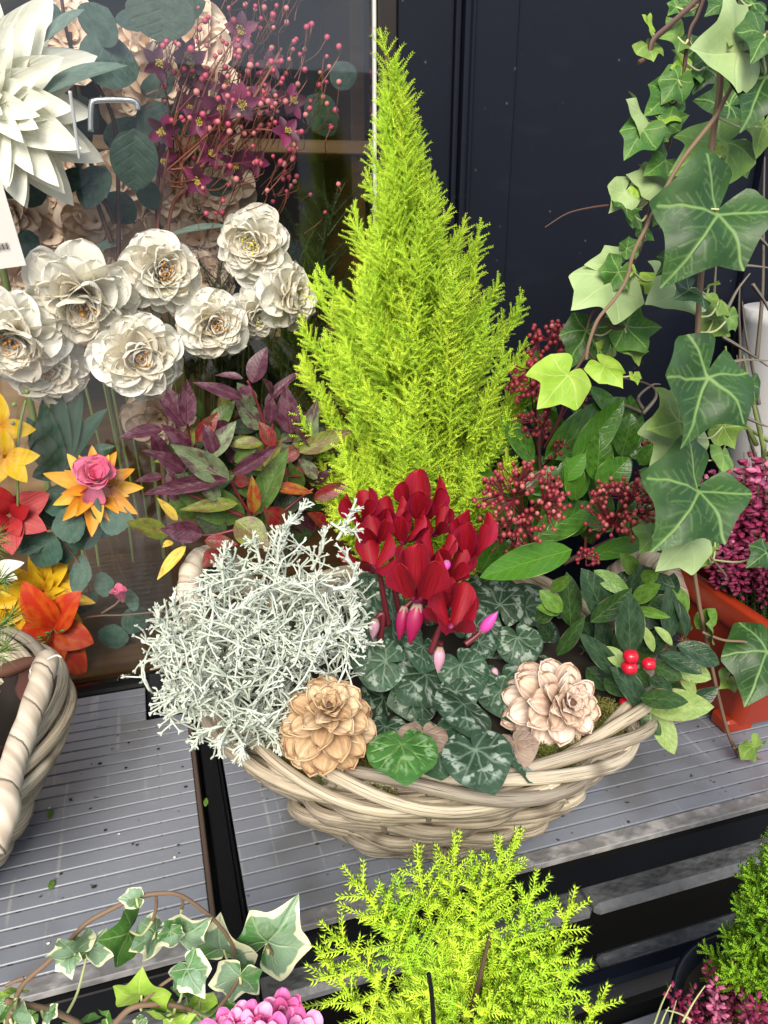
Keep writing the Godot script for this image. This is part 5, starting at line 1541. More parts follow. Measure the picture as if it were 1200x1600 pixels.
	# flowers: throat, direction of the swept petals, size
	for f in [[Vector3(0.1454, 0.2422, -0.5), Vector3(-0.1, 0.9, 0.15), 0.037, 0.85], [Vector3(0.1557, 0.2554, -0.52), Vector3(-0.15, 0.95, 0.05), 0.03, 0.6], [Vector3(0.1785, 0.2502, -0.525), Vector3(0.15, 0.95, 0.1), 0.032, 0.6], [Vector3(0.1511, 0.2641, -0.54), Vector3(-0.25, 0.9, 0.0), 0.033, 0.55], [Vector3(0.1717, 0.2588, -0.54), Vector3(0.05, 0.95, 0.05), 0.029, 0.6],
			[Vector3(0.2018, 0.2596, -0.545), Vector3(-0.02, 0.95, 0.1), 0.047, 0.45], [Vector3(0.1656, 0.239, -0.455), Vector3(0.0, 0.95, 0.12), 0.05, 0.42], [Vector3(0.2306, 0.2365, -0.51), Vector3(0.0, 0.97, 0.1), 0.044, 0.3], [Vector3(0.2076, 0.2508, -0.53), Vector3(-0.05, 0.95, 0.1), 0.03, 0.6], [Vector3(0.1983, 0.241, -0.5), Vector3(0.05, 0.95, 0.1), 0.031, 0.6],
			[Vector3(0.193, 0.2082, -0.455), Vector3(0.0, 0.95, 0.2), 0.039, 0.6], [Vector3(0.2078, 0.2228, -0.5), Vector3(0.2, 0.95, 0.1), 0.034, 0.5], [Vector3(0.2009, 0.2043, -0.49), Vector3(-0.3, 0.95, 0.0), 0.034, 0.5]]:
		nod(t, f[0], f[1], f[2], f[3])
	M("bud_pink", L(0.26, 0.003, 0.06), 0.5); M("bud_pale", L(0.42, 0.22, 0.29), 0.5); M("bud_magenta", L(0.55, 0.06, 0.34), 0.5); M("sepal", L(0.26, 0.17, 0.13), 0.7)
	for f in [[Vector3(0.1612, 0.2216, -0.47), Vector3(0.1556, 0.1972, -0.465), 0.0062, "bud_pink"], [Vector3(0.1676, 0.2277, -0.46), Vector3(0.1605, 0.1984, -0.455), 0.008, "bud_pink"], [Vector3(0.1415, 0.2095, -0.48), Vector3(0.138, 0.1958, -0.475), 0.0052, "bud_pale"], [Vector3(0.1784, 0.2015, -0.44), Vector3(0.1754, 0.1839, -0.435), 0.0055, "bud_pale"], [Vector3(0.2198, 0.1969, -0.46), Vector3(0.2306, 0.2154, -0.455), 0.0055, "bud_magenta"], [Vector3(0.2216, 0.1758, -0.44), Vector3(0.2238, 0.1729, -0.435), 0.003, "bud_pale"], [Vector3(0.1981, 0.2502, -0.48), Vector3(0.1954, 0.2441, -0.475), 0.004, "bud_magenta"]]:
		var b := B.new()
		var a: Vector3 = f[0]
		var e: Vector3 = f[1]
		var pts := []
		var rad := []
		for k in 9:
			var s := k / 8.0
			pts.append(a.lerp(e, s)); rad.append(f[2] * 0.82 * pow(sin(PI * pow(0.1 + 0.9 * s, 0.75)), 0.9) * (1.0 + 0.05 * sin(s * 26)))
		b.tube(pts, rad, 9)
		var o := built("flower_bud", b, mats[f[3]], t)
		b = B.new()
		b.tube([a.lerp(e, -0.06), a.lerp(e, 0.1), a.lerp(e, 0.3)], [f[2] * 0.4, f[2] * 0.66, f[2] * 0.6], 7)
		built("sepals", b, mats["sepal"], o)
	var st := B.new()
	for s in [[Vector3(0.1583, 0.1907, -0.5), Vector3(0.1556, 0.2084, -0.5), Vector3(0.1531, 0.2256, -0.5), Vector3(0.1505, 0.2415, -0.5)], [Vector3(0.1738, 0.1908, -0.52), Vector3(0.1681, 0.219, -0.52), Vector3(0.1671, 0.2418, -0.52)], [Vector3(0.1813, 0.1821, -0.465), Vector3(0.1845, 0.1929, -0.465), Vector3(0.1893, 0.205, -0.465), Vector3(0.1978, 0.2091, -0.465)], [Vector3(0.1906, 0.187, -0.5), Vector3(0.1877, 0.1992, -0.5), Vector3(0.1847, 0.215, -0.5)], [Vector3(0.2229, 0.1826, -0.52), Vector3(0.2218, 0.2108, -0.52), Vector3(0.2229, 0.2321, -0.52), Vector3(0.2322, 0.2346, -0.52)], [Vector3(0.1944, 0.1705, -0.48), Vector3(0.195, 0.1802, -0.48), Vector3(0.1947, 0.1744, -0.48)], [Vector3(0.2071, 0.1879, -0.46), Vector3(0.2139, 0.1923, -0.46), Vector3(0.2198, 0.1969, -0.46)], [Vector3(0.1657, 0.1971, -0.47), Vector3(0.1736, 0.2285, -0.47), Vector3(0.1712, 0.2217, -0.47)], [Vector3(0.1691, 0.2002, -0.47), Vector3(0.1753, 0.2301, -0.47), Vector3(0.1612, 0.2216, -0.47)], [Vector3(0.1482, 0.1828, -0.49), Vector3(0.1508, 0.207, -0.49), Vector3(0.1445, 0.2034, -0.49)], [Vector3(0.2051, 0.1954, -0.54), Vector3(0.2005, 0.2359, -0.54), Vector3(0.2009, 0.2608, -0.54)]]:
		st.tube(curve(s), [0.0026, 0.0019], 7)
	built("flower_stems", st, mats["red_stem"], t)


func gaultheria() -> void:
	var t := thing("checkerberry_plant", "small dark-leaved plant with round red berries at the basket's right rim", "plant", Vector3(0.368, 0.0924, -0.52))
	lf(t, "berry_leaf", Vector3(0.3488, 0.1693, -0.4877), Vector3(0.3283, 0.2174, -0.4945), 0.0264)
	lf(t, "berry_leaf", Vector3(0.3311, 0.1527, -0.5118), Vector3(0.3251, 0.2039, -0.5143), 0.0208)
	lf(t, "berry_leaf", Vector3(0.3316, 0.1725, -0.4838), Vector3(0.3573, 0.2067, -0.468), 0.0187)
	lf(t, "berry_leaf", Vector3(0.3462, 0.1604, -0.445), Vector3(0.3401, 0.2167, -0.4504), 0.0244)
	lf(t, "berry_leaf", Vector3(0.3883, 0.1648, -0.451), Vector3(0.3791, 0.2144, -0.4544), 0.0205)
	lf(t, "berry_leaf", Vector3(0.4067, 0.1594, -0.4551), Vector3(0.3879, 0.2041, -0.4524), 0.0145)
	lf(t, "fresh_leaf", Vector3(0.3565, 0.1961, -0.4674), Vector3(0.3634, 0.2237, -0.4432), 0.0137)
	lf(t, "fresh_leaf", Vector3(0.3418, 0.2107, -0.5024), Vector3(0.3623, 0.1974, -0.4766), 0.0148)
	lf(t, "berry_leaf", Vector3(0.3098, 0.1369, -0.4948), Vector3(0.3244, 0.1785, -0.4827), 0.0132)
	lf(t, "berry_leaf", Vector3(0.3533, 0.1371, -0.4846), Vector3(0.338, 0.1785, -0.4837), 0.0167)
	lf(t, "berry_leaf", Vector3(0.3424, 0.1398, -0.444), Vector3(0.3048, 0.1813, -0.4584), 0.0166)
	lf(t, "pale_leaf", Vector3(0.3405, 0.1526, -0.4393), Vector3(0.3292, 0.1665, -0.4562), 0.0126)
	lf(t, "berry_leaf", Vector3(0.3486, 0.1246, -0.4205), Vector3(0.3235, 0.1627, -0.4324), 0.0214)
	lf(t, "berry_leaf", Vector3(0.3368, 0.1427, -0.4146), Vector3(0.3526, 0.158, -0.3831), 0.0156)
	lf(t, "pale_leaf", Vector3(0.3464, 0.1298, -0.4229), Vector3(0.3792, 0.1467, -0.3838), 0.0249)
	lf(t, "pale_leaf", Vector3(0.3523, 0.1307, -0.4189), Vector3(0.3595, 0.0998, -0.3926), 0.0190)
	lf(t, "berry_leaf", Vector3(0.3409, 0.1242, -0.4172), Vector3(0.3523, 0.114, -0.401), 0.0130)
	lf(t, "berry_leaf", Vector3(0.3749, 0.1756, -0.4279), Vector3(0.4048, 0.1642, -0.4088), 0.0182)
	lf(t, "berry_leaf", Vector3(0.3647, 0.1654, -0.4333), Vector3(0.382, 0.1648, -0.4033), 0.0157)
	lf(t, "pale_leaf", Vector3(0.3765, 0.1548, -0.4406), Vector3(0.4068, 0.1437, -0.4169), 0.0195)
	lf(t, "berry_leaf", Vector3(0.3609, 0.1557, -0.4343), Vector3(0.37, 0.1568, -0.4105), 0.0143)
	lf(t, "berry_leaf", Vector3(0.3292, 0.1381, -0.4523), Vector3(0.3346, 0.1362, -0.4263), 0.0146)
	lf(t, "pale_leaf", Vector3(0.3583, 0.1825, -0.4533), Vector3(0.369, 0.1599, -0.4432), 0.0086)
	lf(t, "pale_leaf", Vector3(0.3672, 0.1819, -0.4479), Vector3(0.3804, 0.1691, -0.4368), 0.0085)
	lf(t, "fresh_leaf", Vector3(0.3597, 0.1903, -0.4659), Vector3(0.3727, 0.1951, -0.4388), 0.0085)
	lf(t, "berry_leaf", Vector3(0.3702, 0.149, -0.4604), Vector3(0.3749, 0.1774, -0.4457), 0.0191)
	lf(t, "berry_leaf", Vector3(0.3573, 0.1589, -0.4837), Vector3(0.3647, 0.1356, -0.4817), 0.0130)
	lf(t, "fresh_leaf", Vector3(0.3171, 0.1729, -0.5052), Vector3(0.2989, 0.1926, -0.5135), 0.0155)
	lf(t, "fresh_leaf", Vector3(0.2939, 0.1789, -0.51), Vector3(0.3194, 0.1702, -0.508), 0.0108)
	lf(t, "fresh_leaf", Vector3(0.3072, 0.1922, -0.5096), Vector3(0.3105, 0.2164, -0.4904), 0.0109)
	lf(t, "berry_leaf", Vector3(0.3004, 0.1581, -0.52), Vector3(0.3117, 0.1783, -0.5077), 0.0153)
	lf(t, "berry_leaf", Vector3(0.3472, 0.1501, -0.4426), Vector3(0.3632, 0.1328, -0.4343), 0.0122)
	lf(t, "berry_leaf", Vector3(0.3313, 0.1295, -0.481), Vector3(0.3399, 0.1203, -0.4578), 0.0192)
	lf(t, "berry_leaf", Vector3(0.3544, 0.1298, -0.4982), Vector3(0.3303, 0.1682, -0.4934), 0.0197)
	lf(t, "berry_leaf", Vector3(0.3787, 0.1578, -0.4992), Vector3(0.3581, 0.1838, -0.4989), 0.0175)
	lf(t, "berry_leaf", Vector3(0.3932, 0.1532, -0.4916), Vector3(0.4058, 0.1736, -0.4814), 0.0197)
	lf(t, "berry_leaf", Vector3(0.3184, 0.1366, -0.5193), Vector3(0.2999, 0.1624, -0.515), 0.0177)
	lf(t, "berry_leaf", Vector3(0.3489, 0.1669, -0.5277), Vector3(0.3258, 0.1712, -0.5434), 0.0182)
	lf(t, "berry_leaf", Vector3(0.3689, 0.1801, -0.5164), Vector3(0.3917, 0.1963, -0.5106), 0.0178)
	lf(t, "fresh_leaf", Vector3(0.3955, 0.1923, -0.5147), Vector3(0.3724, 0.2184, -0.5071), 0.0154)
	lf(t, "fresh_leaf", Vector3(0.3836, 0.199, -0.4932), Vector3(0.3884, 0.2131, -0.4793), 0.0128)
	lf(t, "berry_leaf", Vector3(0.3569, 0.1135, -0.463), Vector3(0.3374, 0.1349, -0.4712), 0.0192)
	lf(t, "berry_leaf", Vector3(0.3504, 0.1529, -0.424), Vector3(0.3531, 0.1553, -0.3999), 0.0136)
	lf(t, "fresh_leaf", Vector3(0.399, 0.1502, -0.442), Vector3(0.4049, 0.129, -0.4303), 0.0125)
	lf(t, "pale_leaf", Vector3(0.3876, 0.1411, -0.431), Vector3(0.3864, 0.1384, -0.4112), 0.0093)
	lf(t, "berry_leaf", Vector3(0.3498, 0.1388, -0.4714), Vector3(0.3608, 0.1504, -0.4494), 0.0147)
	lf(t, "berry_leaf", Vector3(0.3479, 0.0931, -0.4962), Vector3(0.3401, 0.1122, -0.5061), 0.0181)
	lf(t, "berry_leaf", Vector3(0.3474, 0.0951, -0.4659), Vector3(0.3356, 0.1132, -0.4773), 0.0195)
	lf(t, "fresh_leaf", Vector3(0.3856, 0.1835, -0.5207), Vector3(0.4021, 0.1882, -0.5117), 0.0112)
	lf(t, "berry_leaf", Vector3(0.3524, 0.1324, -0.4926), Vector3(0.3714, 0.1557, -0.4879), 0.0169)
	lf(t, "fresh_leaf", Vector3(0.4165, 0.1634, -0.4759), Vector3(0.4127, 0.1963, -0.4827), 0.0198)
	lf(t, "berry_leaf", Vector3(0.3701, 0.0992, -0.4774), Vector3(0.3671, 0.124, -0.4821), 0.0192)
	lf(t, "berry_leaf", Vector3(0.404, 0.1835, -0.4712), Vector3(0.3759, 0.186, -0.4684), 0.0210)
	lf(t, "fresh_leaf", Vector3(0.4026, 0.0786, -0.487), Vector3(0.4195, 0.1089, -0.4733), 0.0197)
	lf(t, "berry_leaf", Vector3(0.3807, 0.0901, -0.4796), Vector3(0.3575, 0.0847, -0.4742), 0.0200)
	lf(t, "fresh_leaf", Vector3(0.4071, 0.1063, -0.4777), Vector3(0.3961, 0.0826, -0.4863), 0.0209)
	lf(t, "berry_leaf", Vector3(0.3833, 0.154, -0.5102), Vector3(0.3887, 0.1925, -0.4936), 0.0223)
	lf(t, "berry_leaf", Vector3(0.4037, 0.1761, -0.4878), Vector3(0.3788, 0.1583, -0.4855), 0.0201)
	lf(t, "fresh_leaf", Vector3(0.4002, 0.1547, -0.4946), Vector3(0.3647, 0.1738, -0.5008), 0.0172)
	lf(t, "berry_leaf", Vector3(0.3759, 0.1703, -0.5003), Vector3(0.3709, 0.2104, -0.4847), 0.0164)
	lf(t, "berry_leaf", Vector3(0.3673, 0.0975, -0.4812), Vector3(0.3384, 0.0957, -0.4903), 0.0188)
	lf(t, "berry_leaf", Vector3(0.394, 0.1863, -0.4915), Vector3(0.3817, 0.214, -0.494), 0.0179)
	lf(t, "fresh_leaf", Vector3(0.4365, 0.1511, -0.4774), Vector3(0.4492, 0.1716, -0.4736), 0.0190)
	lf(t, "berry_leaf", Vector3(0.3798, 0.0894, -0.4946), Vector3(0.3895, 0.0736, -0.4865), 0.0191)
	lf(t, "berry_leaf", Vector3(0.3975, 0.0968, -0.4608), Vector3(0.4126, 0.1159, -0.4465), 0.0199)
	lf(t, "berry_leaf", Vector3(0.385, 0.1213, -0.496), Vector3(0.3504, 0.1324, -0.5015), 0.0172)
	lf(t, "fresh_leaf", Vector3(0.375, 0.1195, -0.4793), Vector3(0.3838, 0.1531, -0.4658), 0.0164)
	lf(t, "berry_leaf", Vector3(0.3995, 0.0881, -0.4652), Vector3(0.396, 0.1196, -0.466), 0.0205)
	lf(t, "berry_leaf", Vector3(0.4194, 0.1661, -0.4789), Vector3(0.4197, 0.1443, -0.4826), 0.0230)
	lf(t, "berry_leaf", Vector3(0.3499, 0.1319, -0.5099), Vector3(0.3626, 0.1185, -0.4981), 0.0182)
	lf(t, "berry_leaf", Vector3(0.4059, 0.1764, -0.4915), Vector3(0.408, 0.2062, -0.4811), 0.0191)
	lf(t, "fresh_leaf", Vector3(0.3572, 0.1469, -0.5176), Vector3(0.3741, 0.1291, -0.5013), 0.0188)
	lf(t, "berry_leaf", Vector3(0.3711, 0.091, -0.4999), Vector3(0.3931, 0.0898, -0.4763), 0.0225)
	lf(t, "berry_leaf", Vector3(0.4183, 0.1526, -0.479), Vector3(0.3987, 0.1737, -0.4859), 0.0195)
	lf(t, "berry_leaf", Vector3(0.3785, 0.1147, -0.5107), Vector3(0.3461, 0.1286, -0.5149), 0.0172)
	lf(t, "berry_leaf", Vector3(0.422, 0.0833, -0.4628), Vector3(0.4474, 0.1044, -0.449), 0.0169)
	lf(t, "berry_leaf", Vector3(0.4227, 0.1032, -0.4814), Vector3(0.3883, 0.1039, -0.4834), 0.0228)
	lf(t, "berry_leaf", Vector3(0.3645, 0.1834, -0.5152), Vector3(0.3633, 0.1544, -0.5249), 0.0229)
	lf(t, "berry_leaf", Vector3(0.3769, 0.2032, -0.4764), Vector3(0.3839, 0.1807, -0.4795), 0.0174)
	lf(t, "berry_leaf", Vector3(0.3925, 0.184, -0.4985), Vector3(0.3738, 0.1742, -0.5046), 0.0182)
	lf(t, "berry_leaf", Vector3(0.3779, 0.1074, -0.4782), Vector3(0.3838, 0.1362, -0.4663), 0.0222)
	lf(t, "berry_leaf", Vector3(0.3627, 0.1586, -0.5068), Vector3(0.3482, 0.1432, -0.5158), 0.0201)
	lf(t, "berry_leaf", Vector3(0.3787, 0.1012, -0.4907), Vector3(0.3781, 0.1319, -0.4955), 0.0197)
	lf(t, "berry_leaf", Vector3(0.4057, 0.197, -0.4765), Vector3(0.389, 0.203, -0.4916), 0.0164)
	lf(t, "fresh_leaf", Vector3(0.392, 0.1321, -0.4921), Vector3(0.3681, 0.1625, -0.4852), 0.0208)
	lf(t, "berry_leaf", Vector3(0.3736, 0.1638, -0.5057), Vector3(0.3766, 0.1917, -0.4947), 0.0165)
	lf(t, "berry_leaf", Vector3(0.4243, 0.1243, -0.481), Vector3(0.3962, 0.1349, -0.4913), 0.0194)
	lf(t, "berry_leaf", Vector3(0.4013, 0.1377, -0.4917), Vector3(0.4161, 0.1629, -0.4831), 0.0194)
	lf(t, "berry_leaf", Vector3(0.3725, 0.1693, -0.4889), Vector3(0.3944, 0.1728, -0.4689), 0.0213)
	M("berry", L(0.46, 0.006, 0.025), 0.25); M("stem_end", L(0.12, 0.07, 0.04), 0.8)
	for q in [[Vector3(0.3335, 0.1727, -0.428), 0.0062], [Vector3(0.3337, 0.1628, -0.428), 0.0065], [Vector3(0.3513, 0.1625, -0.428), 0.0057], [Vector3(0.3365, 0.1281, -0.428), 0.0066]]:
		var b := B.new()
		b.grid(18, 12, func(u: float, v: float):
			var a: float = TAU * u; var e: float = PI * v
			var r: float = q[1] * (1.0 + 0.05 * cos(a * 5) * sin(e)) * (1.0 - 0.12 * pow(absf(cos(e)), 6))
			return q[0] + r * Vector3(sin(e) * cos(a), cos(e) * 0.92, sin(e) * sin(a)))
		var o := built("berry", b, mats["berry"], t)
		b = B.new()
		for k in 5:
			var d := Vector3(cos(k * 1.256), -0.2, sin(k * 1.256)) * 0.3 + OUT * 0.9
			b.needle(q[0] + OUT.normalized() * q[1] * 0.9, d.normalized(), q[1] * 0.35, 0.0006)
		built("berry_tip", b, mats["stem_end"], o)
	var acorn := B.new()
	acorn.ball(Vector3(0.3534, 0.1165, -0.428), 0.0052, 12, 8, Vector3(1.2, 0.85, 1))
	built("dry_berry", acorn, M("dry_berry", L(0.2, 0.1, 0.035), 0.6), t)
	var st := B.new()
	for s in [[Vector3(0.3368, 0.1014, -0.52), Vector3(0.3618, 0.1279, -0.52), Vector3(0.3708, 0.1498, -0.52)], [Vector3(0.3603, 0.0885, -0.51), Vector3(0.3919, 0.1018, -0.51), Vector3(0.4202, 0.1061, -0.51), Vector3(0.456, 0.1141, -0.51)], [Vector3(0.3592, 0.0856, -0.5), Vector3(0.396, 0.0927, -0.5), Vector3(0.426, 0.0866, -0.5), Vector3(0.463, 0.0741, -0.5)], [Vector3(0.3522, 0.0885, -0.52), Vector3(0.3827, 0.112, -0.52), Vector3(0.4039, 0.1323, -0.52), Vector3(0.4239, 0.1597, -0.52)], [Vector3(0.3674, 0.081, -0.49), Vector3(0.3895, 0.0909, -0.49), Vector3(0.4047, 0.068, -0.49)]]:
		st.tube(curve(s), [0.0012, 0.0008], 5)
	built("stems", st, mats["vine_dark"], t)
	var fl := B.new()
	for q in [Vector3(0.4022, 0.1428, -0.47), Vector3(0.4265, 0.1385, -0.48), Vector3(0.3919, 0.1366, -0.47), Vector3(0.4096, 0.1327, -0.47), Vector3(0.3874, 0.1195, -0.46), Vector3(0.397, 0.1159, -0.46)]:
		for k in 14:
			fl.tube([q, q + rdir() * 0.006], [0.0007, 0.0003], 3)
	built("dry_sprigs", fl, mats["stem_end"], t)


func scale_mesh(k: int) -> ArrayMesh:      # one woody cone scale, a spoon with thickness
	var b := B.new()
	var w := func(t: float): return lerpf(0.15, 0.38, smoothstep(0.0, 0.62, t)) * sqrt(clampf(1.0 - pow(maxf(0.0, (t - 0.6) / 0.4), 2.3), 0.0, 1.0))
	var top := func(u: float, v: float):
		var s: float = 2 * u - 1
		v = 0.3 * v + 0.7 * sin(v * PI / 2)
		var ww: float = w.call(v)
		return Vector3(s * ww, v, -0.05 * sin(v * 2.6) * (1 - s * s) + 0.07 * s * s - 0.26 * v * v * v + 0.025 * sin(u * 11 + k * 2) * v)
	b.grid(6, 9, top)
	b.grid(6, 9, func(u: float, v: float):
		var q: Vector3 = top.call(1 - u, v)
		return q + Vector3(0, -0.01, -0.04 - 0.05 * v * (1 - absf(2 * u - 1))))
	var rim := []
	for j in 15:
		var v := clampf(0.3 + j * 0.1, 0, 1) if j <= 7 else clampf(0.3 + (14 - j) * 0.1, 0, 1)
		rim.append(top.call(0.0 if j < 7 else 1.0 if j > 7 else 0.5, v) + Vector3(0, 0, -0.03))
	b.tube(rim, [0.03], 5)
	return b.mesh()

func cone(called: String, label: String, mid: Vector3, axis: Vector3, rad: float, len: float, look: String) -> void:
	axis = axis.normalized()
	var foot := mid - axis * len * 0.5
	var t := thing(called, label, "pine cone", foot, "pine cones in the basket")
	var ms := []
	var sm := []
	for k in 3:
		ms.append(scale_mesh(k))
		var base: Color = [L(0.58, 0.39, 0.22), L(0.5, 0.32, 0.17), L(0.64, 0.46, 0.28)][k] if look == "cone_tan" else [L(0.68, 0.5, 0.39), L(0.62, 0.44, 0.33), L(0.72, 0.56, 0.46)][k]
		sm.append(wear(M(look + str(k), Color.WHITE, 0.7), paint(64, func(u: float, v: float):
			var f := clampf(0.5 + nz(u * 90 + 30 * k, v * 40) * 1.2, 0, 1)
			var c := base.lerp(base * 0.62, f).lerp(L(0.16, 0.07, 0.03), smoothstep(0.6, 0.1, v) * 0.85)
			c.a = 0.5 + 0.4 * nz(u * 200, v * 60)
			return c, 2.0, 0, "cone"), 0.5))
	var x := axis.cross(Vector3(0.3, 0.1, 0.9)).normalized()
	var y := axis.cross(x)
	var b := B.new()
	b.tube([foot, mid, foot + axis * len * 0.8], [rad * 0.25, rad * 0.28, rad * 0.08], 10)
	built("core", b, mats["bark"], t)
	var n := 58
	for k in n:
		var f := (k + 0.5) / n
		var a := k * 2.39996 + rv(-0.1, 0.1)
		var r := x * cos(a) + y * sin(a)
		var el := deg_to_rad(lerpf(-14, 84, pow(f, 1.25)) + rv(-7, 7))
		var d := r * cos(el) + axis * sin(el)
		var h := lerpf(0.02, 0.72, f)
		var full := rad * (1.0 - 0.62 * pow(absf(f - 0.32) / 0.68, 1.8)) * rv(0.93, 1.05)
		var start := foot + axis * len * h + r * rad * 0.1 * (1 - f)
		var e := start + d * full * lerpf(0.98, 0.8, f)
		var ww := full * lerpf(0.54, 0.5, f) * rv(0.86, 1.14)
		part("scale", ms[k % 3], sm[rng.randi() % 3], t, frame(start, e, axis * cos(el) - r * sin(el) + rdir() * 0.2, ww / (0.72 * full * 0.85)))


func moss() -> void:
	var b := B.new()
	for k in 26:
		var d := (Vector3.UP + rdir() * 0.9).normalized()
		b.tube([rdir() * 0.15, d * 0.5 + rdir() * 0.1, d + rdir() * 0.25], [0.05, 0.02], 3, false)
		for j in 6:
			b.needle(d * rv(0.3, 1.0), (d + rdir()).normalized(), 0.3, 0.05)
	var xfs := []
	var cols := []
	for k in 330:
		var deg := rv(38, 152)
		var s := rv(0.82, 0.95)
		var p := bk(deg, s, 0.118 + 0.02 * (0.95 - s) + rv(0, 0.006))
		xfs.append(Transform3D(Basis(rdir(), rv(0, 6)).scaled(Vector3.ONE * rv(0.005, 0.009)), p))
		var f := rng.randf()
		cols.append(L(0.1, 0.14, 0.012).lerp(L(0.2, 0.17, 0.04), f))
	mats["moss"].albedo_color = Color.WHITE
	tag(scatter("moss", b.mesh(), mats["moss"], xfs, self, cols), "yellow green moss packed inside the basket's front rim", "moss")


func left_basket() -> void:
	var c := Vector3(-0.265, 0, -0.575)
	var t := thing("bark_basket", "pale wicker basket of bark chips cut off by the left edge", "basket", c)
	var at := func(deg: float, s: float, y: float):
		var a := deg_to_rad(deg)
		return Vector3(c.x + 0.165 * s * cos(a), y, c.z + 0.165 * s * sin(a))
	var b := B.new()
	b.grid(40, 5, func(u: float, v: float): return at.call(360.0 * u, lerpf(0.6, 0.9, v), 0.004 + v * 0.095))
	built("liner", b, mats["soil"], t)
	for k in 13:
		var y0 := 0.01 + k * 0.0085
		b = B.new()
		var pts := []
		for j in 121:
			var d := j * 3.0
			pts.append(at.call(d, lerpf(0.64, 0.98, pow(k / 12.0, 0.75)) + 0.03 * sin(deg_to_rad(d) * 12 + int(k / 2) * 2), y0 + 0.003 * sin(deg_to_rad(d) * 12)))
		b.tube(pts, [0.0052], 7, false, 2.6)
		built("woven_rod", b, mats["wicker_%d" % (k % 3)], t)
	for k in 5:
		b = B.new()
		var pts := []
		for j in 122:
			var d := k * 72.0 + j * 3.0
			var ph := deg_to_rad(d) * 2.0 + TAU * k / 5.0
			pts.append(at.call(d, 0.985 + 0.062 * cos(ph), 0.116 + 0.01 * sin(ph)))
		b.tube(pts, [0.005], 9, true, 2.2)
		built("border_rod", b, mats["wicker_%d" % [0, 2, 3][k % 3]], t)
	# the thick bound loop on its near side
	b = B.new()
	var cv := curve([Vector3(-0.1131, 0.139, -0.585), Vector3(-0.1042, 0.1587, -0.58), Vector3(-0.1075, 0.1532, -0.55), Vector3(-0.1167, 0.1395, -0.515), Vector3(-0.1243, 0.1295, -0.48), Vector3(-0.1249, 0.121, -0.455), Vector3(-0.1341, 0.1048, -0.44)], 12)
	var rad := []
	for j in cv.size():
		rad.append(0.0088 * (1.0 + 0.1 * absf(sin(j * 0.29))))
	b.tube(cv, rad, 11, true, 5.0)
	built("handle", b, mats["wrapping"], t)
	b = B.new()
	for k in 4:
		var m: Vector3 = Vector3(-0.1054, 0.1562, -0.572)
		var pts := []
		for j in 17:
			var a := TAU * j / 16.0
			pts.append(m + Vector3(0.0, k * 0.0016 - 0.004, 0) + Vector3(cos(a) * 0.0107, sin(a) * 0.002, sin(a) * 0.0107))
		b.tube(pts, [0.0007], 4, false)
	b.tube(curve([Vector3(-0.1005, 0.1685, -0.565), Vector3(-0.0932, 0.1737, -0.56), Vector3(-0.0899, 0.1713, -0.56)]), [0.0007], 4)
	built("string_tie", b, M("string", L(0.75, 0.72, 0.66), 0.8), t)
	for k in 70:
		b = B.new()
		var r := sqrt(rng.randf()) * 0.88
		var p: Vector3 = at.call(rv(0, 360), r, 0.108 + rv(0, 0.02))
		var s := Vector3(rv(0.022, 0.05), rv(0.006, 0.012), rv(0.012, 0.022))
		var bas := Basis(Vector3.UP, rv(0, 6)) * Basis(Vector3.RIGHT, rv(-0.5, 0.5)) * Basis(Vector3.BACK, rv(-0.3, 0.3))
		b.grid(8, 6, func(u: float, v: float):
			var q := Vector3(sin(PI * v) * cos(TAU * u), cos(PI * v), sin(PI * v) * sin(TAU * u))
			q *= 1.0 + 0.3 * nz(q.x * 60 + k * 30, q.z * 60 + q.y * 40)
			return p + bas * (q * s * 0.6))
		var o := built("bark_chip", b, M("chip%d" % (k % 5), [L(0.13, 0.035, 0.016), L(0.09, 0.022, 0.012), L(0.16, 0.05, 0.025), L(0.07, 0.02, 0.014), L(0.11, 0.045, 0.028)][k % 5], 0.9) if k < 5 else mats["chip%d" % (k % 5)])
		tag(o, "reddish brown bark chip lying in the left basket", "bark chip", "bark chips in the left basket")
	# a pine seedling rises over it at the picture's edge
	var foot: Vector3 = Vector3(-0.1749, 0.1305, -0.6)
	t = thing("pine_seedling", "tufted green needle-leaved seedling at the left edge above bark chips", "pine seedling", foot)
	b = B.new()
	b.tube([foot, foot + Vector3(0, 0.1, 0), foot + Vector3(0.01, 0.2, 0)], [0.004, 0.002], 6)
	built("stem", b, mats["bark"], t)
	for tuft in [[Vector3(-0.1429, 0.1907, -0.57), Vector3(-0.1175, 0.2142, -0.56)], [Vector3(-0.1449, 0.2245, -0.58), Vector3(-0.1211, 0.2393, -0.57)], [Vector3(-0.1401, 0.2506, -0.58), Vector3(-0.1179, 0.2754, -0.57)], [Vector3(-0.1464, 0.1748, -0.56), Vector3(-0.1241, 0.1935, -0.55)], [Vector3(-0.152, 0.2751, -0.6), Vector3(-0.1355, 0.2939, -0.6)]]:
		b = B.new()
		for k in 120:
			var q: Vector3 = tuft[0].lerp(tuft[1], rng.randf())
			b.needle(q, ((tuft[1] - tuft[0]).normalized() * 0.7 + rdir()).normalized(), rv(0.012, 0.022), 0.0005)
		b.tube([foot + Vector3(0, 0.05, 0), tuft[0], tuft[1]], [0.002, 0.001], 5)
		built("needle_tuft", b, mats["needle"], t)


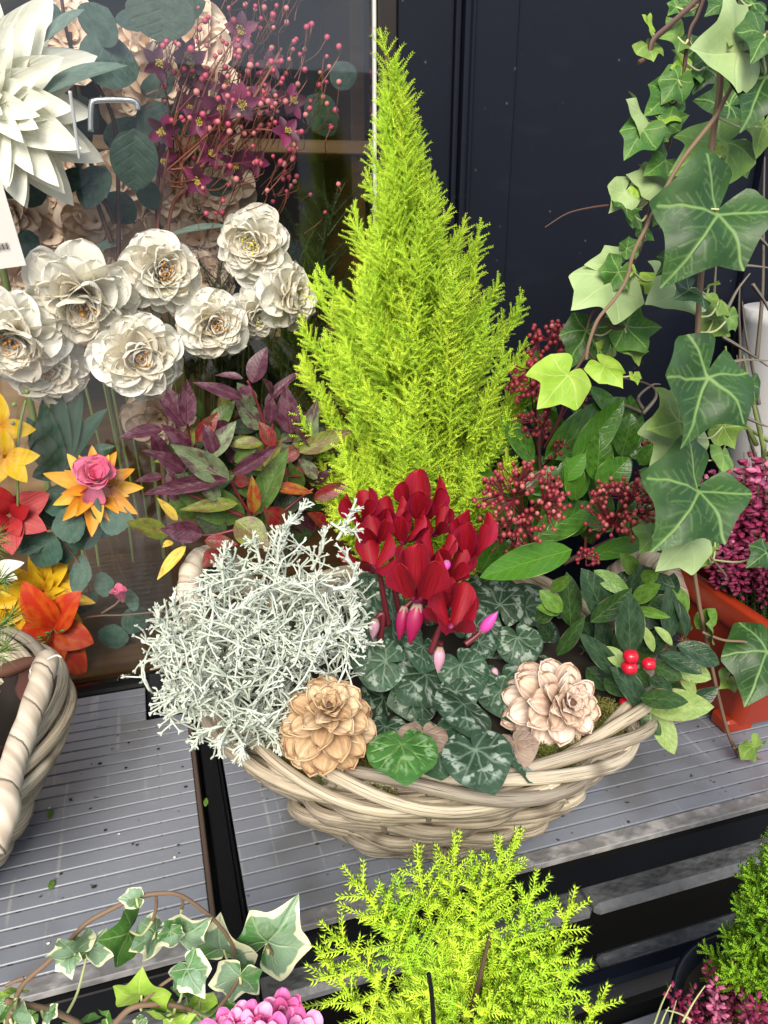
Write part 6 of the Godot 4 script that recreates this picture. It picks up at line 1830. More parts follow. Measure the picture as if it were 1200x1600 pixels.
func trough() -> void:
	var t := thing("plastic_trough", "orange red plastic trough on the shelf at the right edge", "planter", Vector3(0.8, 0, -0.53))
	# walls that flare upwards, round a hollow
	var x0 := 0.512
	var x1 := 1.12
	var b := B.new()
	var ring := func(u: float, y: float, inset: float):
		var f := clampf(y / 0.145, 0, 1)
		var xa := lerpf(x0 + 0.012, x0, f) + inset
		var xb := lerpf(x1 - 0.012, x1, f) - inset
		var za := lerpf(-0.50, -0.462, f) - inset
		var zb := lerpf(-0.588, -0.612, f) + inset
		var r := 0.012
		var cs := [Vector2(xa + r, za - r), Vector2(xa + r, zb + r), Vector2(xb - r, zb + r), Vector2(xb - r, za - r)]
		var k := int(u * 4.0) % 4
		var s: float = u * 4.0 - floorf(u * 4.0)
		var a0: float = [PI / 2, PI, 1.5 * PI, 0.0][k]
		# first half of each quarter turns the corner, second half runs along the side
		if s < 0.5:
			var a := a0 + s * PI
			return Vector3(cs[k].x + cos(a) * r, y, cs[k].y + sin(a) * r)
		var a2 := a0 + PI / 2
		var p: Vector2 = cs[k] + Vector2(cos(a2), sin(a2)) * r
		var q: Vector2 = cs[(k + 1) % 4] + Vector2(cos(a2), sin(a2)) * r
		p = p.lerp(q, (s - 0.5) * 2)
		return Vector3(p.x, y, p.y)
	b.grid(96, 6, func(u: float, v: float): return ring.call(u, 0.01 + v * 0.13, 0.0))
	built("body", b, mats["terracotta"], t)
	b = B.new()
	b.grid(96, 2, func(u: float, v: float): return ring.call(u, 0.14 - v * 0.06, 0.004))
	built("inner_wall", b, mats["terracotta"], t)
	b = B.new()
	var prof := [Vector2(0.0, 0.118), Vector2(-0.006, 0.119), Vector2(-0.0075, 0.124), Vector2(-0.0075, 0.143), Vector2(-0.005, 0.147), Vector2(0.003, 0.147), Vector2(0.005, 0.141)]
	b.grid(96, 6, func(u: float, v: float):
		var q: Vector2 = prof[int(round(v * 6))]
		return ring.call(u, q.y, q.x))
	built("rim", b, mats["terracotta"], t)
	for x in [0.533, 0.6, 0.72, 0.86, 1.0]:
		for z in [-0.512, -0.575]:
			b = B.new(); b.box(Vector3(x, 0.008, z), Vector3(0.034, 0.016, 0.026), 0.003)
			built("foot", b, mats["terracotta"], t)
	b = B.new()
	b.grid(40, 4, func(u: float, v: float): return Vector3(lerpf(0.52, 1.11, u), 0.122 + 0.008 * nz(u * 300, v * 100), lerpf(-0.47, -0.605, v)))
	var so := tag(built("trough_soil", b, mats["soil"]), "dark compost in the orange red trough", "soil")
	so.set_meta("kind", "stuff")
	# heather: crowded upright spikes of magenta bells
	var hp := thing("heather_plant", "magenta pink flowering heather growing in the orange red trough", "heather", Vector3(0.62, 0.12, -0.53))
	heather(hp, Vector3(0.592, 0.12, -0.535), 0.115, 0.085, 130, Vector3(-0.004, 0.145, 0.005))
	# bronze sedge blades behind it
	var sg := thing("sedge_grass", "thin bronze and grey grass blades behind the ivy at right", "grass", Vector3(0.62, 0.12, -0.6))
	for s in [[Vector3(0.5821, 0.3553, -0.62), Vector3(0.5741, 0.4205, -0.62), Vector3(0.5571, 0.5005, -0.62), Vector3(0.5498, 0.5378, -0.62)], [Vector3(0.5407, 0.3763, -0.64), Vector3(0.5349, 0.4197, -0.64), Vector3(0.5314, 0.4509, -0.64)], [Vector3(0.5818, 0.3083, -0.64), Vector3(0.5789, 0.3552, -0.64), Vector3(0.568, 0.4002, -0.64), Vector3(0.5639, 0.4261, -0.64)], [Vector3(0.6052, 0.3042, -0.63), Vector3(0.5877, 0.3451, -0.63), Vector3(0.5719, 0.3795, -0.63), Vector3(0.5613, 0.4102, -0.63)], [Vector3(0.4565, 0.3087, -0.62), Vector3(0.4692, 0.3256, -0.62), Vector3(0.4519, 0.3399, -0.62), Vector3(0.3776, 0.3542, -0.62)], [Vector3(0.4639, 0.3056, -0.63), Vector3(0.4421, 0.3152, -0.63), Vector3(0.4112, 0.323, -0.63), Vector3(0.3887, 0.3272, -0.63)], [Vector3(0.4559, 0.3132, -0.62), Vector3(0.4491, 0.3248, -0.62), Vector3(0.4625, 0.336, -0.62), Vector3(0.4726, 0.3364, -0.62)], [Vector3(0.5509, 0.2136, -0.6), Vector3(0.5749, 0.2196, -0.6), Vector3(0.5973, 0.2209, -0.6), Vector3(0.6177, 0.2199, -0.6)], [Vector3(0.5627, 0.302, -0.6), Vector3(0.5778, 0.295, -0.6), Vector3(0.593, 0.2891, -0.6)], [Vector3(0.535, 0.3582, -0.6), Vector3(0.5503, 0.3595, -0.6), Vector3(0.5773, 0.3569, -0.6)], [Vector3(0.5372, 0.3783, -0.62), Vector3(0.5667, 0.3638, -0.62), Vector3(0.5978, 0.3464, -0.62)],
			[Vector3(0.507, 0.4461, -0.6), Vector3(0.5315, 0.4465, -0.6), Vector3(0.5571, 0.444, -0.6)], [Vector3(0.5179, 0.4041, -0.6), Vector3(0.5263, 0.4239, -0.6), Vector3(0.538, 0.4395, -0.6)], [Vector3(0.5427, 0.4294, -0.6), Vector3(0.5587, 0.4148, -0.6), Vector3(0.5694, 0.4021, -0.6)], [Vector3(0.5501, 0.47, -0.61), Vector3(0.559, 0.464, -0.61), Vector3(0.565, 0.46, -0.61)], [Vector3(0.5637, 0.2175, -0.62), Vector3(0.5596, 0.2528, -0.62), Vector3(0.5623, 0.2671, -0.62)], [Vector3(0.3506, 0.3362, -0.61), Vector3(0.3543, 0.3687, -0.61), Vector3(0.3655, 0.3921, -0.61), Vector3(0.3757, 0.4014, -0.61)], [Vector3(0.631, 0.2293, -0.64), Vector3(0.6016, 0.2826, -0.64), Vector3(0.5748, 0.3554, -0.64)], [Vector3(0.636, 0.234, -0.64), Vector3(0.6208, 0.281, -0.64), Vector3(0.5988, 0.3214, -0.64)]]:
		var bb := B.new()
		var cv := curve(s, 6)
		var rad := []
		for k in cv.size():
			rad.append(0.0022 * (1.0 - 0.75 * k / cv.size()))
		bb.tube(cv, rad, 4)
		built("blade", bb, M("sedge", L(0.12, 0.1, 0.075), 0.5) if not mats.has("sedge") else mats["sedge"], sg)
	for s in [[Vector3(0.6026, 0.2635, -0.62), Vector3(0.575, 0.2995, -0.62), Vector3(0.5533, 0.3378, -0.62), Vector3(0.5416, 0.3695, -0.62)], [Vector3(0.6162, 0.2672, -0.62), Vector3(0.5935, 0.2789, -0.62), Vector3(0.5719, 0.2879, -0.62)], [Vector3(0.6132, 0.2408, -0.61), Vector3(0.5815, 0.3061, -0.61), Vector3(0.5558, 0.3617, -0.61)]]:
		var bb := B.new()
		var cv := curve(s, 6)
		bb.tube(cv, [0.0028, 0.001], 5)
		built("blade", bb, mats["green_stem"], sg)
	# something white stands beyond at the edge
	var wp := thing("white_planter", "white painted pot standing behind the ivy at the right edge", "pot", Vector3(0.695, 0.0, -0.69))
	b = B.new()
	b.tube([Vector3(0.715, 0.0, -0.69), Vector3(0.715, 0.2, -0.69), Vector3(0.715, 0.375, -0.69), Vector3(0.715, 0.39, -0.69)], [0.05, 0.062, 0.07, 0.073], 28)
	built("pot_body", b, M("white_glaze", L(0.5, 0.49, 0.49), 0.35), wp)


func heather(t: Node3D, c: Vector3, rx: float, rz: float, n: int, rise: Vector3) -> void:
	if not mats.has("bell0"):
		M("bell0", L(0.2, 0.012, 0.06), 0.6); M("bell1", L(0.42, 0.1, 0.2), 0.6); M("bell2", L(0.12, 0.008, 0.035), 0.6)
		M("heather_leaf", L(0.06, 0.11, 0.03), 0.6)
	var bells := []
	for j in 3:
		var b := B.new()
		for k in 40:
			var f := k / 40.0
			var a := k * 2.4
			var p := Vector3(cos(a) * 0.05, f, sin(a) * 0.05)
			var d := Vector3(cos(a), 0.15, sin(a)).normalized()
			b.tube([p, p + d * 0.055, p + d * 0.1], [0.02, 0.034, 0.012], 4)
		bells.append(b.mesh())
	var lb := B.new()
	for k in 60:
		var f := k / 60.0
		var a := k * 2.4
		lb.needle(Vector3(0, f, 0), Vector3(cos(a), 0.6, sin(a)).normalized(), 0.11, 0.012)
	lb.tube([Vector3.ZERO, Vector3.UP], [0.014, 0.006], 4)
	var lm := lb.mesh()
	for k in n:
		var a := k * 2.39996
		var r := sqrt((k + 0.5) / n)
		var foot := c + Vector3(cos(a) * r * rx * 0.55, 0, sin(a) * r * rz * 0.55)
		var tip := c + Vector3(cos(a) * r * rx, 0, sin(a) * r * rz) + rise * rv(0.72, 1.15) * (1.0 - 0.25 * r * r) + rdir() * 0.006
		var m := foot.lerp(tip, 0.35)
		var sp := part("spike", bells[k % 3], mats["bell%d" % [0, 1, 0, 2][rng.randi() % 4]], t, frame(m, tip, OUT + rdir() * 0.3, 0.9))
		part("leafy_stem", lm, mats["heather_leaf"], sp, frame(foot, m.lerp(tip, 0.12), OUT))
		part("leafy_tip", lm, mats["heather_leaf"], sp, frame(tip - (tip - m) * 0.03, tip + (tip - m) * 0.14, OUT))


func ivy() -> void:
	var vines := []
	var t := thing("ivy_plant", "large-leaved green ivy trailing down the right side in front", "ivy", Vector3(0.3721, 0.6298, -0.47))
	var b := B.new()
	ivy_stalks = B.new()
	for s in [[[Vector3(0.3707, 0.6363, -0.47), Vector3(0.372, 0.6164, -0.47), Vector3(0.3694, 0.5863, -0.47), Vector3(0.3727, 0.5674, -0.47), Vector3(0.3725, 0.5349, -0.47), Vector3(0.3771, 0.5032, -0.47), Vector3(0.3785, 0.4652, -0.47), Vector3(0.384, 0.4121, -0.47), Vector3(0.3985, 0.3172, -0.47), Vector3(0.41, 0.2401, -0.47), Vector3(0.4262, 0.1858, -0.47), Vector3(0.4401, 0.1499, -0.47), Vector3(0.4593, 0.0995, -0.47), Vector3(0.4822, 0.0448, -0.47), Vector3(0.4978, 0.0151, -0.47), Vector3(0.5303, -0.0337, -0.47), Vector3(0.5734, -0.0826, -0.47)], 0.0024, 0.0016], [[Vector3(0.39, 0.5977, -0.455), Vector3(0.3848, 0.5906, -0.455), Vector3(0.3778, 0.5831, -0.455), Vector3(0.367, 0.563, -0.455), Vector3(0.3596, 0.5491, -0.455), Vector3(0.3388, 0.5231, -0.455), Vector3(0.3233, 0.4939, -0.455), Vector3(0.3198, 0.4857, -0.455), Vector3(0.312, 0.4693, -0.455), Vector3(0.3093, 0.4537, -0.455), Vector3(0.3022, 0.4412, -0.455), Vector3(0.2903, 0.4271, -0.455), Vector3(0.2854, 0.4112, -0.455), Vector3(0.2846, 0.401, -0.455)], 0.0016, 0.0011], [[Vector3(0.3561, 0.5844, -0.45), Vector3(0.3646, 0.5841, -0.45), Vector3(0.3831, 0.587, -0.45), Vector3(0.4008, 0.5941, -0.45)], 0.0016, 0.0014], [[Vector3(0.4512, 0.2046, -0.47), Vector3(0.4309, 0.2255, -0.47), Vector3(0.4112, 0.2399, -0.47)], 0.001, 0.001], [[Vector3(0.4278, 0.1591, -0.46), Vector3(0.4512, 0.1472, -0.46), Vector3(0.4762, 0.1407, -0.46), Vector3(0.5, 0.1304, -0.46)], 0.0013, 0.001], [[Vector3(0.4877, 0.023, -0.46), Vector3(0.5123, 0.008, -0.46), Vector3(0.5433, -0.0113, -0.46)], 0.0013, 0.001], [[Vector3(0.3827, 0.3767, -0.46), Vector3(0.3902, 0.381, -0.46), Vector3(0.3912, 0.3819, -0.46)], 0.001, 0.001]]:
		var cv := curve(s[0], 6)
		vines.append_array(cv)
		b = B.new()
		b.tube(cv, [s[1], s[2]], 7)
		built("vine", b, mats["vine_bark"], t)
	ivy_leaf(t, "pale_ivy", Vector3(0.3654, 0.5848, -0.4504), Vector3(0.3241, 0.5847, -0.4335), vines)
	ivy_leaf(t, "dark_ivy", Vector3(0.3589, 0.4957, -0.436), Vector3(0.3182, 0.4561, -0.4202), vines)
	ivy_leaf(t, "dark_ivy", Vector3(0.4238, 0.5651, -0.5212), Vector3(0.3921, 0.5685, -0.5165), vines)
	ivy_leaf(t, "dark_ivy", Vector3(0.3881, 0.5741, -0.4488), Vector3(0.3648, 0.5432, -0.4318), vines)
	ivy_leaf(t, "light_ivy", Vector3(0.394, 0.5373, -0.4832), Vector3(0.3521, 0.5223, -0.4807), vines)
	ivy_leaf(t, "light_ivy", Vector3(0.425, 0.532, -0.5076), Vector3(0.4339, 0.5178, -0.4996), vines)
	ivy_leaf(t, "light_ivy", Vector3(0.3798, 0.5294, -0.4685), Vector3(0.3742, 0.536, -0.4642), vines)
	ivy_leaf(t, "light_ivy", Vector3(0.4181, 0.5485, -0.4785), Vector3(0.4094, 0.5287, -0.4665), vines)
	ivy_leaf(t, "dark_ivy", Vector3(0.3794, 0.5945, -0.4443), Vector3(0.3623, 0.5812, -0.4282), vines)
	ivy_leaf(t, "light_ivy", Vector3(0.3636, 0.5958, -0.4569), Vector3(0.3557, 0.5883, -0.444), vines)
	ivy_leaf(t, "dark_ivy", Vector3(0.3528, 0.4634, -0.4668), Vector3(0.3401, 0.4537, -0.4642), vines)
	ivy_leaf(t, "dark_ivy", Vector3(0.3655, 0.4441, -0.4623), Vector3(0.3433, 0.4428, -0.4449), vines)
	ivy_leaf(t, "pale_ivy", Vector3(0.3842, 0.4387, -0.4956), Vector3(0.346, 0.4357, -0.4785), vines)
	ivy_leaf(t, "light_ivy", Vector3(0.4066, 0.4416, -0.492), Vector3(0.407, 0.4465, -0.4833), vines)
	ivy_leaf(t, "light_ivy", Vector3(0.376, 0.5132, -0.4802), Vector3(0.3702, 0.5057, -0.4652), vines)
	ivy_leaf(t, "dark_ivy", Vector3(0.4101, 0.6274, -0.5268), Vector3(0.3937, 0.6216, -0.519), vines)
	ivy_leaf(t, "dark_ivy", Vector3(0.412, 0.6223, -0.4997), Vector3(0.3953, 0.6179, -0.4936), vines)
	ivy_leaf(t, "dark_ivy", Vector3(0.4392, 0.5863, -0.5261), Vector3(0.4435, 0.5747, -0.5204), vines)
	ivy_leaf(t, "dark_ivy", Vector3(0.4356, 0.6215, -0.5156), Vector3(0.4268, 0.6232, -0.5152), vines)
	ivy_leaf(t, "dark_ivy", Vector3(0.4141, 0.616, -0.5289), Vector3(0.4036, 0.6198, -0.521), vines)
	ivy_leaf(t, "dark_ivy", Vector3(0.3813, 0.3861, -0.4496), Vector3(0.3506, 0.3446, -0.4196), vines)
	ivy_leaf(t, "dark_ivy", Vector3(0.3863, 0.3016, -0.4434), Vector3(0.3372, 0.2734, -0.4134), vines)
	ivy_leaf(t, "pale_ivy", Vector3(0.4051, 0.2444, -0.4675), Vector3(0.3718, 0.2284, -0.4583), vines)
	ivy_leaf(t, "pale_ivy", Vector3(0.3999, 0.3296, -0.4887), Vector3(0.3634, 0.3092, -0.471), vines)
	ivy_leaf(t, "light_ivy", Vector3(0.3901, 0.3426, -0.4842), Vector3(0.353, 0.345, -0.4667), vines)
	ivy_leaf(t, "light_ivy", Vector3(0.4372, 0.3323, -0.4879), Vector3(0.4512, 0.3129, -0.4831), vines)
	ivy_leaf(t, "light_ivy", Vector3(0.4298, 0.4146, -0.5092), Vector3(0.4104, 0.4012, -0.4952), vines)
	ivy_leaf(t, "light_ivy", Vector3(0.4317, 0.4181, -0.4946), Vector3(0.4408, 0.4078, -0.4923), vines)
	ivy_leaf(t, "light_ivy", Vector3(0.4259, 0.4292, -0.5016), Vector3(0.4144, 0.4238, -0.4851), vines)
	ivy_leaf(t, "dark_ivy", Vector3(0.4637, 0.364, -0.4936), Vector3(0.469, 0.3472, -0.489), vines)
	ivy_leaf(t, "light_ivy", Vector3(0.4229, 0.3173, -0.467), Vector3(0.4143, 0.3093, -0.4505), vines)
	ivy_leaf(t, "light_ivy", Vector3(0.4292, 0.2706, -0.4686), Vector3(0.4299, 0.257, -0.456), vines)
	ivy_leaf(t, "light_ivy", Vector3(0.4351, 0.2233, -0.4782), Vector3(0.4427, 0.21, -0.4772), vines)
	ivy_leaf(t, "dark_ivy", Vector3(0.4533, 0.2417, -0.4362), Vector3(0.4327, 0.2372, -0.4286), vines)
	ivy_leaf(t, "light_ivy", Vector3(0.3943, 0.2366, -0.4986), Vector3(0.3732, 0.2362, -0.4817), vines)
	ivy_leaf(t, "light_ivy", Vector3(0.4055, 0.3195, -0.4773), Vector3(0.4031, 0.3194, -0.4629), vines)
	ivy_leaf(t, "light_ivy", Vector3(0.4551, 0.2394, -0.4983), Vector3(0.4274, 0.2579, -0.4829), vines)
	ivy_leaf(t, "light_ivy", Vector3(0.4418, 0.1537, -0.4687), Vector3(0.4319, 0.1709, -0.4531), vines)
	ivy_leaf(t, "dark_ivy", Vector3(0.4913, 0.1363, -0.4509), Vector3(0.4535, 0.1076, -0.4209), vines)
	ivy_leaf(t, "light_ivy", Vector3(0.4779, 0.0936, -0.4732), Vector3(0.4624, 0.093, -0.4633), vines)
	ivy_leaf(t, "light_ivy", Vector3(0.5006, 0.0288, -0.4515), Vector3(0.5087, 0.0082, -0.4466), vines)
	ivy_leaf(t, "light_ivy", Vector3(0.557, -0.0473, -0.4774), Vector3(0.5282, -0.0416, -0.4679), vines)
	ivy_leaf(t, "light_ivy", Vector3(0.5433, -0.0082, -0.4752), Vector3(0.557, -0.0244, -0.4733), vines)
	ivy_leaf(t, "dark_ivy", Vector3(0.5552, -0.0667, -0.4768), Vector3(0.5683, -0.0848, -0.4759), vines)
	built("leaf_stalks", ivy_stalks, mats["pale_stem"], t).set_meta("kind", "stuff")
	t = thing("ivy_plant", "small-leaved bright ivy trailing left of the large ivy over the navy panel", "ivy", Vector3(0.381, 0.6415, -0.52))
	vines = []
	ivy_stalks = B.new()
	for s in [[[Vector3(0.3867, 0.6383, -0.52), Vector3(0.3827, 0.6271, -0.52), Vector3(0.3634, 0.6111, -0.52), Vector3(0.3526, 0.6023, -0.52), Vector3(0.3504, 0.5935, -0.52), Vector3(0.3454, 0.5895, -0.52), Vector3(0.3426, 0.5883, -0.52)], 0.0022, 0.0018], [[Vector3(0.393, 0.6398, -0.525), Vector3(0.3915, 0.6286, -0.525), Vector3(0.3882, 0.6179, -0.525), Vector3(0.3841, 0.6086, -0.525), Vector3(0.3834, 0.5825, -0.525), Vector3(0.3793, 0.5627, -0.525), Vector3(0.3794, 0.5396, -0.525), Vector3(0.3749, 0.5307, -0.525), Vector3(0.3676, 0.507, -0.525), Vector3(0.3673, 0.4943, -0.525), Vector3(0.3663, 0.4713, -0.525), Vector3(0.3588, 0.4531, -0.525), Vector3(0.3513, 0.4297, -0.525), Vector3(0.3487, 0.4153, -0.525), Vector3(0.3507, 0.395, -0.525)], 0.0016, 0.0011], [[Vector3(0.3548, 0.4539, -0.515), Vector3(0.3459, 0.438, -0.515), Vector3(0.3342, 0.422, -0.515), Vector3(0.3251, 0.4057, -0.515), Vector3(0.3223, 0.3962, -0.515), Vector3(0.3164, 0.3843, -0.515), Vector3(0.3088, 0.3773, -0.515)], 0.0017, 0.001], [[Vector3(0.3224, 0.3947, -0.515), Vector3(0.3333, 0.3833, -0.515), Vector3(0.3391, 0.382, -0.515)], 0.001, 0.001], [[Vector3(0.332, 0.4173, -0.515), Vector3(0.3428, 0.4111, -0.515), Vector3(0.3529, 0.4112, -0.515)], 0.0011, 0.001], [[Vector3(0.3311, 0.4292, -0.515), Vector3(0.3231, 0.4224, -0.515), Vector3(0.3201, 0.4107, -0.515)], 0.0011, 0.001]]:
		var cv := curve(s[0], 6)
		vines.append_array(cv)
		b = B.new()
		b.tube(cv, [s[1], s[2]], 6)
		built("vine", b, mats["vine_dark"], t)
	ivy_leaf(t, "bright_ivy", Vector3(0.3533, 0.6096, -0.526), Vector3(0.344, 0.6174, -0.5203), vines)
	ivy_leaf(t, "light_ivy", Vector3(0.3507, 0.5998, -0.5239), Vector3(0.3488, 0.5906, -0.5102), vines)
	ivy_leaf(t, "light_ivy", Vector3(0.3752, 0.6058, -0.5242), Vector3(0.3577, 0.6057, -0.5152), vines)
	ivy_leaf(t, "dark_ivy", Vector3(0.4076, 0.6034, -0.5464), Vector3(0.386, 0.5947, -0.5402), vines)
	ivy_leaf(t, "mid_ivy", Vector3(0.3764, 0.5842, -0.5296), Vector3(0.3733, 0.5892, -0.5251), vines)
	ivy_leaf(t, "bright_ivy", Vector3(0.3898, 0.5882, -0.5297), Vector3(0.3709, 0.5881, -0.5165), vines)
	ivy_leaf(t, "mid_ivy", Vector3(0.3756, 0.58, -0.519), Vector3(0.3636, 0.5643, -0.5156), vines)
	ivy_leaf(t, "pale_ivy", Vector3(0.3554, 0.5524, -0.5205), Vector3(0.3323, 0.567, -0.5037), vines)
	ivy_leaf(t, "mid_ivy", Vector3(0.3728, 0.5698, -0.5279), Vector3(0.3529, 0.5594, -0.5131), vines)
	ivy_leaf(t, "mid_ivy", Vector3(0.3463, 0.5465, -0.5114), Vector3(0.3297, 0.5306, -0.5024), vines)
	ivy_leaf(t, "mid_ivy", Vector3(0.368, 0.5507, -0.5133), Vector3(0.3793, 0.5571, -0.5062), vines)
	ivy_leaf(t, "bright_ivy", Vector3(0.3699, 0.5577, -0.5199), Vector3(0.3575, 0.5512, -0.5075), vines)
	ivy_leaf(t, "mid_ivy", Vector3(0.3594, 0.5454, -0.5104), Vector3(0.3511, 0.5355, -0.5042), vines)
	ivy_leaf(t, "mid_ivy", Vector3(0.369, 0.5278, -0.5134), Vector3(0.349, 0.5202, -0.5006), vines)
	ivy_leaf(t, "pale_ivy", Vector3(0.3413, 0.5071, -0.5173), Vector3(0.327, 0.4941, -0.51), vines)
	ivy_leaf(t, "pale_ivy", Vector3(0.3637, 0.5131, -0.513), Vector3(0.3407, 0.5208, -0.5121), vines)
	ivy_leaf(t, "pale_ivy", Vector3(0.3715, 0.5157, -0.5274), Vector3(0.362, 0.4964, -0.5261), vines)
	ivy_leaf(t, "bright_ivy", Vector3(0.3479, 0.5094, -0.5152), Vector3(0.3502, 0.5031, -0.5106), vines)
	ivy_leaf(t, "mid_ivy", Vector3(0.3506, 0.4913, -0.5167), Vector3(0.3601, 0.4821, -0.5152), vines)
	ivy_leaf(t, "dark_ivy", Vector3(0.3398, 0.4982, -0.5132), Vector3(0.3384, 0.4886, -0.4975), vines)
	ivy_leaf(t, "mid_ivy", Vector3(0.3944, 0.5004, -0.5366), Vector3(0.38, 0.4853, -0.5315), vines)
	ivy_leaf(t, "mid_ivy", Vector3(0.3726, 0.4798, -0.5352), Vector3(0.3818, 0.4741, -0.5299), vines)
	ivy_leaf(t, "mid_ivy", Vector3(0.3509, 0.4679, -0.5208), Vector3(0.3621, 0.4736, -0.518), vines)
	ivy_leaf(t, "pale_ivy", Vector3(0.343, 0.4569, -0.5211), Vector3(0.318, 0.4591, -0.5163), vines)
	ivy_leaf(t, "pale_ivy", Vector3(0.3338, 0.4468, -0.5108), Vector3(0.2956, 0.4345, -0.4933), vines)
	ivy_leaf(t, "mid_ivy", Vector3(0.3376, 0.4531, -0.5091), Vector3(0.3258, 0.4349, -0.5047), vines)
	ivy_leaf(t, "bright_ivy", Vector3(0.3479, 0.4551, -0.5107), Vector3(0.3471, 0.4499, -0.5051), vines)
	ivy_leaf(t, "bright_ivy", Vector3(0.3794, 0.4445, -0.5229), Vector3(0.3624, 0.4459, -0.5228), vines)
	ivy_leaf(t, "dark_ivy", Vector3(0.422, 0.5934, -0.5524), Vector3(0.409, 0.576, -0.5438), vines)
	ivy_leaf(t, "mid_ivy", Vector3(0.4084, 0.5925, -0.5499), Vector3(0.4261, 0.584, -0.5463), vines)
	ivy_leaf(t, "mid_ivy", Vector3(0.3734, 0.4415, -0.5399), Vector3(0.3844, 0.4329, -0.5398), vines)
	ivy_leaf(t, "mid_ivy", Vector3(0.3849, 0.6281, -0.5447), Vector3(0.3779, 0.6225, -0.5431), vines)
	ivy_leaf(t, "dark_ivy", Vector3(0.401, 0.6318, -0.552), Vector3(0.3893, 0.631, -0.5513), vines)
	ivy_leaf(t, "mid_ivy", Vector3(0.356, 0.4103, -0.5196), Vector3(0.388, 0.4112, -0.5141), vines)
	ivy_leaf(t, "dark_ivy", Vector3(0.3321, 0.4065, -0.5353), Vector3(0.3134, 0.3809, -0.5248), vines)
	ivy_leaf(t, "bright_ivy", Vector3(0.2972, 0.3808, -0.4994), Vector3(0.2666, 0.3663, -0.4794), vines)
	ivy_leaf(t, "bright_ivy", Vector3(0.3306, 0.385, -0.505), Vector3(0.3384, 0.3743, -0.485), vines)
	ivy_leaf(t, "light_ivy", Vector3(0.3644, 0.3948, -0.5168), Vector3(0.3633, 0.3836, -0.504), vines)
	ivy_leaf(t, "bright_ivy", Vector3(0.3655, 0.3736, -0.5124), Vector3(0.3651, 0.3687, -0.5054), vines)
	ivy_leaf(t, "bright_ivy", Vector3(0.3561, 0.3862, -0.5335), Vector3(0.3358, 0.4007, -0.5158), vines)
	ivy_leaf(t, "pale_ivy", Vector3(0.3591, 0.4276, -0.537), Vector3(0.3422, 0.4196, -0.524), vines)
	built("leaf_stalks", ivy_stalks, mats["pale_stem"], t).set_meta("kind", "stuff")


func pot(t: Node3D, c: Vector3, r: float, h: float, m: Material) -> void:
	var b := B.new()
	var prof := [[0.72, 0.0], [0.74, 0.0], [0.95, 0.86], [1.04, 0.87], [1.05, 1.0], [0.98, 1.0], [0.94, 0.85]]
	b.grid(40, 6, func(u: float, v: float):
		var q: Array = prof[int(round(v * 6))]
		return c + Vector3(cos(TAU * u) * r * q[0], h * q[1], sin(TAU * u) * r * q[0]))
	built("pot", b, m, t)
	b = B.new()
	b.grid(24, 2, func(u: float, v: float): return c + Vector3(cos(TAU * u) * r * 0.95 * v, h * 0.88, sin(TAU * u) * r * 0.95 * v))
	built("compost", b, mats["soil"], t)


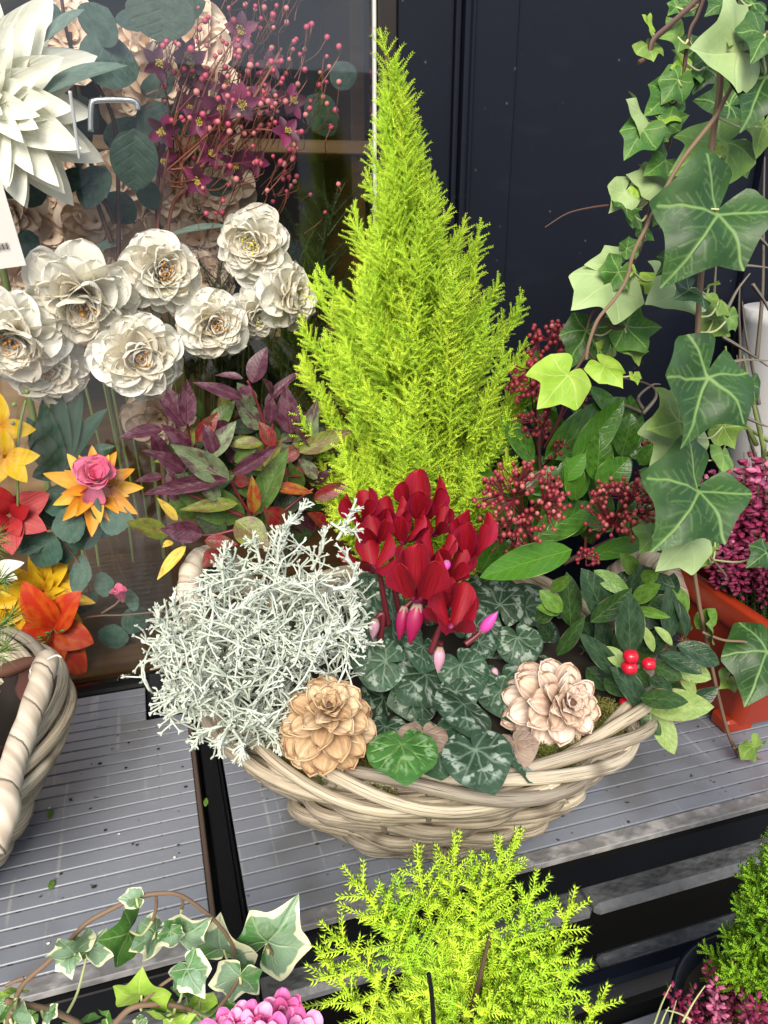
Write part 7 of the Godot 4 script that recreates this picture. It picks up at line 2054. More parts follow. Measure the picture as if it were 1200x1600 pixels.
func lower_plants() -> void:
	# the little goldcrest in front
	var c := Vector3(0.142, -0.155, -0.285)
	var t := thing("small_goldcrest", "bushy lime-green young conifer in the bottom middle foreground", "conifer", c)
	pot(t, c, 0.05, 0.1, mats["black_plastic"])
	var b := B.new()
	b.tube([c + Vector3(0, 0.08, 0), c + Vector3(0, 0.18, 0), c + Vector3(0.01, 0.26, 0)], [0.004, 0.001], 6)
	built("trunk", b, mats["bark"], t)
	var fr := []
	for k in 4:
		fr.append(frond(41 + k, 12, 0.085, 0.95, 0.08 + 0.05 * k, 0.036, 0.15))
	var xfs := []
	for k in 270:
		var a := k * 2.39996
		var u := rng.randf()
		var r := lerpf(0.088, 0.052, u) * sqrt(rv(0.1, 1.0)) * (1.0 + 0.14 * sin(a * 4 + u * 9))
		var rad := Vector3(cos(a), 0, sin(a))
		var el := deg_to_rad(lerpf(48, 74, u) + rv(-10, 10) - 18 * r / 0.09)
		var d := rad * cos(el) + Vector3.UP * sin(el)
		var tip := c + Vector3(0, 0.1 + 0.155 * u * (1.0 - 0.45 * pow(r / 0.09, 2)), 0) + rad * r
		xfs.append(frame(tip - d * rv(0.04, 0.062), tip, rad - Vector3.UP * 0.3 + rdir() * 0.4))
	for q in [Vector3(0.1723, 0.1584, -0.3), Vector3(0.1379, 0.1551, -0.31), Vector3(0.117, 0.1542, -0.31), Vector3(0.1509, 0.1495, -0.29), Vector3(0.1448, 0.1459, -0.3), Vector3(0.0753, 0.1541, -0.3), Vector3(0.1313, 0.1297, -0.32), Vector3(0.1755, 0.1423, -0.28), Vector3(0.1976, 0.1285, -0.27), Vector3(0.1867, 0.1211, -0.28), Vector3(0.091, 0.1392, -0.3), Vector3(0.0607, 0.1275, -0.29), Vector3(0.0532, 0.1156, -0.29), Vector3(0.1886, 0.1032, -0.25), Vector3(0.2031, 0.0822, -0.24), Vector3(0.1857, 0.1095, -0.26), Vector3(0.1004, 0.1434, -0.3), Vector3(0.1625, 0.1526, -0.3)]:
		var foot := Vector3(c.x + (q.x - c.x) * 0.62, q.y - 0.058, c.z + (q.z - c.z) * 0.62)
		xfs.append(frame(foot, q, OUT))
	foliage(t, fr, [mats["spring_0"], mats["spring_1"], mats["spring_2"]], xfs)
	b = B.new()
	b.tube(curve([Vector3(0.0868, 0.1901, -0.215), Vector3(0.0887, 0.1759, -0.215), Vector3(0.0903, 0.1524, -0.215)]), [0.0011], 5)
	built("support_stick", b, mats["black_metal"], t)
	# planted tub at the bottom right: green conifer, heather, grass
	var tc := Vector3(0.385, -0.17, -0.262)
	t = thing("dark_tub", "dark blue-black round plastic tub cut off at the bottom right corner", "pot", tc)
	pot(t, tc, 0.078, 0.125, mats["dark_plastic"])
	var gc: Vector3 = tc + Vector3(0.002, 0.12, -0.015)
	var gt := thing("green_conifer", "mid-green feathery conifer in the dark tub at bottom right", "conifer", gc)
	b = B.new()
	b.tube([gc, gc + Vector3(0, 0.16, 0)], [0.005, 0.0015], 6)
	built("trunk", b, mats["bark"], gt)
	xfs = []
	var gf := []
	for k in 3:
		gf.append(frond(71 + k, 14, 0.075, 0.95, 0.15, 0.03, 0.2))
	for k in 420:
		var a := k * 2.39996
		var u := pow(rng.randf(), 1.1)
		var r := lerpf(0.058, 0.02, u) * sqrt(rv(0.15, 1.0))
		var rad := Vector3(cos(a), 0, sin(a))
		var el := deg_to_rad(lerpf(35, 66, u) + rv(-8, 8))
		var d := rad * cos(el) + Vector3.UP * sin(el)
		var tip := gc + Vector3(0, 0.02 + 0.2 * u, 0) + rad * r
		xfs.append(frame(tip - d * rv(0.03, 0.048), tip, Vector3.UP + rdir() * 0.4))
	foliage(gt, gf, [mats["fresh_0"], mats["fresh_1"], mats["fresh_0"]], xfs)
	var hp := thing("heather_plant", "pink heather with green tips in the dark tub at bottom right", "heather", tc + Vector3(-0.02, 0.11, 0.02))
	heather(hp, tc + Vector3(-0.032, 0.1, 0.02), 0.07, 0.065, 80, Vector3(-0.014, 0.075, 0.0))
	var gr := thing("grass_tuft", "few thin pale grass blades beside the dark tub", "grass", tc + Vector3(-0.06, 0.11, 0.03))
	for s in [[Vector3(0.2688, -0.0038, -0.27), Vector3(0.272, 0.0175, -0.27), Vector3(0.2764, 0.0346, -0.27)], [Vector3(0.2816, -0.0115, -0.27), Vector3(0.2825, 0.0027, -0.27), Vector3(0.2835, 0.0167, -0.27)], [Vector3(0.2633, 0.0068, -0.26), Vector3(0.2656, 0.0219, -0.26), Vector3(0.2681, 0.0308, -0.26)], [Vector3(0.2885, 0.01, -0.26), Vector3(0.2769, 0.0211, -0.26), Vector3(0.2661, 0.0287, -0.26)], [Vector3(0.271, 0.0297, -0.25), Vector3(0.2761, 0.0449, -0.25), Vector3(0.2823, 0.0575, -0.25)]]:
		b = B.new()
		b.tube(curve(s), [0.0009, 0.0003], 4)
		built("blade", b, mats["pale_stem"], gr)
	# variegated ivy arching over the board
	t = thing("variegated_ivy", "cream-edged variegated ivy arching over the shelf at bottom left", "ivy", Vector3(-0.1107, 0.0755, -0.33))
	ivy_stalks = B.new()
	var vines := []
	for s in [[[Vector3(-0.1157, 0.0778, -0.33), Vector3(-0.1085, 0.0962, -0.33), Vector3(-0.101, 0.1098, -0.33), Vector3(-0.0873, 0.1208, -0.33), Vector3(-0.0733, 0.1337, -0.33), Vector3(-0.064, 0.1423, -0.33), Vector3(-0.0511, 0.1476, -0.33), Vector3(-0.0369, 0.1516, -0.33), Vector3(-0.0259, 0.1504, -0.33), Vector3(-0.0177, 0.1471, -0.33), Vector3(-0.0099, 0.1384, -0.33), Vector3(0.0004, 0.1214, -0.33), Vector3(0.0067, 0.1064, -0.33), Vector3(0.0097, 0.0944, -0.33), Vector3(0.0093, 0.0789, -0.33)], 0.0015, 0.001], [[Vector3(-0.1118, 0.1007, -0.33), Vector3(-0.0999, 0.0915, -0.33), Vector3(-0.0903, 0.0831, -0.33), Vector3(-0.0786, 0.0676, -0.33)], 0.0018, 0.0018], [[Vector3(-0.059, 0.0732, -0.32), Vector3(-0.0509, 0.0812, -0.32), Vector3(-0.0422, 0.0819, -0.32), Vector3(-0.0283, 0.076, -0.32), Vector3(-0.0173, 0.0668, -0.32)], 0.0018, 0.0014], [[Vector3(-0.0419, 0.085, -0.32), Vector3(-0.0323, 0.093, -0.32), Vector3(-0.0231, 0.0979, -0.32), Vector3(-0.0164, 0.0999, -0.32)], 0.001, 0.0008], [[Vector3(-0.0155, 0.1344, -0.34), Vector3(-0.0156, 0.1261, -0.34), Vector3(-0.0204, 0.1152, -0.34)], 0.001, 0.0009], [[Vector3(-0.029, 0.1379, -0.34), Vector3(-0.03, 0.129, -0.34), Vector3(-0.0344, 0.116, -0.34)], 0.001, 0.0009], [[Vector3(0.0382, 0.0653, -0.33), Vector3(0.0347, 0.0759, -0.33), Vector3(0.029, 0.0894, -0.33)], 0.001, 0.0009], [[Vector3(-0.0023, 0.0764, -0.31), Vector3(0.0043, 0.0847, -0.31), Vector3(0.0112, 0.0971, -0.31)], 0.0012, 0.001], [[Vector3(-0.1099, 0.1114, -0.33), Vector3(-0.1044, 0.1133, -0.33), Vector3(-0.1003, 0.1137, -0.33)], 0.001, 0.001]]:
		var cv := curve(s[0], 5)
		vines.append_array(cv)
		b = B.new()
		b.tube(cv, [s[1], s[2]], 7)
		built("vine", b, mats["vine_bark"], t)
	ivy_leaf(t, "variegated_ivy", Vector3(-0.038, 0.1541, -0.3271), Vector3(-0.0473, 0.1562, -0.3263), vines)
	ivy_leaf(t, "mid_ivy", Vector3(-0.0457, 0.1248, -0.3333), Vector3(-0.0546, 0.1391, -0.3172), vines)
	ivy_leaf(t, "variegated_ivy", Vector3(-0.0324, 0.114, -0.3375), Vector3(-0.0435, 0.1194, -0.3242), vines)
	ivy_leaf(t, "variegated_ivy", Vector3(-0.0229, 0.1267, -0.3238), Vector3(-0.0221, 0.115, -0.3212), vines)
	ivy_leaf(t, "variegated_ivy", Vector3(-0.0163, 0.1175, -0.3295), Vector3(-0.0028, 0.1294, -0.3204), vines)
	ivy_leaf(t, "variegated_ivy", Vector3(-0.0155, 0.1208, -0.3033), Vector3(-0.0095, 0.1156, -0.2888), vines)
	ivy_leaf(t, "variegated_ivy", Vector3(-0.0195, 0.0814, -0.3335), Vector3(-0.0258, 0.0843, -0.323), vines)
	ivy_leaf(t, "variegated_ivy", Vector3(0.0044, 0.0793, -0.3421), Vector3(-0.0003, 0.1134, -0.3299), vines)
	ivy_leaf(t, "variegated_ivy", Vector3(0.0108, 0.072, -0.3461), Vector3(0.0128, 0.0854, -0.342), vines)
	ivy_leaf(t, "variegated_ivy", Vector3(0.0112, 0.0989, -0.3094), Vector3(0.0035, 0.0781, -0.307), vines)
	ivy_leaf(t, "variegated_ivy", Vector3(0.0293, 0.087, -0.3328), Vector3(0.048, 0.1154, -0.3309), vines)
	ivy_leaf(t, "variegated_ivy", Vector3(-0.0719, 0.1313, -0.3233), Vector3(-0.0758, 0.149, -0.3132), vines)
	ivy_leaf(t, "variegated_ivy", Vector3(-0.0758, 0.1247, -0.3274), Vector3(-0.0755, 0.1216, -0.3162), vines)
	ivy_leaf(t, "variegated_ivy", Vector3(-0.0679, 0.1159, -0.3364), Vector3(-0.0586, 0.1312, -0.3276), vines)
	ivy_leaf(t, "mid_ivy", Vector3(-0.073, 0.0869, -0.3599), Vector3(-0.0729, 0.0936, -0.3456), vines)
	ivy_leaf(t, "bright_ivy", Vector3(-0.0435, 0.0822, -0.325), Vector3(-0.0423, 0.1065, -0.316), vines)
	ivy_leaf(t, "bright_ivy", Vector3(-0.0321, 0.0674, -0.3193), Vector3(-0.0366, 0.0838, -0.3074), vines)
	ivy_leaf(t, "bright_ivy", Vector3(-0.03, 0.0557, -0.3287), Vector3(-0.0192, 0.065, -0.3154), vines)
	ivy_leaf(t, "bright_ivy", Vector3(-0.0128, 0.0526, -0.335), Vector3(-0.011, 0.0382, -0.3336), vines)
	ivy_leaf(t, "mid_ivy", Vector3(-0.0214, 0.0308, -0.3547), Vector3(-0.0143, 0.0479, -0.3416), vines)
	ivy_leaf(t, "bright_ivy", Vector3(-0.1113, 0.1, -0.3359), Vector3(-0.1116, 0.1107, -0.3226), vines)
	ivy_leaf(t, "mid_ivy", Vector3(-0.1085, 0.105, -0.3205), Vector3(-0.1103, 0.11, -0.3116), vines)
	ivy_leaf(t, "variegated_ivy", Vector3(-0.0909, 0.0928, -0.3223), Vector3(-0.0915, 0.0925, -0.3137), vines)
	ivy_leaf(t, "variegated_ivy", Vector3(-0.1081, 0.0883, -0.3263), Vector3(-0.0985, 0.0973, -0.3125), vines)
	ivy_leaf(t, "mid_ivy", Vector3(-0.0642, 0.0673, -0.3277), Vector3(-0.0577, 0.072, -0.3161), vines)
	ivy_leaf(t, "variegated_ivy", Vector3(-0.0462, 0.0584, -0.3285), Vector3(-0.0511, 0.0551, -0.3258), vines)
	ivy_leaf(t, "mid_ivy", Vector3(-0.0008, 0.0304, -0.3449), Vector3(-0.0001, 0.0364, -0.3315), vines)
	ivy_leaf(t, "mid_ivy", Vector3(0.0078, 0.042, -0.3539), Vector3(0.0039, 0.0496, -0.3437), vines)
	ivy_leaf(t, "mid_ivy", Vector3(-0.1102, 0.047, -0.3598), Vector3(-0.1178, 0.0447, -0.3587), vines)
	ivy_leaf(t, "variegated_ivy", Vector3(-0.0065, 0.0209, -0.3446), Vector3(0.0008, 0.0249, -0.3325), vines)
	ivy_leaf(t, "mid_ivy", Vector3(-0.0827, 0.0447, -0.3462), Vector3(-0.0871, 0.0594, -0.334), vines)
	ivy_leaf(t, "variegated_ivy", Vector3(-0.1184, 0.081, -0.3442), Vector3(-0.1102, 0.0816, -0.3349), vines)
	built("leaf_stalks", ivy_stalks, mats["pale_stem"], t).set_meta("kind", "stuff")
	# pink double flowers
	t = thing("pink_bedding_plant", "double pink flowers with frilled petals at bottom edge", "flower", Vector3(0.024, 0.0317, -0.3))
	for q in [[Vector3(0.0296, 0.1001, -0.28), 0.014], [Vector3(0.0154, 0.1023, -0.275), 0.014], [Vector3(0.0045, 0.099, -0.28), 0.015], [Vector3(0.0222, 0.1048, -0.265), 0.014], [Vector3(0.0369, 0.0929, -0.27), 0.015], [Vector3(-0.0031, 0.0977, -0.275), 0.015]]:
		var fl := Node3D.new()
		fl.name = numbered_in(t, "flower")
		fl.position = q[0] - t.position
		t.add_child(fl, true)
		bloom(fl, q[0], OUT + rdir() * 0.35, q[1], "mauve_petal", [[7, 0.9, 80, 0.8], [7, 0.75, 60, 0.75], [6, 0.58, 42, 0.7], [4, 0.4, 22, 0.7]])


func window_flowers() -> void:
	# double white flowers; each is a stem of its own
	var spots := [[Vector3(-0.0561, 0.4105, -0.87), Vector3(-0.1, -0.45, 0.8), 0.062, "white rose bloom tilted down, just left of the topmost open bloom"], [Vector3(0.0245, 0.4285, -0.89), Vector3(0.25, 0.15, 0.9), 0.05, "white rose bloom at the top of the front row with amber heart"], [Vector3(-0.009, 0.3478, -0.86), Vector3(0.1, 0.0, 1.0), 0.055, "white rose bloom hanging lowest in the middle of the window"], [Vector3(0.0732, 0.3737, -0.88), Vector3(0.15, 0.05, 1.0), 0.046, "white rose bloom right of the lowest bloom, above purple leaves"], [Vector3(-0.1266, 0.3743, -0.86), Vector3(-0.1, -0.3, 0.9), 0.058, "white rose bloom cut by the left edge of the picture"], [Vector3(-0.1049, 0.3367, -0.89), Vector3(0.0, -0.2, 1.0), 0.05, "white rose bloom tucked under the leftmost bloom"], [Vector3(-0.006, 0.3914, -0.93), Vector3(0.2, 0.1, 0.9), 0.036, "small white rose bloom peeping between the front blooms"], [Vector3(0.1309, 0.4535, -0.92), Vector3(-0.35, 0.1, 0.8), 0.05, "cream white bloom with yellow heart right of the pink sprays"], [Vector3(0.1614, 0.4003, -0.9), Vector3(0.55, 0.1, 0.7), 0.046, "white bloom turned away beside the conifer"], [Vector3(0.1275, 0.3775, -0.92), Vector3(0.2, -0.2, 0.9), 0.036, "white bloom half hidden left of the turned bloom"]]
	M("stamen", L(0.62, 0.28, 0.03), 0.6); M("stamen_yellow", L(0.66, 0.55, 0.06), 0.6)
	for k in spots.size():
		var s: Array = spots[k]
		var t := thing("white_rose", s[3], "rose", s[0], "white roses in the window")
		bloom(t, s[0], s[1], s[2] * 0.87, "peony_petal", [[7, 1.0, 92, 0.95], [8, 0.98, 76, 0.9], [8, 0.9, 62, 0.82]], "petal")
		bloom(t, s[0] + s[1].normalized() * 0.004, s[1], s[2] * 0.87, "peony_inner", [[10, 0.86, 60, 0.8], [10, 0.76, 48, 0.78], [9, 0.65, 37, 0.75], [8, 0.53, 26, 0.72], [6, 0.42, 14, 0.7]], "inner_petal", "stamen" if k < 7 else "stamen_yellow", 0.25)
		var b := B.new()
		var bk_: Vector3 = s[0] - s[1].normalized() * 0.012
		b.tube(curve([bk_, bk_ + Vector3(0.0, -0.02, -0.06), Vector3(bk_.x, 0.2, -1.12), Vector3(bk_.x, -0.01, -1.12)]), [0.002], 5)
		built("stem", b, mats["green_stem"], t)
	# cream blooms farther back

	var bw: Array = [Vector3(0.0434, 0.6821, -1.14), Vector3(0.0937, 0.6817, -1.08), Vector3(0.0586, 0.6195, -1.02), Vector3(-0.0771, 0.5339, -1.11), Vector3(-0.0409, 0.4791, -1.05), Vector3(-0.1056, 0.4621, -1.14), Vector3(0.0809, 0.4543, -1.08), Vector3(0.0798, 0.4075, -1.02), Vector3(-0.0146, 0.5196, -1.11), Vector3(0.1071, 0.5119, -1.05), Vector3(-0.1408, 0.411, -1.14), Vector3(0.0543, 0.512, -1.08), Vector3(-0.1281, 0.4905, -1.02), Vector3(0.0208, 0.6216, -1.11), Vector3(0.1076, 0.6112, -1.05), Vector3(-0.0617, 0.409, -1.14), Vector3(0.0672, 0.3944, -1.08), Vector3(0.0071, 0.2354, -1.02), Vector3(0.042, 0.4576, -1.11), Vector3(-0.0424, 0.6699, -1.05)]
	var cream := ["cream rose bloom at the top, behind the upper steel hook's right side", "cream rose bloom at the top edge left of the pink buds", "cream rose bloom just right of the steel hook", "cream rose bloom below the dahlia, beside the price card", "cream rose bloom directly above the leftmost open white roses", "cream rose bloom just right of the price card", "cream rose bloom behind the cream-white bloom with yellow heart", "cream rose bloom between two right-hand white roses", "cream rose bloom under the round eucalyptus leaf", "cream rose bloom at the foot of the burgundy spray", "cream rose bloom under the price card at the edge", "cream rose bloom behind the burgundy spray's lower stems", "cream rose bloom hidden mostly behind the price card", "cream rose bloom behind the big round eucalyptus leaf", "cream rose bloom in the heart of the burgundy spray", "cream rose bloom behind the tilted-down white rose", "cream rose bloom behind the white rose right of the lowest", "cream rose bloom low down, under the lowest white rose", "cream rose bloom above the topmost front white rose", "cream rose bloom between the dahlia and the eucalyptus top"]
	for k in bw.size():
		var p: Vector3 = bw[k]
		var t := thing("cream_rose", cream[k], "rose", p, "cream roses behind the white ones")
		bloom(t, p, Vector3(rv(-0.4, 0.4), rv(-0.3, 0.3), 1), rv(0.04, 0.052), "cream_petal", [[7, 1.0, 80, 0.95], [7, 0.9, 58, 0.85], [6, 0.72, 38, 0.8], [4, 0.55, 20, 0.8]])
		var b := B.new()
		b.tube(curve([p - Vector3(0, 0, 0.01), p + Vector3(0, -0.05, -0.04), Vector3(p.x * 0.7, -0.01, -1.25)]), [0.002], 5)
		built("stem", b, mats["green_stem"], t)
	# great white dahlia at the left edge
	var dc: Vector3 = Vector3(-0.1216, 0.5891, -0.88)
	var d := thing("white_dahlia", "huge white pointed-petal flower at the top left corner", "dahlia", dc)
	bloom(d, dc, Vector3(0.05, 0.0, 1.0), 0.105, "dahlia_petal", [[14, 1.0, 94, 0.42], [14, 1.0, 80, 0.42], [14, 0.92, 66, 0.4], [13, 0.78, 52, 0.38], [11, 0.62, 38, 0.36], [9, 0.45, 26, 0.36], [6, 0.3, 10, 0.4]], "petal", "", 0.08)
	var b1 := B.new()
	b1.tube(curve([dc - Vector3(0, 0, 0.01), dc + Vector3(-0.02, -0.08, -0.08), Vector3(dc.x - 0.02, -0.01, -1.05)]), [0.004], 6)
	built("stem", b1, mats["green_stem"], d)
	# eucalyptus
	var t := thing("eucalyptus_spray", "blue-green round-leaved eucalyptus branches in the upper left window", "foliage", Vector3(-0.0148, 0.444, -0.95))
	lf(t, "euca_leaf", Vector3(-0.0417, 0.6626, -0.9308), Vector3(-0.0665, 0.67, -0.9275), 0.0388)
	lf(t, "euca_leaf", Vector3(-0.017, 0.6502, -0.9392), Vector3(-0.0007, 0.6791, -0.9273), 0.0587)
	lf(t, "euca_leaf", Vector3(0.0521, 0.6943, -0.9072), Vector3(0.048, 0.6461, -0.8937), 0.0660)
	lf(t, "euca_leaf", Vector3(-0.0339, 0.6298, -0.9195), Vector3(0.027, 0.6305, -0.9252), 0.0677)
	lf(t, "blue_long", Vector3(-0.0194, 0.667, -0.881), Vector3(-0.0629, 0.6394, -0.8706), 0.0134)
	lf(t, "blue_long", Vector3(0.0135, 0.6207, -0.8688), Vector3(-0.0815, 0.5968, -0.8658), 0.0227)
	lf(t, "blue_long", Vector3(-0.0823, 0.5931, -0.9056), Vector3(-0.04, 0.603, -0.9074), 0.0136)
	lf(t, "euca_leaf", Vector3(-0.0213, 0.572, -0.9393), Vector3(-0.0682, 0.5915, -0.9411), 0.0536)
	lf(t, "euca_leaf", Vector3(0.0135, 0.5696, -0.898), Vector3(0.0064, 0.5099, -0.9012), 0.0479)
	lf(t, "euca_leaf", Vector3(-0.039, 0.5317, -0.9294), Vector3(-0.0663, 0.5098, -0.9164), 0.0324)
	lf(t, "euca_leaf", Vector3(-0.0195, 0.535, -0.9288), Vector3(-0.0468, 0.4944, -0.9184), 0.0400)
	lf(t, "euca_leaf", Vector3(-0.0495, 0.5323, -0.9498), Vector3(-0.0311, 0.5687, -0.9381), 0.0292)
	lf(t, "euca_leaf", Vector3(0.0181, 0.523, -0.9351), Vector3(0.0246, 0.4909, -0.9365), 0.0264)
	lf(t, "euca_leaf", Vector3(0.0197, 0.5921, -0.9505), Vector3(0.0531, 0.565, -0.9467), 0.0446)
	lf(t, "euca_leaf", Vector3(-0.0206, 0.5107, -0.9814), Vector3(0.003, 0.4766, -0.9873), 0.0316)
	lf(t, "euca_leaf", Vector3(-0.0908, 0.4974, -0.9602), Vector3(-0.1034, 0.5164, -0.9572), 0.0297)
	lf(t, "euca_leaf", Vector3(-0.0996, 0.4647, -0.9648), Vector3(-0.1222, 0.4482, -0.9679), 0.0381)
	lf(t, "euca_leaf", Vector3(-0.1145, 0.5038, -0.9537), Vector3(-0.1206, 0.5224, -0.9534), 0.0256)
	lf(t, "euca_leaf", Vector3(0.0916, 0.5075, -0.9718), Vector3(0.1119, 0.5248, -0.9778), 0.0361)
	lf(t, "euca_leaf", Vector3(0.0374, 0.6287, -0.974), Vector3(0.0514, 0.6066, -0.9632), 0.0411)
	lf(t, "euca_leaf", Vector3(-0.0044, 0.5857, -0.9891), Vector3(0.0116, 0.5501, -0.9766), 0.0460)
	lf(t, "blue_long", Vector3(0.0358, 0.4639, -0.9449), Vector3(0.107, 0.4805, -0.9329), 0.0094)
	lf(t, "blue_long", Vector3(-0.0523, 0.4444, -0.955), Vector3(-0.0124, 0.4641, -0.9536), 0.0116)
	lf(t, "euca_leaf", Vector3(0.0727, 0.6807, -0.9726), Vector3(0.0996, 0.6969, -0.9586), 0.0366)
	lf(t, "euca_leaf", Vector3(0.3128, 0.6468, -1.1779), Vector3(0.2948, 0.6811, -1.1766), 0.0458)
	lf(t, "euca_leaf", Vector3(0.2537, 0.6372, -1.1817), Vector3(0.294, 0.59, -1.1822), 0.0537)
	lf(t, "euca_leaf", Vector3(0.0285, 0.6663, -0.9708), Vector3(0.0249, 0.6898, -0.9748), 0.0399)
	lf(t, "euca_leaf", Vector3(-0.0747, 0.6522, -0.952), Vector3(-0.0512, 0.67, -0.9523), 0.0346)
	lf(t, "euca_leaf", Vector3(-0.0847, 0.542, -0.9695), Vector3(-0.1101, 0.5229, -0.9706), 0.0446)
	lf(t, "euca_leaf", Vector3(0.0806, 0.6047, -0.9956), Vector3(0.063, 0.5715, -0.9914), 0.0392)
	b1 = B.new()
	for s in [[Vector3(-0.0191, 0.4372, -0.95), Vector3(-0.0116, 0.4974, -0.95), Vector3(-0.0054, 0.5732, -0.95), Vector3(-0.0191, 0.6146, -0.95), Vector3(-0.0392, 0.6481, -0.95), Vector3(-0.0417, 0.6919, -0.95)], [Vector3(-0.0174, 0.4777, -0.95), Vector3(-0.0314, 0.523, -0.95), Vector3(-0.0427, 0.602, -0.95), Vector3(-0.0375, 0.6593, -0.95)], [Vector3(0.0286, 0.4565, -0.96), Vector3(0.0309, 0.5106, -0.96), Vector3(0.0473, 0.5689, -0.96), Vector3(0.0699, 0.6252, -0.96), Vector3(0.0706, 0.6667, -0.96)], [Vector3(-0.0231, 0.4581, -0.94), Vector3(-0.0336, 0.5038, -0.94), Vector3(-0.0246, 0.4974, -0.94)]]:
		b1.tube(curve(s), [0.0028, 0.0018], 6)
	built("branches", b1, mats["vine_dark"], t)
	# burgundy star flowers with pink buds
	t = thing("burgundy_spray", "loose spray of burgundy star flowers and pink buds behind the glass", "flower spray", Vector3(0.0423, 0.4568, -0.95))
	M("pink_bud", L(0.5, 0.07, 0.13), 0.5); M("pink_bud1", L(0.6, 0.2, 0.2), 0.5); M("pink_twig", L(0.2, 0.06, 0.03), 0.6)
	var tw := B.new()
	var hub: Vector3 = Vector3(0.056, 0.5237, -0.95)
	for q in [[Vector3(0.0417, 0.6276, -0.9), Vector3(0.0788, 0.625, -0.9), Vector3(0.0729, 0.5947, -0.9), Vector3(0.0418, 0.5705, -0.9), Vector3(0.039, 0.5436, -0.9), Vector3(0.0797, 0.6348, -0.9), Vector3(0.1037, 0.5749, -0.9), Vector3(0.1177, 0.5386, -0.9), Vector3(0.1134, 0.6164, -0.9), Vector3(0.0728, 0.5226, -0.9), Vector3(0.1642, 0.6387, -0.9), Vector3(0.1793, 0.6011, -0.9), Vector3(0.1524, 0.6061, -0.9), Vector3(0.1215, 0.5933, -0.9), Vector3(0.0882, 0.5474, -0.9), Vector3(0.0812, 0.5803, -0.9), Vector3(0.1296, 0.6624, -0.9), Vector3(0.1639, 0.5672, -0.9), Vector3(0.0742, 0.6429, -0.9), Vector3(0.1018, 0.5927, -0.9), Vector3(0.1384, 0.542, -0.9), Vector3(0.0875, 0.6154, -0.9)]]:
		for e in q:
			var fp: Vector3 = e + Vector3(0, 0, rv(-0.06, 0.03))
			var fl := Node3D.new()
			fl.name = numbered_in(t, "flower")
			fl.position = fp - t.position
			t.add_child(fl, true)
			bloom(fl, fp, Vector3(rv(-0.5, 0.5), rv(-0.4, 0.4), 1), rv(0.015, 0.021), "star_petal", [[5, 1.0, 70, 0.6]], "petal", "stamen_yellow")
			tw.tube(curve([hub + rdir() * 0.02, hub.lerp(fp, 0.6) + rdir() * 0.02, fp]), [0.0013, 0.0008], 4)
	var sp := SphereMesh.new()
	sp.radius = 1.0; sp.height = 2.0; sp.radial_segments = 8; sp.rings = 5
	var lo: Vector3 = Vector3(0.1392, 0.6086, -0.9)
	for k in 280:
		var p := lo + Vector3(clampf(rng.randfn() * 0.045, -0.09, 0.085), clampf(rng.randfn() * 0.055, -0.12, 0.12), rv(-0.09, 0.02))
		part("bud", sp, mats["pink_bud" if k % 3 else "pink_bud1"], t, Transform3D(Basis.from_scale(Vector3.ONE * rv(0.0022, 0.0036)), p))
		tw.tube(curve([p, p + rdir() * 0.008 + Vector3(-0.004, -0.012, -0.004), p + rdir() * 0.012 + Vector3(-0.012, -0.026, -0.012)], 3), [0.0005, 0.0006], 3)
	for s in [[Vector3(0.0353, 0.4569, -0.95), Vector3(0.0464, 0.4973, -0.95), Vector3(0.0658, 0.5172, -0.95), Vector3(0.085, 0.537, -0.95), Vector3(0.1312, 0.5891, -0.95)], [Vector3(0.0255, 0.4638, -0.95), Vector3(0.0326, 0.4973, -0.95), Vector3(0.0429, 0.5301, -0.95), Vector3(0.056, 0.5237, -0.95)], [Vector3(0.065, 0.5233, -0.93), Vector3(0.1059, 0.5618, -0.93), Vector3(0.1511, 0.6185, -0.93), Vector3(0.1736, 0.6524, -0.93)]]:
		tw.tube(curve(s), [0.0022, 0.0014], 5)
	built("twigs", tw, mats["pink_twig"], t)
	# fan palm
	t = thing("fan_palm_leaf", "dark green fan-shaped leaf low in the left window", "leaf", Vector3(-0.1067, 0.2074, -0.9))
	for e in [Vector3(-0.0972, 0.3147, -0.88), Vector3(-0.116, 0.3006, -0.88), Vector3(-0.076, 0.309, -0.88), Vector3(-0.0541, 0.2927, -0.87), Vector3(-0.0489, 0.25, -0.87), Vector3(-0.1338, 0.2577, -0.88), Vector3(-0.1338, 0.2226, -0.87), Vector3(-0.0574, 0.2162, -0.87), Vector3(-0.1329, 0.2828, -0.88)]:
		lf(t, "fan", Vector3(-0.1063, 0.2168, -0.895), e, 0.026, OUT, "leaf_blade")
	# yellow orchid at the edge
	t = thing("yellow_orchid", "yellow orchid blooms on a thin green stalk at the left edge", "orchid", Vector3(-0.1478, 0.2177, -0.85))
	for q in [Vector3(-0.1555, 0.2849, -0.845), Vector3(-0.1529, 0.2537, -0.84)]:
		bloom(t, q, Vector3(0.3, 0, 1), 0.034, "orchid_petal", [[5, 1.0, 75, 0.62]])
	b1 = B.new()
	b1.tube(curve([Vector3(-0.1514, 0.1959, -0.85), Vector3(-0.1396, 0.2669, -0.85), Vector3(-0.1251, 0.3104, -0.85)]), [0.0016], 5)
	for q in [Vector3(-0.1367, 0.3065, -0.85), Vector3(-0.1225, 0.3189, -0.85), Vector3(-0.1411, 0.2878, -0.85)]:
		b1.ball(q, 0.003, 6, 4)
	built("stalk", b1, mats["green_stem"], t)
	# pink rose over an amber daisy
	var am: Vector3 = Vector3(-0.0722, 0.2044, -0.86)
	t = thing("amber_flower", "amber orange daisy-like flower behind the pink rose", "flower", am)
	bloom(t, am, Vector3(0.05, 0.35, 0.9), 0.05, "amber_petal", [[11, 1.0, 80, 0.36], [9, 0.8, 66, 0.36]])
	var pr: Vector3 = Vector3(-0.0685, 0.2183, -0.845)
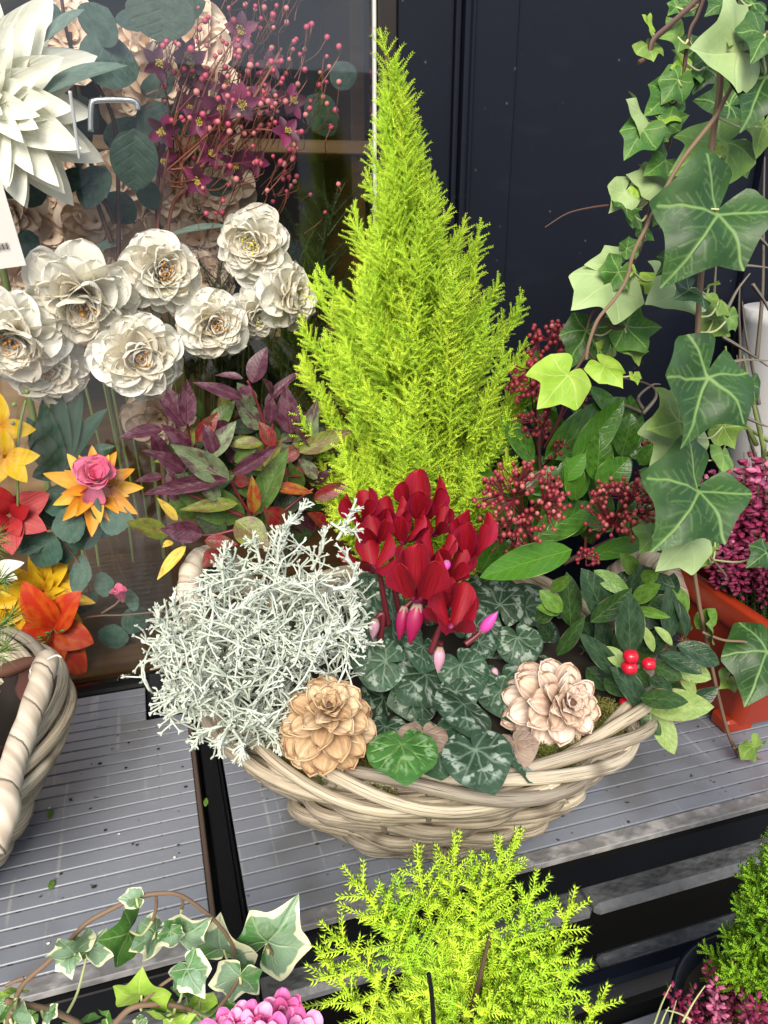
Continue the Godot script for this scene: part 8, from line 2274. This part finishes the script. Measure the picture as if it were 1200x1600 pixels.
	t = thing("pink_rose", "pink rose bloom with curled petals low in the window", "rose", pr)
	bloom(t, pr, Vector3(0.1, 0.75, 0.65), 0.03, "pink_petal", [[5, 1.0, 38, 0.95], [5, 0.95, 26, 0.9], [4, 0.8, 16, 0.8], [3, 0.65, 8, 0.7]])
	bloom(t, pr, Vector3(0.1, 0.75, 0.65), 0.03, "pink_petal", [[3, 1.0, 150, 0.9]])
	t = thing("red_flower", "red broad-petalled flower at the left edge under the orchid", "flower", Vector3(-0.1563, 0.1852, -0.86))
	bloom(t, Vector3(-0.164, 0.1816, -0.86), Vector3(0.1, 0.3, 1), 0.044, "red_petal", [[5, 1.0, 70, 0.7], [4, 0.7, 45, 0.7]])
	t = thing("rose_leaf_sprig", "grey-green serrated rose leaves beneath the pink rose", "foliage", Vector3(-0.0992, 0.1302, -0.88))
	lf(t, "rose_leaf", Vector3(-0.0948, 0.1809, -0.8774), Vector3(-0.1351, 0.1925, -0.876), 0.0401)
	lf(t, "rose_leaf", Vector3(-0.0863, 0.1739, -0.8591), Vector3(-0.0735, 0.2024, -0.8474), 0.0375)
	lf(t, "rose_leaf", Vector3(-0.0869, 0.1668, -0.8525), Vector3(-0.1227, 0.166, -0.8459), 0.0394)
	lf(t, "rose_leaf", Vector3(-0.0724, 0.1692, -0.8501), Vector3(-0.035, 0.1714, -0.8373), 0.0356)
	lf(t, "rose_leaf", Vector3(-0.0952, 0.1547, -0.8688), Vector3(-0.0866, 0.1303, -0.8604), 0.0385)
	lf(t, "rose_leaf", Vector3(-0.1223, 0.1558, -0.8908), Vector3(-0.1512, 0.1824, -0.8822), 0.0405)
	lf(t, "rose_leaf", Vector3(-0.1314, 0.1475, -0.8812), Vector3(-0.1778, 0.1475, -0.8721), 0.0466)
	lf(t, "rose_leaf", Vector3(-0.1237, 0.1527, -0.8665), Vector3(-0.1496, 0.1127, -0.8668), 0.0403)
	lf(t, "rose_leaf", Vector3(-0.1206, 0.1429, -0.8808), Vector3(-0.1159, 0.1105, -0.8683), 0.0345)
	lf(t, "rose_leaf", Vector3(-0.0966, 0.1932, -0.8889), Vector3(-0.0812, 0.1993, -0.8855), 0.0257)
	lf(t, "rose_leaf", Vector3(-0.0682, 0.1626, -0.8738), Vector3(-0.0804, 0.1372, -0.8738), 0.0303)
	lf(t, "rose_leaf", Vector3(-0.1153, 0.0972, -0.8743), Vector3(-0.0912, 0.0966, -0.8607), 0.0480)
	lf(t, "rose_leaf", Vector3(-0.0744, 0.0211, -0.8758), Vector3(-0.0815, -0.0113, -0.8686), 0.0367)
	lf(t, "rose_leaf", Vector3(-0.0641, 0.0294, -0.8848), Vector3(-0.0365, 0.0085, -0.8796), 0.0394)
	lf(t, "rose_leaf", Vector3(-0.0584, 0.0498, -0.8725), Vector3(-0.0425, 0.0532, -0.8752), 0.0273)
	lf(t, "rose_leaf", Vector3(-0.092, 0.0741, -0.8781), Vector3(-0.0675, 0.0766, -0.88), 0.0314)
	lf(t, "rose_leaf", Vector3(-0.1089, 0.0612, -0.8803), Vector3(-0.0957, 0.0466, -0.8763), 0.0359)
	lf(t, "rose_leaf", Vector3(-0.1568, 0.1409, -0.8967), Vector3(-0.1639, 0.1235, -0.8846), 0.0389)
	lf(t, "rose_leaf", Vector3(-0.0674, 0.1473, -0.8781), Vector3(-0.0719, 0.1791, -0.8751), 0.0303)
	b1 = B.new()
	for s in [[Vector3(-0.1034, 0.0339, -0.875), Vector3(-0.0938, 0.1041, -0.875), Vector3(-0.0958, 0.1522, -0.875), Vector3(-0.088, 0.1875, -0.875)], [Vector3(-0.0957, 0.0904, -0.875), Vector3(-0.1198, 0.1453, -0.875), Vector3(-0.1367, 0.164, -0.875)], [Vector3(-0.1724, 0.0201, -0.86), Vector3(-0.1419, 0.029, -0.86), Vector3(-0.1014, 0.0437, -0.86), Vector3(-0.0596, 0.0402, -0.86), Vector3(-0.007, 0.037, -0.86)], [Vector3(-0.0866, 0.0439, -0.865), Vector3(-0.0669, 0.0552, -0.865), Vector3(-0.0611, 0.0651, -0.865)], [Vector3(-0.0873, 0.1511, -0.875), Vector3(-0.0655, 0.1618, -0.875)]]:
		b1.tube(curve(s), [0.0015, 0.001], 5)
	built("twigs", b1, mats["vine_bark"], t)
	t = thing("yellow_flower", "yellow many-petalled flower above the orange lily", "flower", Vector3(-0.1444, 0.0793, -0.87))
	bloom(t, Vector3(-0.1479, 0.0773, -0.875), Vector3(0.1, 0.4, 0.9), 0.056, "gold_petal", [[12, 1.0, 80, 0.34], [11, 0.85, 62, 0.34], [8, 0.6, 40, 0.34]])
	t = thing("yellow_flower", "yellow flower half hidden left of the orange lily", "flower", Vector3(-0.1785, 0.0523, -0.86))
	bloom(t, Vector3(-0.1836, 0.0461, -0.865), Vector3(0.1, 0.4, 0.9), 0.05, "gold_petal", [[12, 1.0, 80, 0.34], [10, 0.8, 60, 0.34]])
	var lc: Vector3 = Vector3(-0.1387, 0.0425, -0.845)
	t = thing("orange_lily", "large flame orange lily at the window bottom behind the sill", "lily", lc)
	for e in [Vector3(-0.1588, 0.1085, -0.83), Vector3(-0.1073, 0.0938, -0.83), Vector3(-0.0969, 0.0317, -0.82), Vector3(-0.1098, -0.0113, -0.815), Vector3(-0.1455, -0.0005, -0.815), Vector3(-0.1664, 0.0588, -0.825)]:
		lf(t, "lily_petal", lc, e, 0.036, OUT, "petal")
	b1 = B.new()
	for k in 6:
		var e := lc + (Vector3(rv(-0.5, 0.5), rv(-0.1, 0.6), 0.9)).normalized() * 0.03
		b1.tube(curve([lc, lc.lerp(e, 0.6) + Vector3(0, -0.002, 0.004), e]), [0.0008], 4)
		b1.ball(e, 0.0018, 6, 4, Vector3(1.8, 0.7, 0.8))
	built("stamens", b1, mats["green_stem"], t)
	t = thing("pink_rosebud", "pink rosebud on a dark twig right of the orange lily", "rosebud", Vector3(-0.0616, 0.0584, -0.86))
	bloom(t, Vector3(-0.06, 0.0599, -0.86), Vector3(-0.15, 0.9, 0.3), 0.026, "pink_petal", [[4, 1.0, 16, 0.55], [3, 0.9, 8, 0.5]])
	t = thing("white_petal_flower", "white petalled bloom at the left edge above the seedling", "flower", Vector3(-0.1817, 0.1233, -0.85))
	for e in [Vector3(-0.154, 0.1295, -0.845), Vector3(-0.1639, 0.1136, -0.84)]:
		lf(t, "dahlia_petal", Vector3(-0.1896, 0.1229, -0.85), e, 0.017, OUT, "petal")
	# glass vase
	var vc: Vector3 = Vector3(-0.0343, 0.0867, -0.9)
	t = thing("glass_vase", "clear tapering glass vase on the window floor", "vase", Vector3(vc.x, -0.01, vc.z))
	b1 = B.new()
	b1.grid(32, 8, func(u: float, v: float):
		var r := lerpf(0.02, 0.042, v) * (1.0 + 0.06 * sin(v * 5))
		return Vector3(vc.x + cos(TAU * u) * r, -0.009 + v * 0.17, vc.z + sin(TAU * u) * r))
	built("vase_wall", b1, mats["glass"], t)
	b1 = B.new(); b1.tube([Vector3(vc.x, -0.0095, vc.z), Vector3(vc.x, 0.006, vc.z)], [0.0205, 0.0195], 24)
	built("vase_foot", b1, mats["glass"], t)
	# price card
	t = thing("price_card", "white hanging price card with barcode at the left edge", "card", Vector3(-0.1139, 0.4753, -0.84))
	b1 = B.new()
	var bas := Basis(Vector3.BACK, 0.12)
	b1.box(Vector3(-0.1263, 0.4799, -0.84), Vector3(0.04, 0.078, 0.0008), 0.0, bas)
	built("card", b1, M("card", L(0.68, 0.64, 0.6), 0.6), t)
	b1 = B.new()
	var bc: Vector3 = Vector3(-0.1195, 0.4611, -0.839)
	for k in 12:
		b1.box(bc + bas * Vector3(-0.008 + k * 0.0012, 0, 0.0012), Vector3([0.0004, 0.0008, 0.0003][k % 3], 0.006, 0.0003), 0.0, bas)
	built("barcode", b1, mats["black_rubber"], t)
	# bent steel hook hanging there
	t = thing("steel_hook", "small bent steel display hook behind the glass", "hook", Vector3(-0.003, 0.5851, -0.82))
	b1 = B.new()
	b1.tube(curve([Vector3(-0.0261, 0.56, -0.82), Vector3(-0.0227, 0.5809, -0.82), Vector3(-0.0173, 0.5851, -0.82), Vector3(0.0066, 0.5864, -0.82), Vector3(0.0159, 0.5847, -0.82), Vector3(0.0174, 0.5785, -0.82)], 8), [0.0028], 8)
	built("bent_rod", b1, M("steel", L(0.5, 0.52, 0.55), 0.25, 0.9), t)
	t = thing("clear_tie", "pale translucent tie strip hanging among the eucalyptus", "tie", Vector3(-0.0389, 0.5624, -0.82))
	b1 = B.new()
	b1.tube(curve([Vector3(-0.0395, 0.592, -0.82), Vector3(-0.0393, 0.5675, -0.82), Vector3(-0.0392, 0.537, -0.82)]), [0.0018, 0.0015], 6)
	built("strip", b1, M("clear_strip", L(0.4, 0.42, 0.42), 0.3), t)
	# leafy stems at the right of the window
	t = thing("fern_bunch", "dark green feathery fern stems at the window's right", "fern", Vector3(0.219, 0.2725, -1))
	var fm := frond(93, 16, 0.05, 1.2, 0.2, 0.03, 0.12)
	for k in 26:
		var p: Vector3 = Vector3(rv(0.05, 0.3), rv(0.12, 0.36), rv(-1.25, -0.95))
		part("fern_spray", fm, mats["fern"], t, frame(p, p + Vector3(rv(-0.05, 0.05), rv(0.1, 0.2), rv(-0.03, 0.05)), OUT + rdir() * 0.5))
	b1 = B.new()
	for k in 9:
		var x := rv(0.08, 0.32)
		var z := rv(-1.2, -1.0)
		b1.tube([Vector3(x, -0.01, z), Vector3(x + rv(-0.03, 0.03), 0.36, z)], [0.003], 5)
	built("stems", b1, mats["fern"], t)


func litter() -> void:
	var t := thing("dry_grass_stalk", "thin purple-brown dry stalk sticking out across the navy panel", "stalk", Vector3(0.3295, 0.4977, -0.52))
	var b := B.new()
	b.tube(curve([Vector3(0.3313, 0.498, -0.52), Vector3(0.315, 0.4962, -0.52), Vector3(0.2973, 0.4923, -0.52), Vector3(0.2811, 0.4834, -0.52)]), [0.0009, 0.0004], 5)
	built("stalk", b, mats["vine_dark"], t)
	t = thing("white_twig", "tiny white twig lying on the grey timber slat", "twig", Vector3(0.363, -0.156, -0.5007))
	b = B.new()
	b.tube(curve([Vector3(0.3672, -0.15, -0.5013), Vector3(0.3593, -0.15, -0.4963), Vector3(0.3549, -0.152, -0.4927)]), [0.0012, 0.0018], 5)
	built("twig", b, M("white_bit", L(0.8, 0.8, 0.76), 0.7), t)
	for q in [[Vector3(-0.1256, 0.0015, -0.5844), 0.011, "small green leaf scrap curled on the left grey board"], [Vector3(-0.1182, 0.0015, -0.5035), 0.01, "narrow green leaf scrap near the ivy on the left board"], [Vector3(0.0058, 0.003, -0.5563), 0.009, "yellow green leaf scrap on the board's rusty edge"]]:
		t = thing("leaf_scrap", q[2], "leaf scrap", q[0])
		lf(t, "fresh_leaf", q[0] - Vector3(0.001, 0, -q[1] / 2), q[0] - Vector3(-0.001, -0.002, q[1] / 2), q[1] * 0.45, Vector3.UP, "scrap")
	for k in 46:
		var left := k % 2 == 0
		var p := Vector3(rv(-0.13, -0.01) if left else rv(0.03, 0.5), 0.0012, rv(-0.74, -0.42))
		if Vector2(p.x - BC.x, p.z - BC.z).length() < 0.13: continue
		b = B.new()
		b.ball(p, rv(0.0006, 0.0014), 6, 4, Vector3(rv(0.8, 1.8), 0.5, rv(0.8, 1.4)))
		tag(built("soil_crumb", b, mats["soil"] if k % 7 else mats["white_bit"]), "crumb of soil or grit on the grey shelf boards", "crumb", "crumbs on the shelf boards")
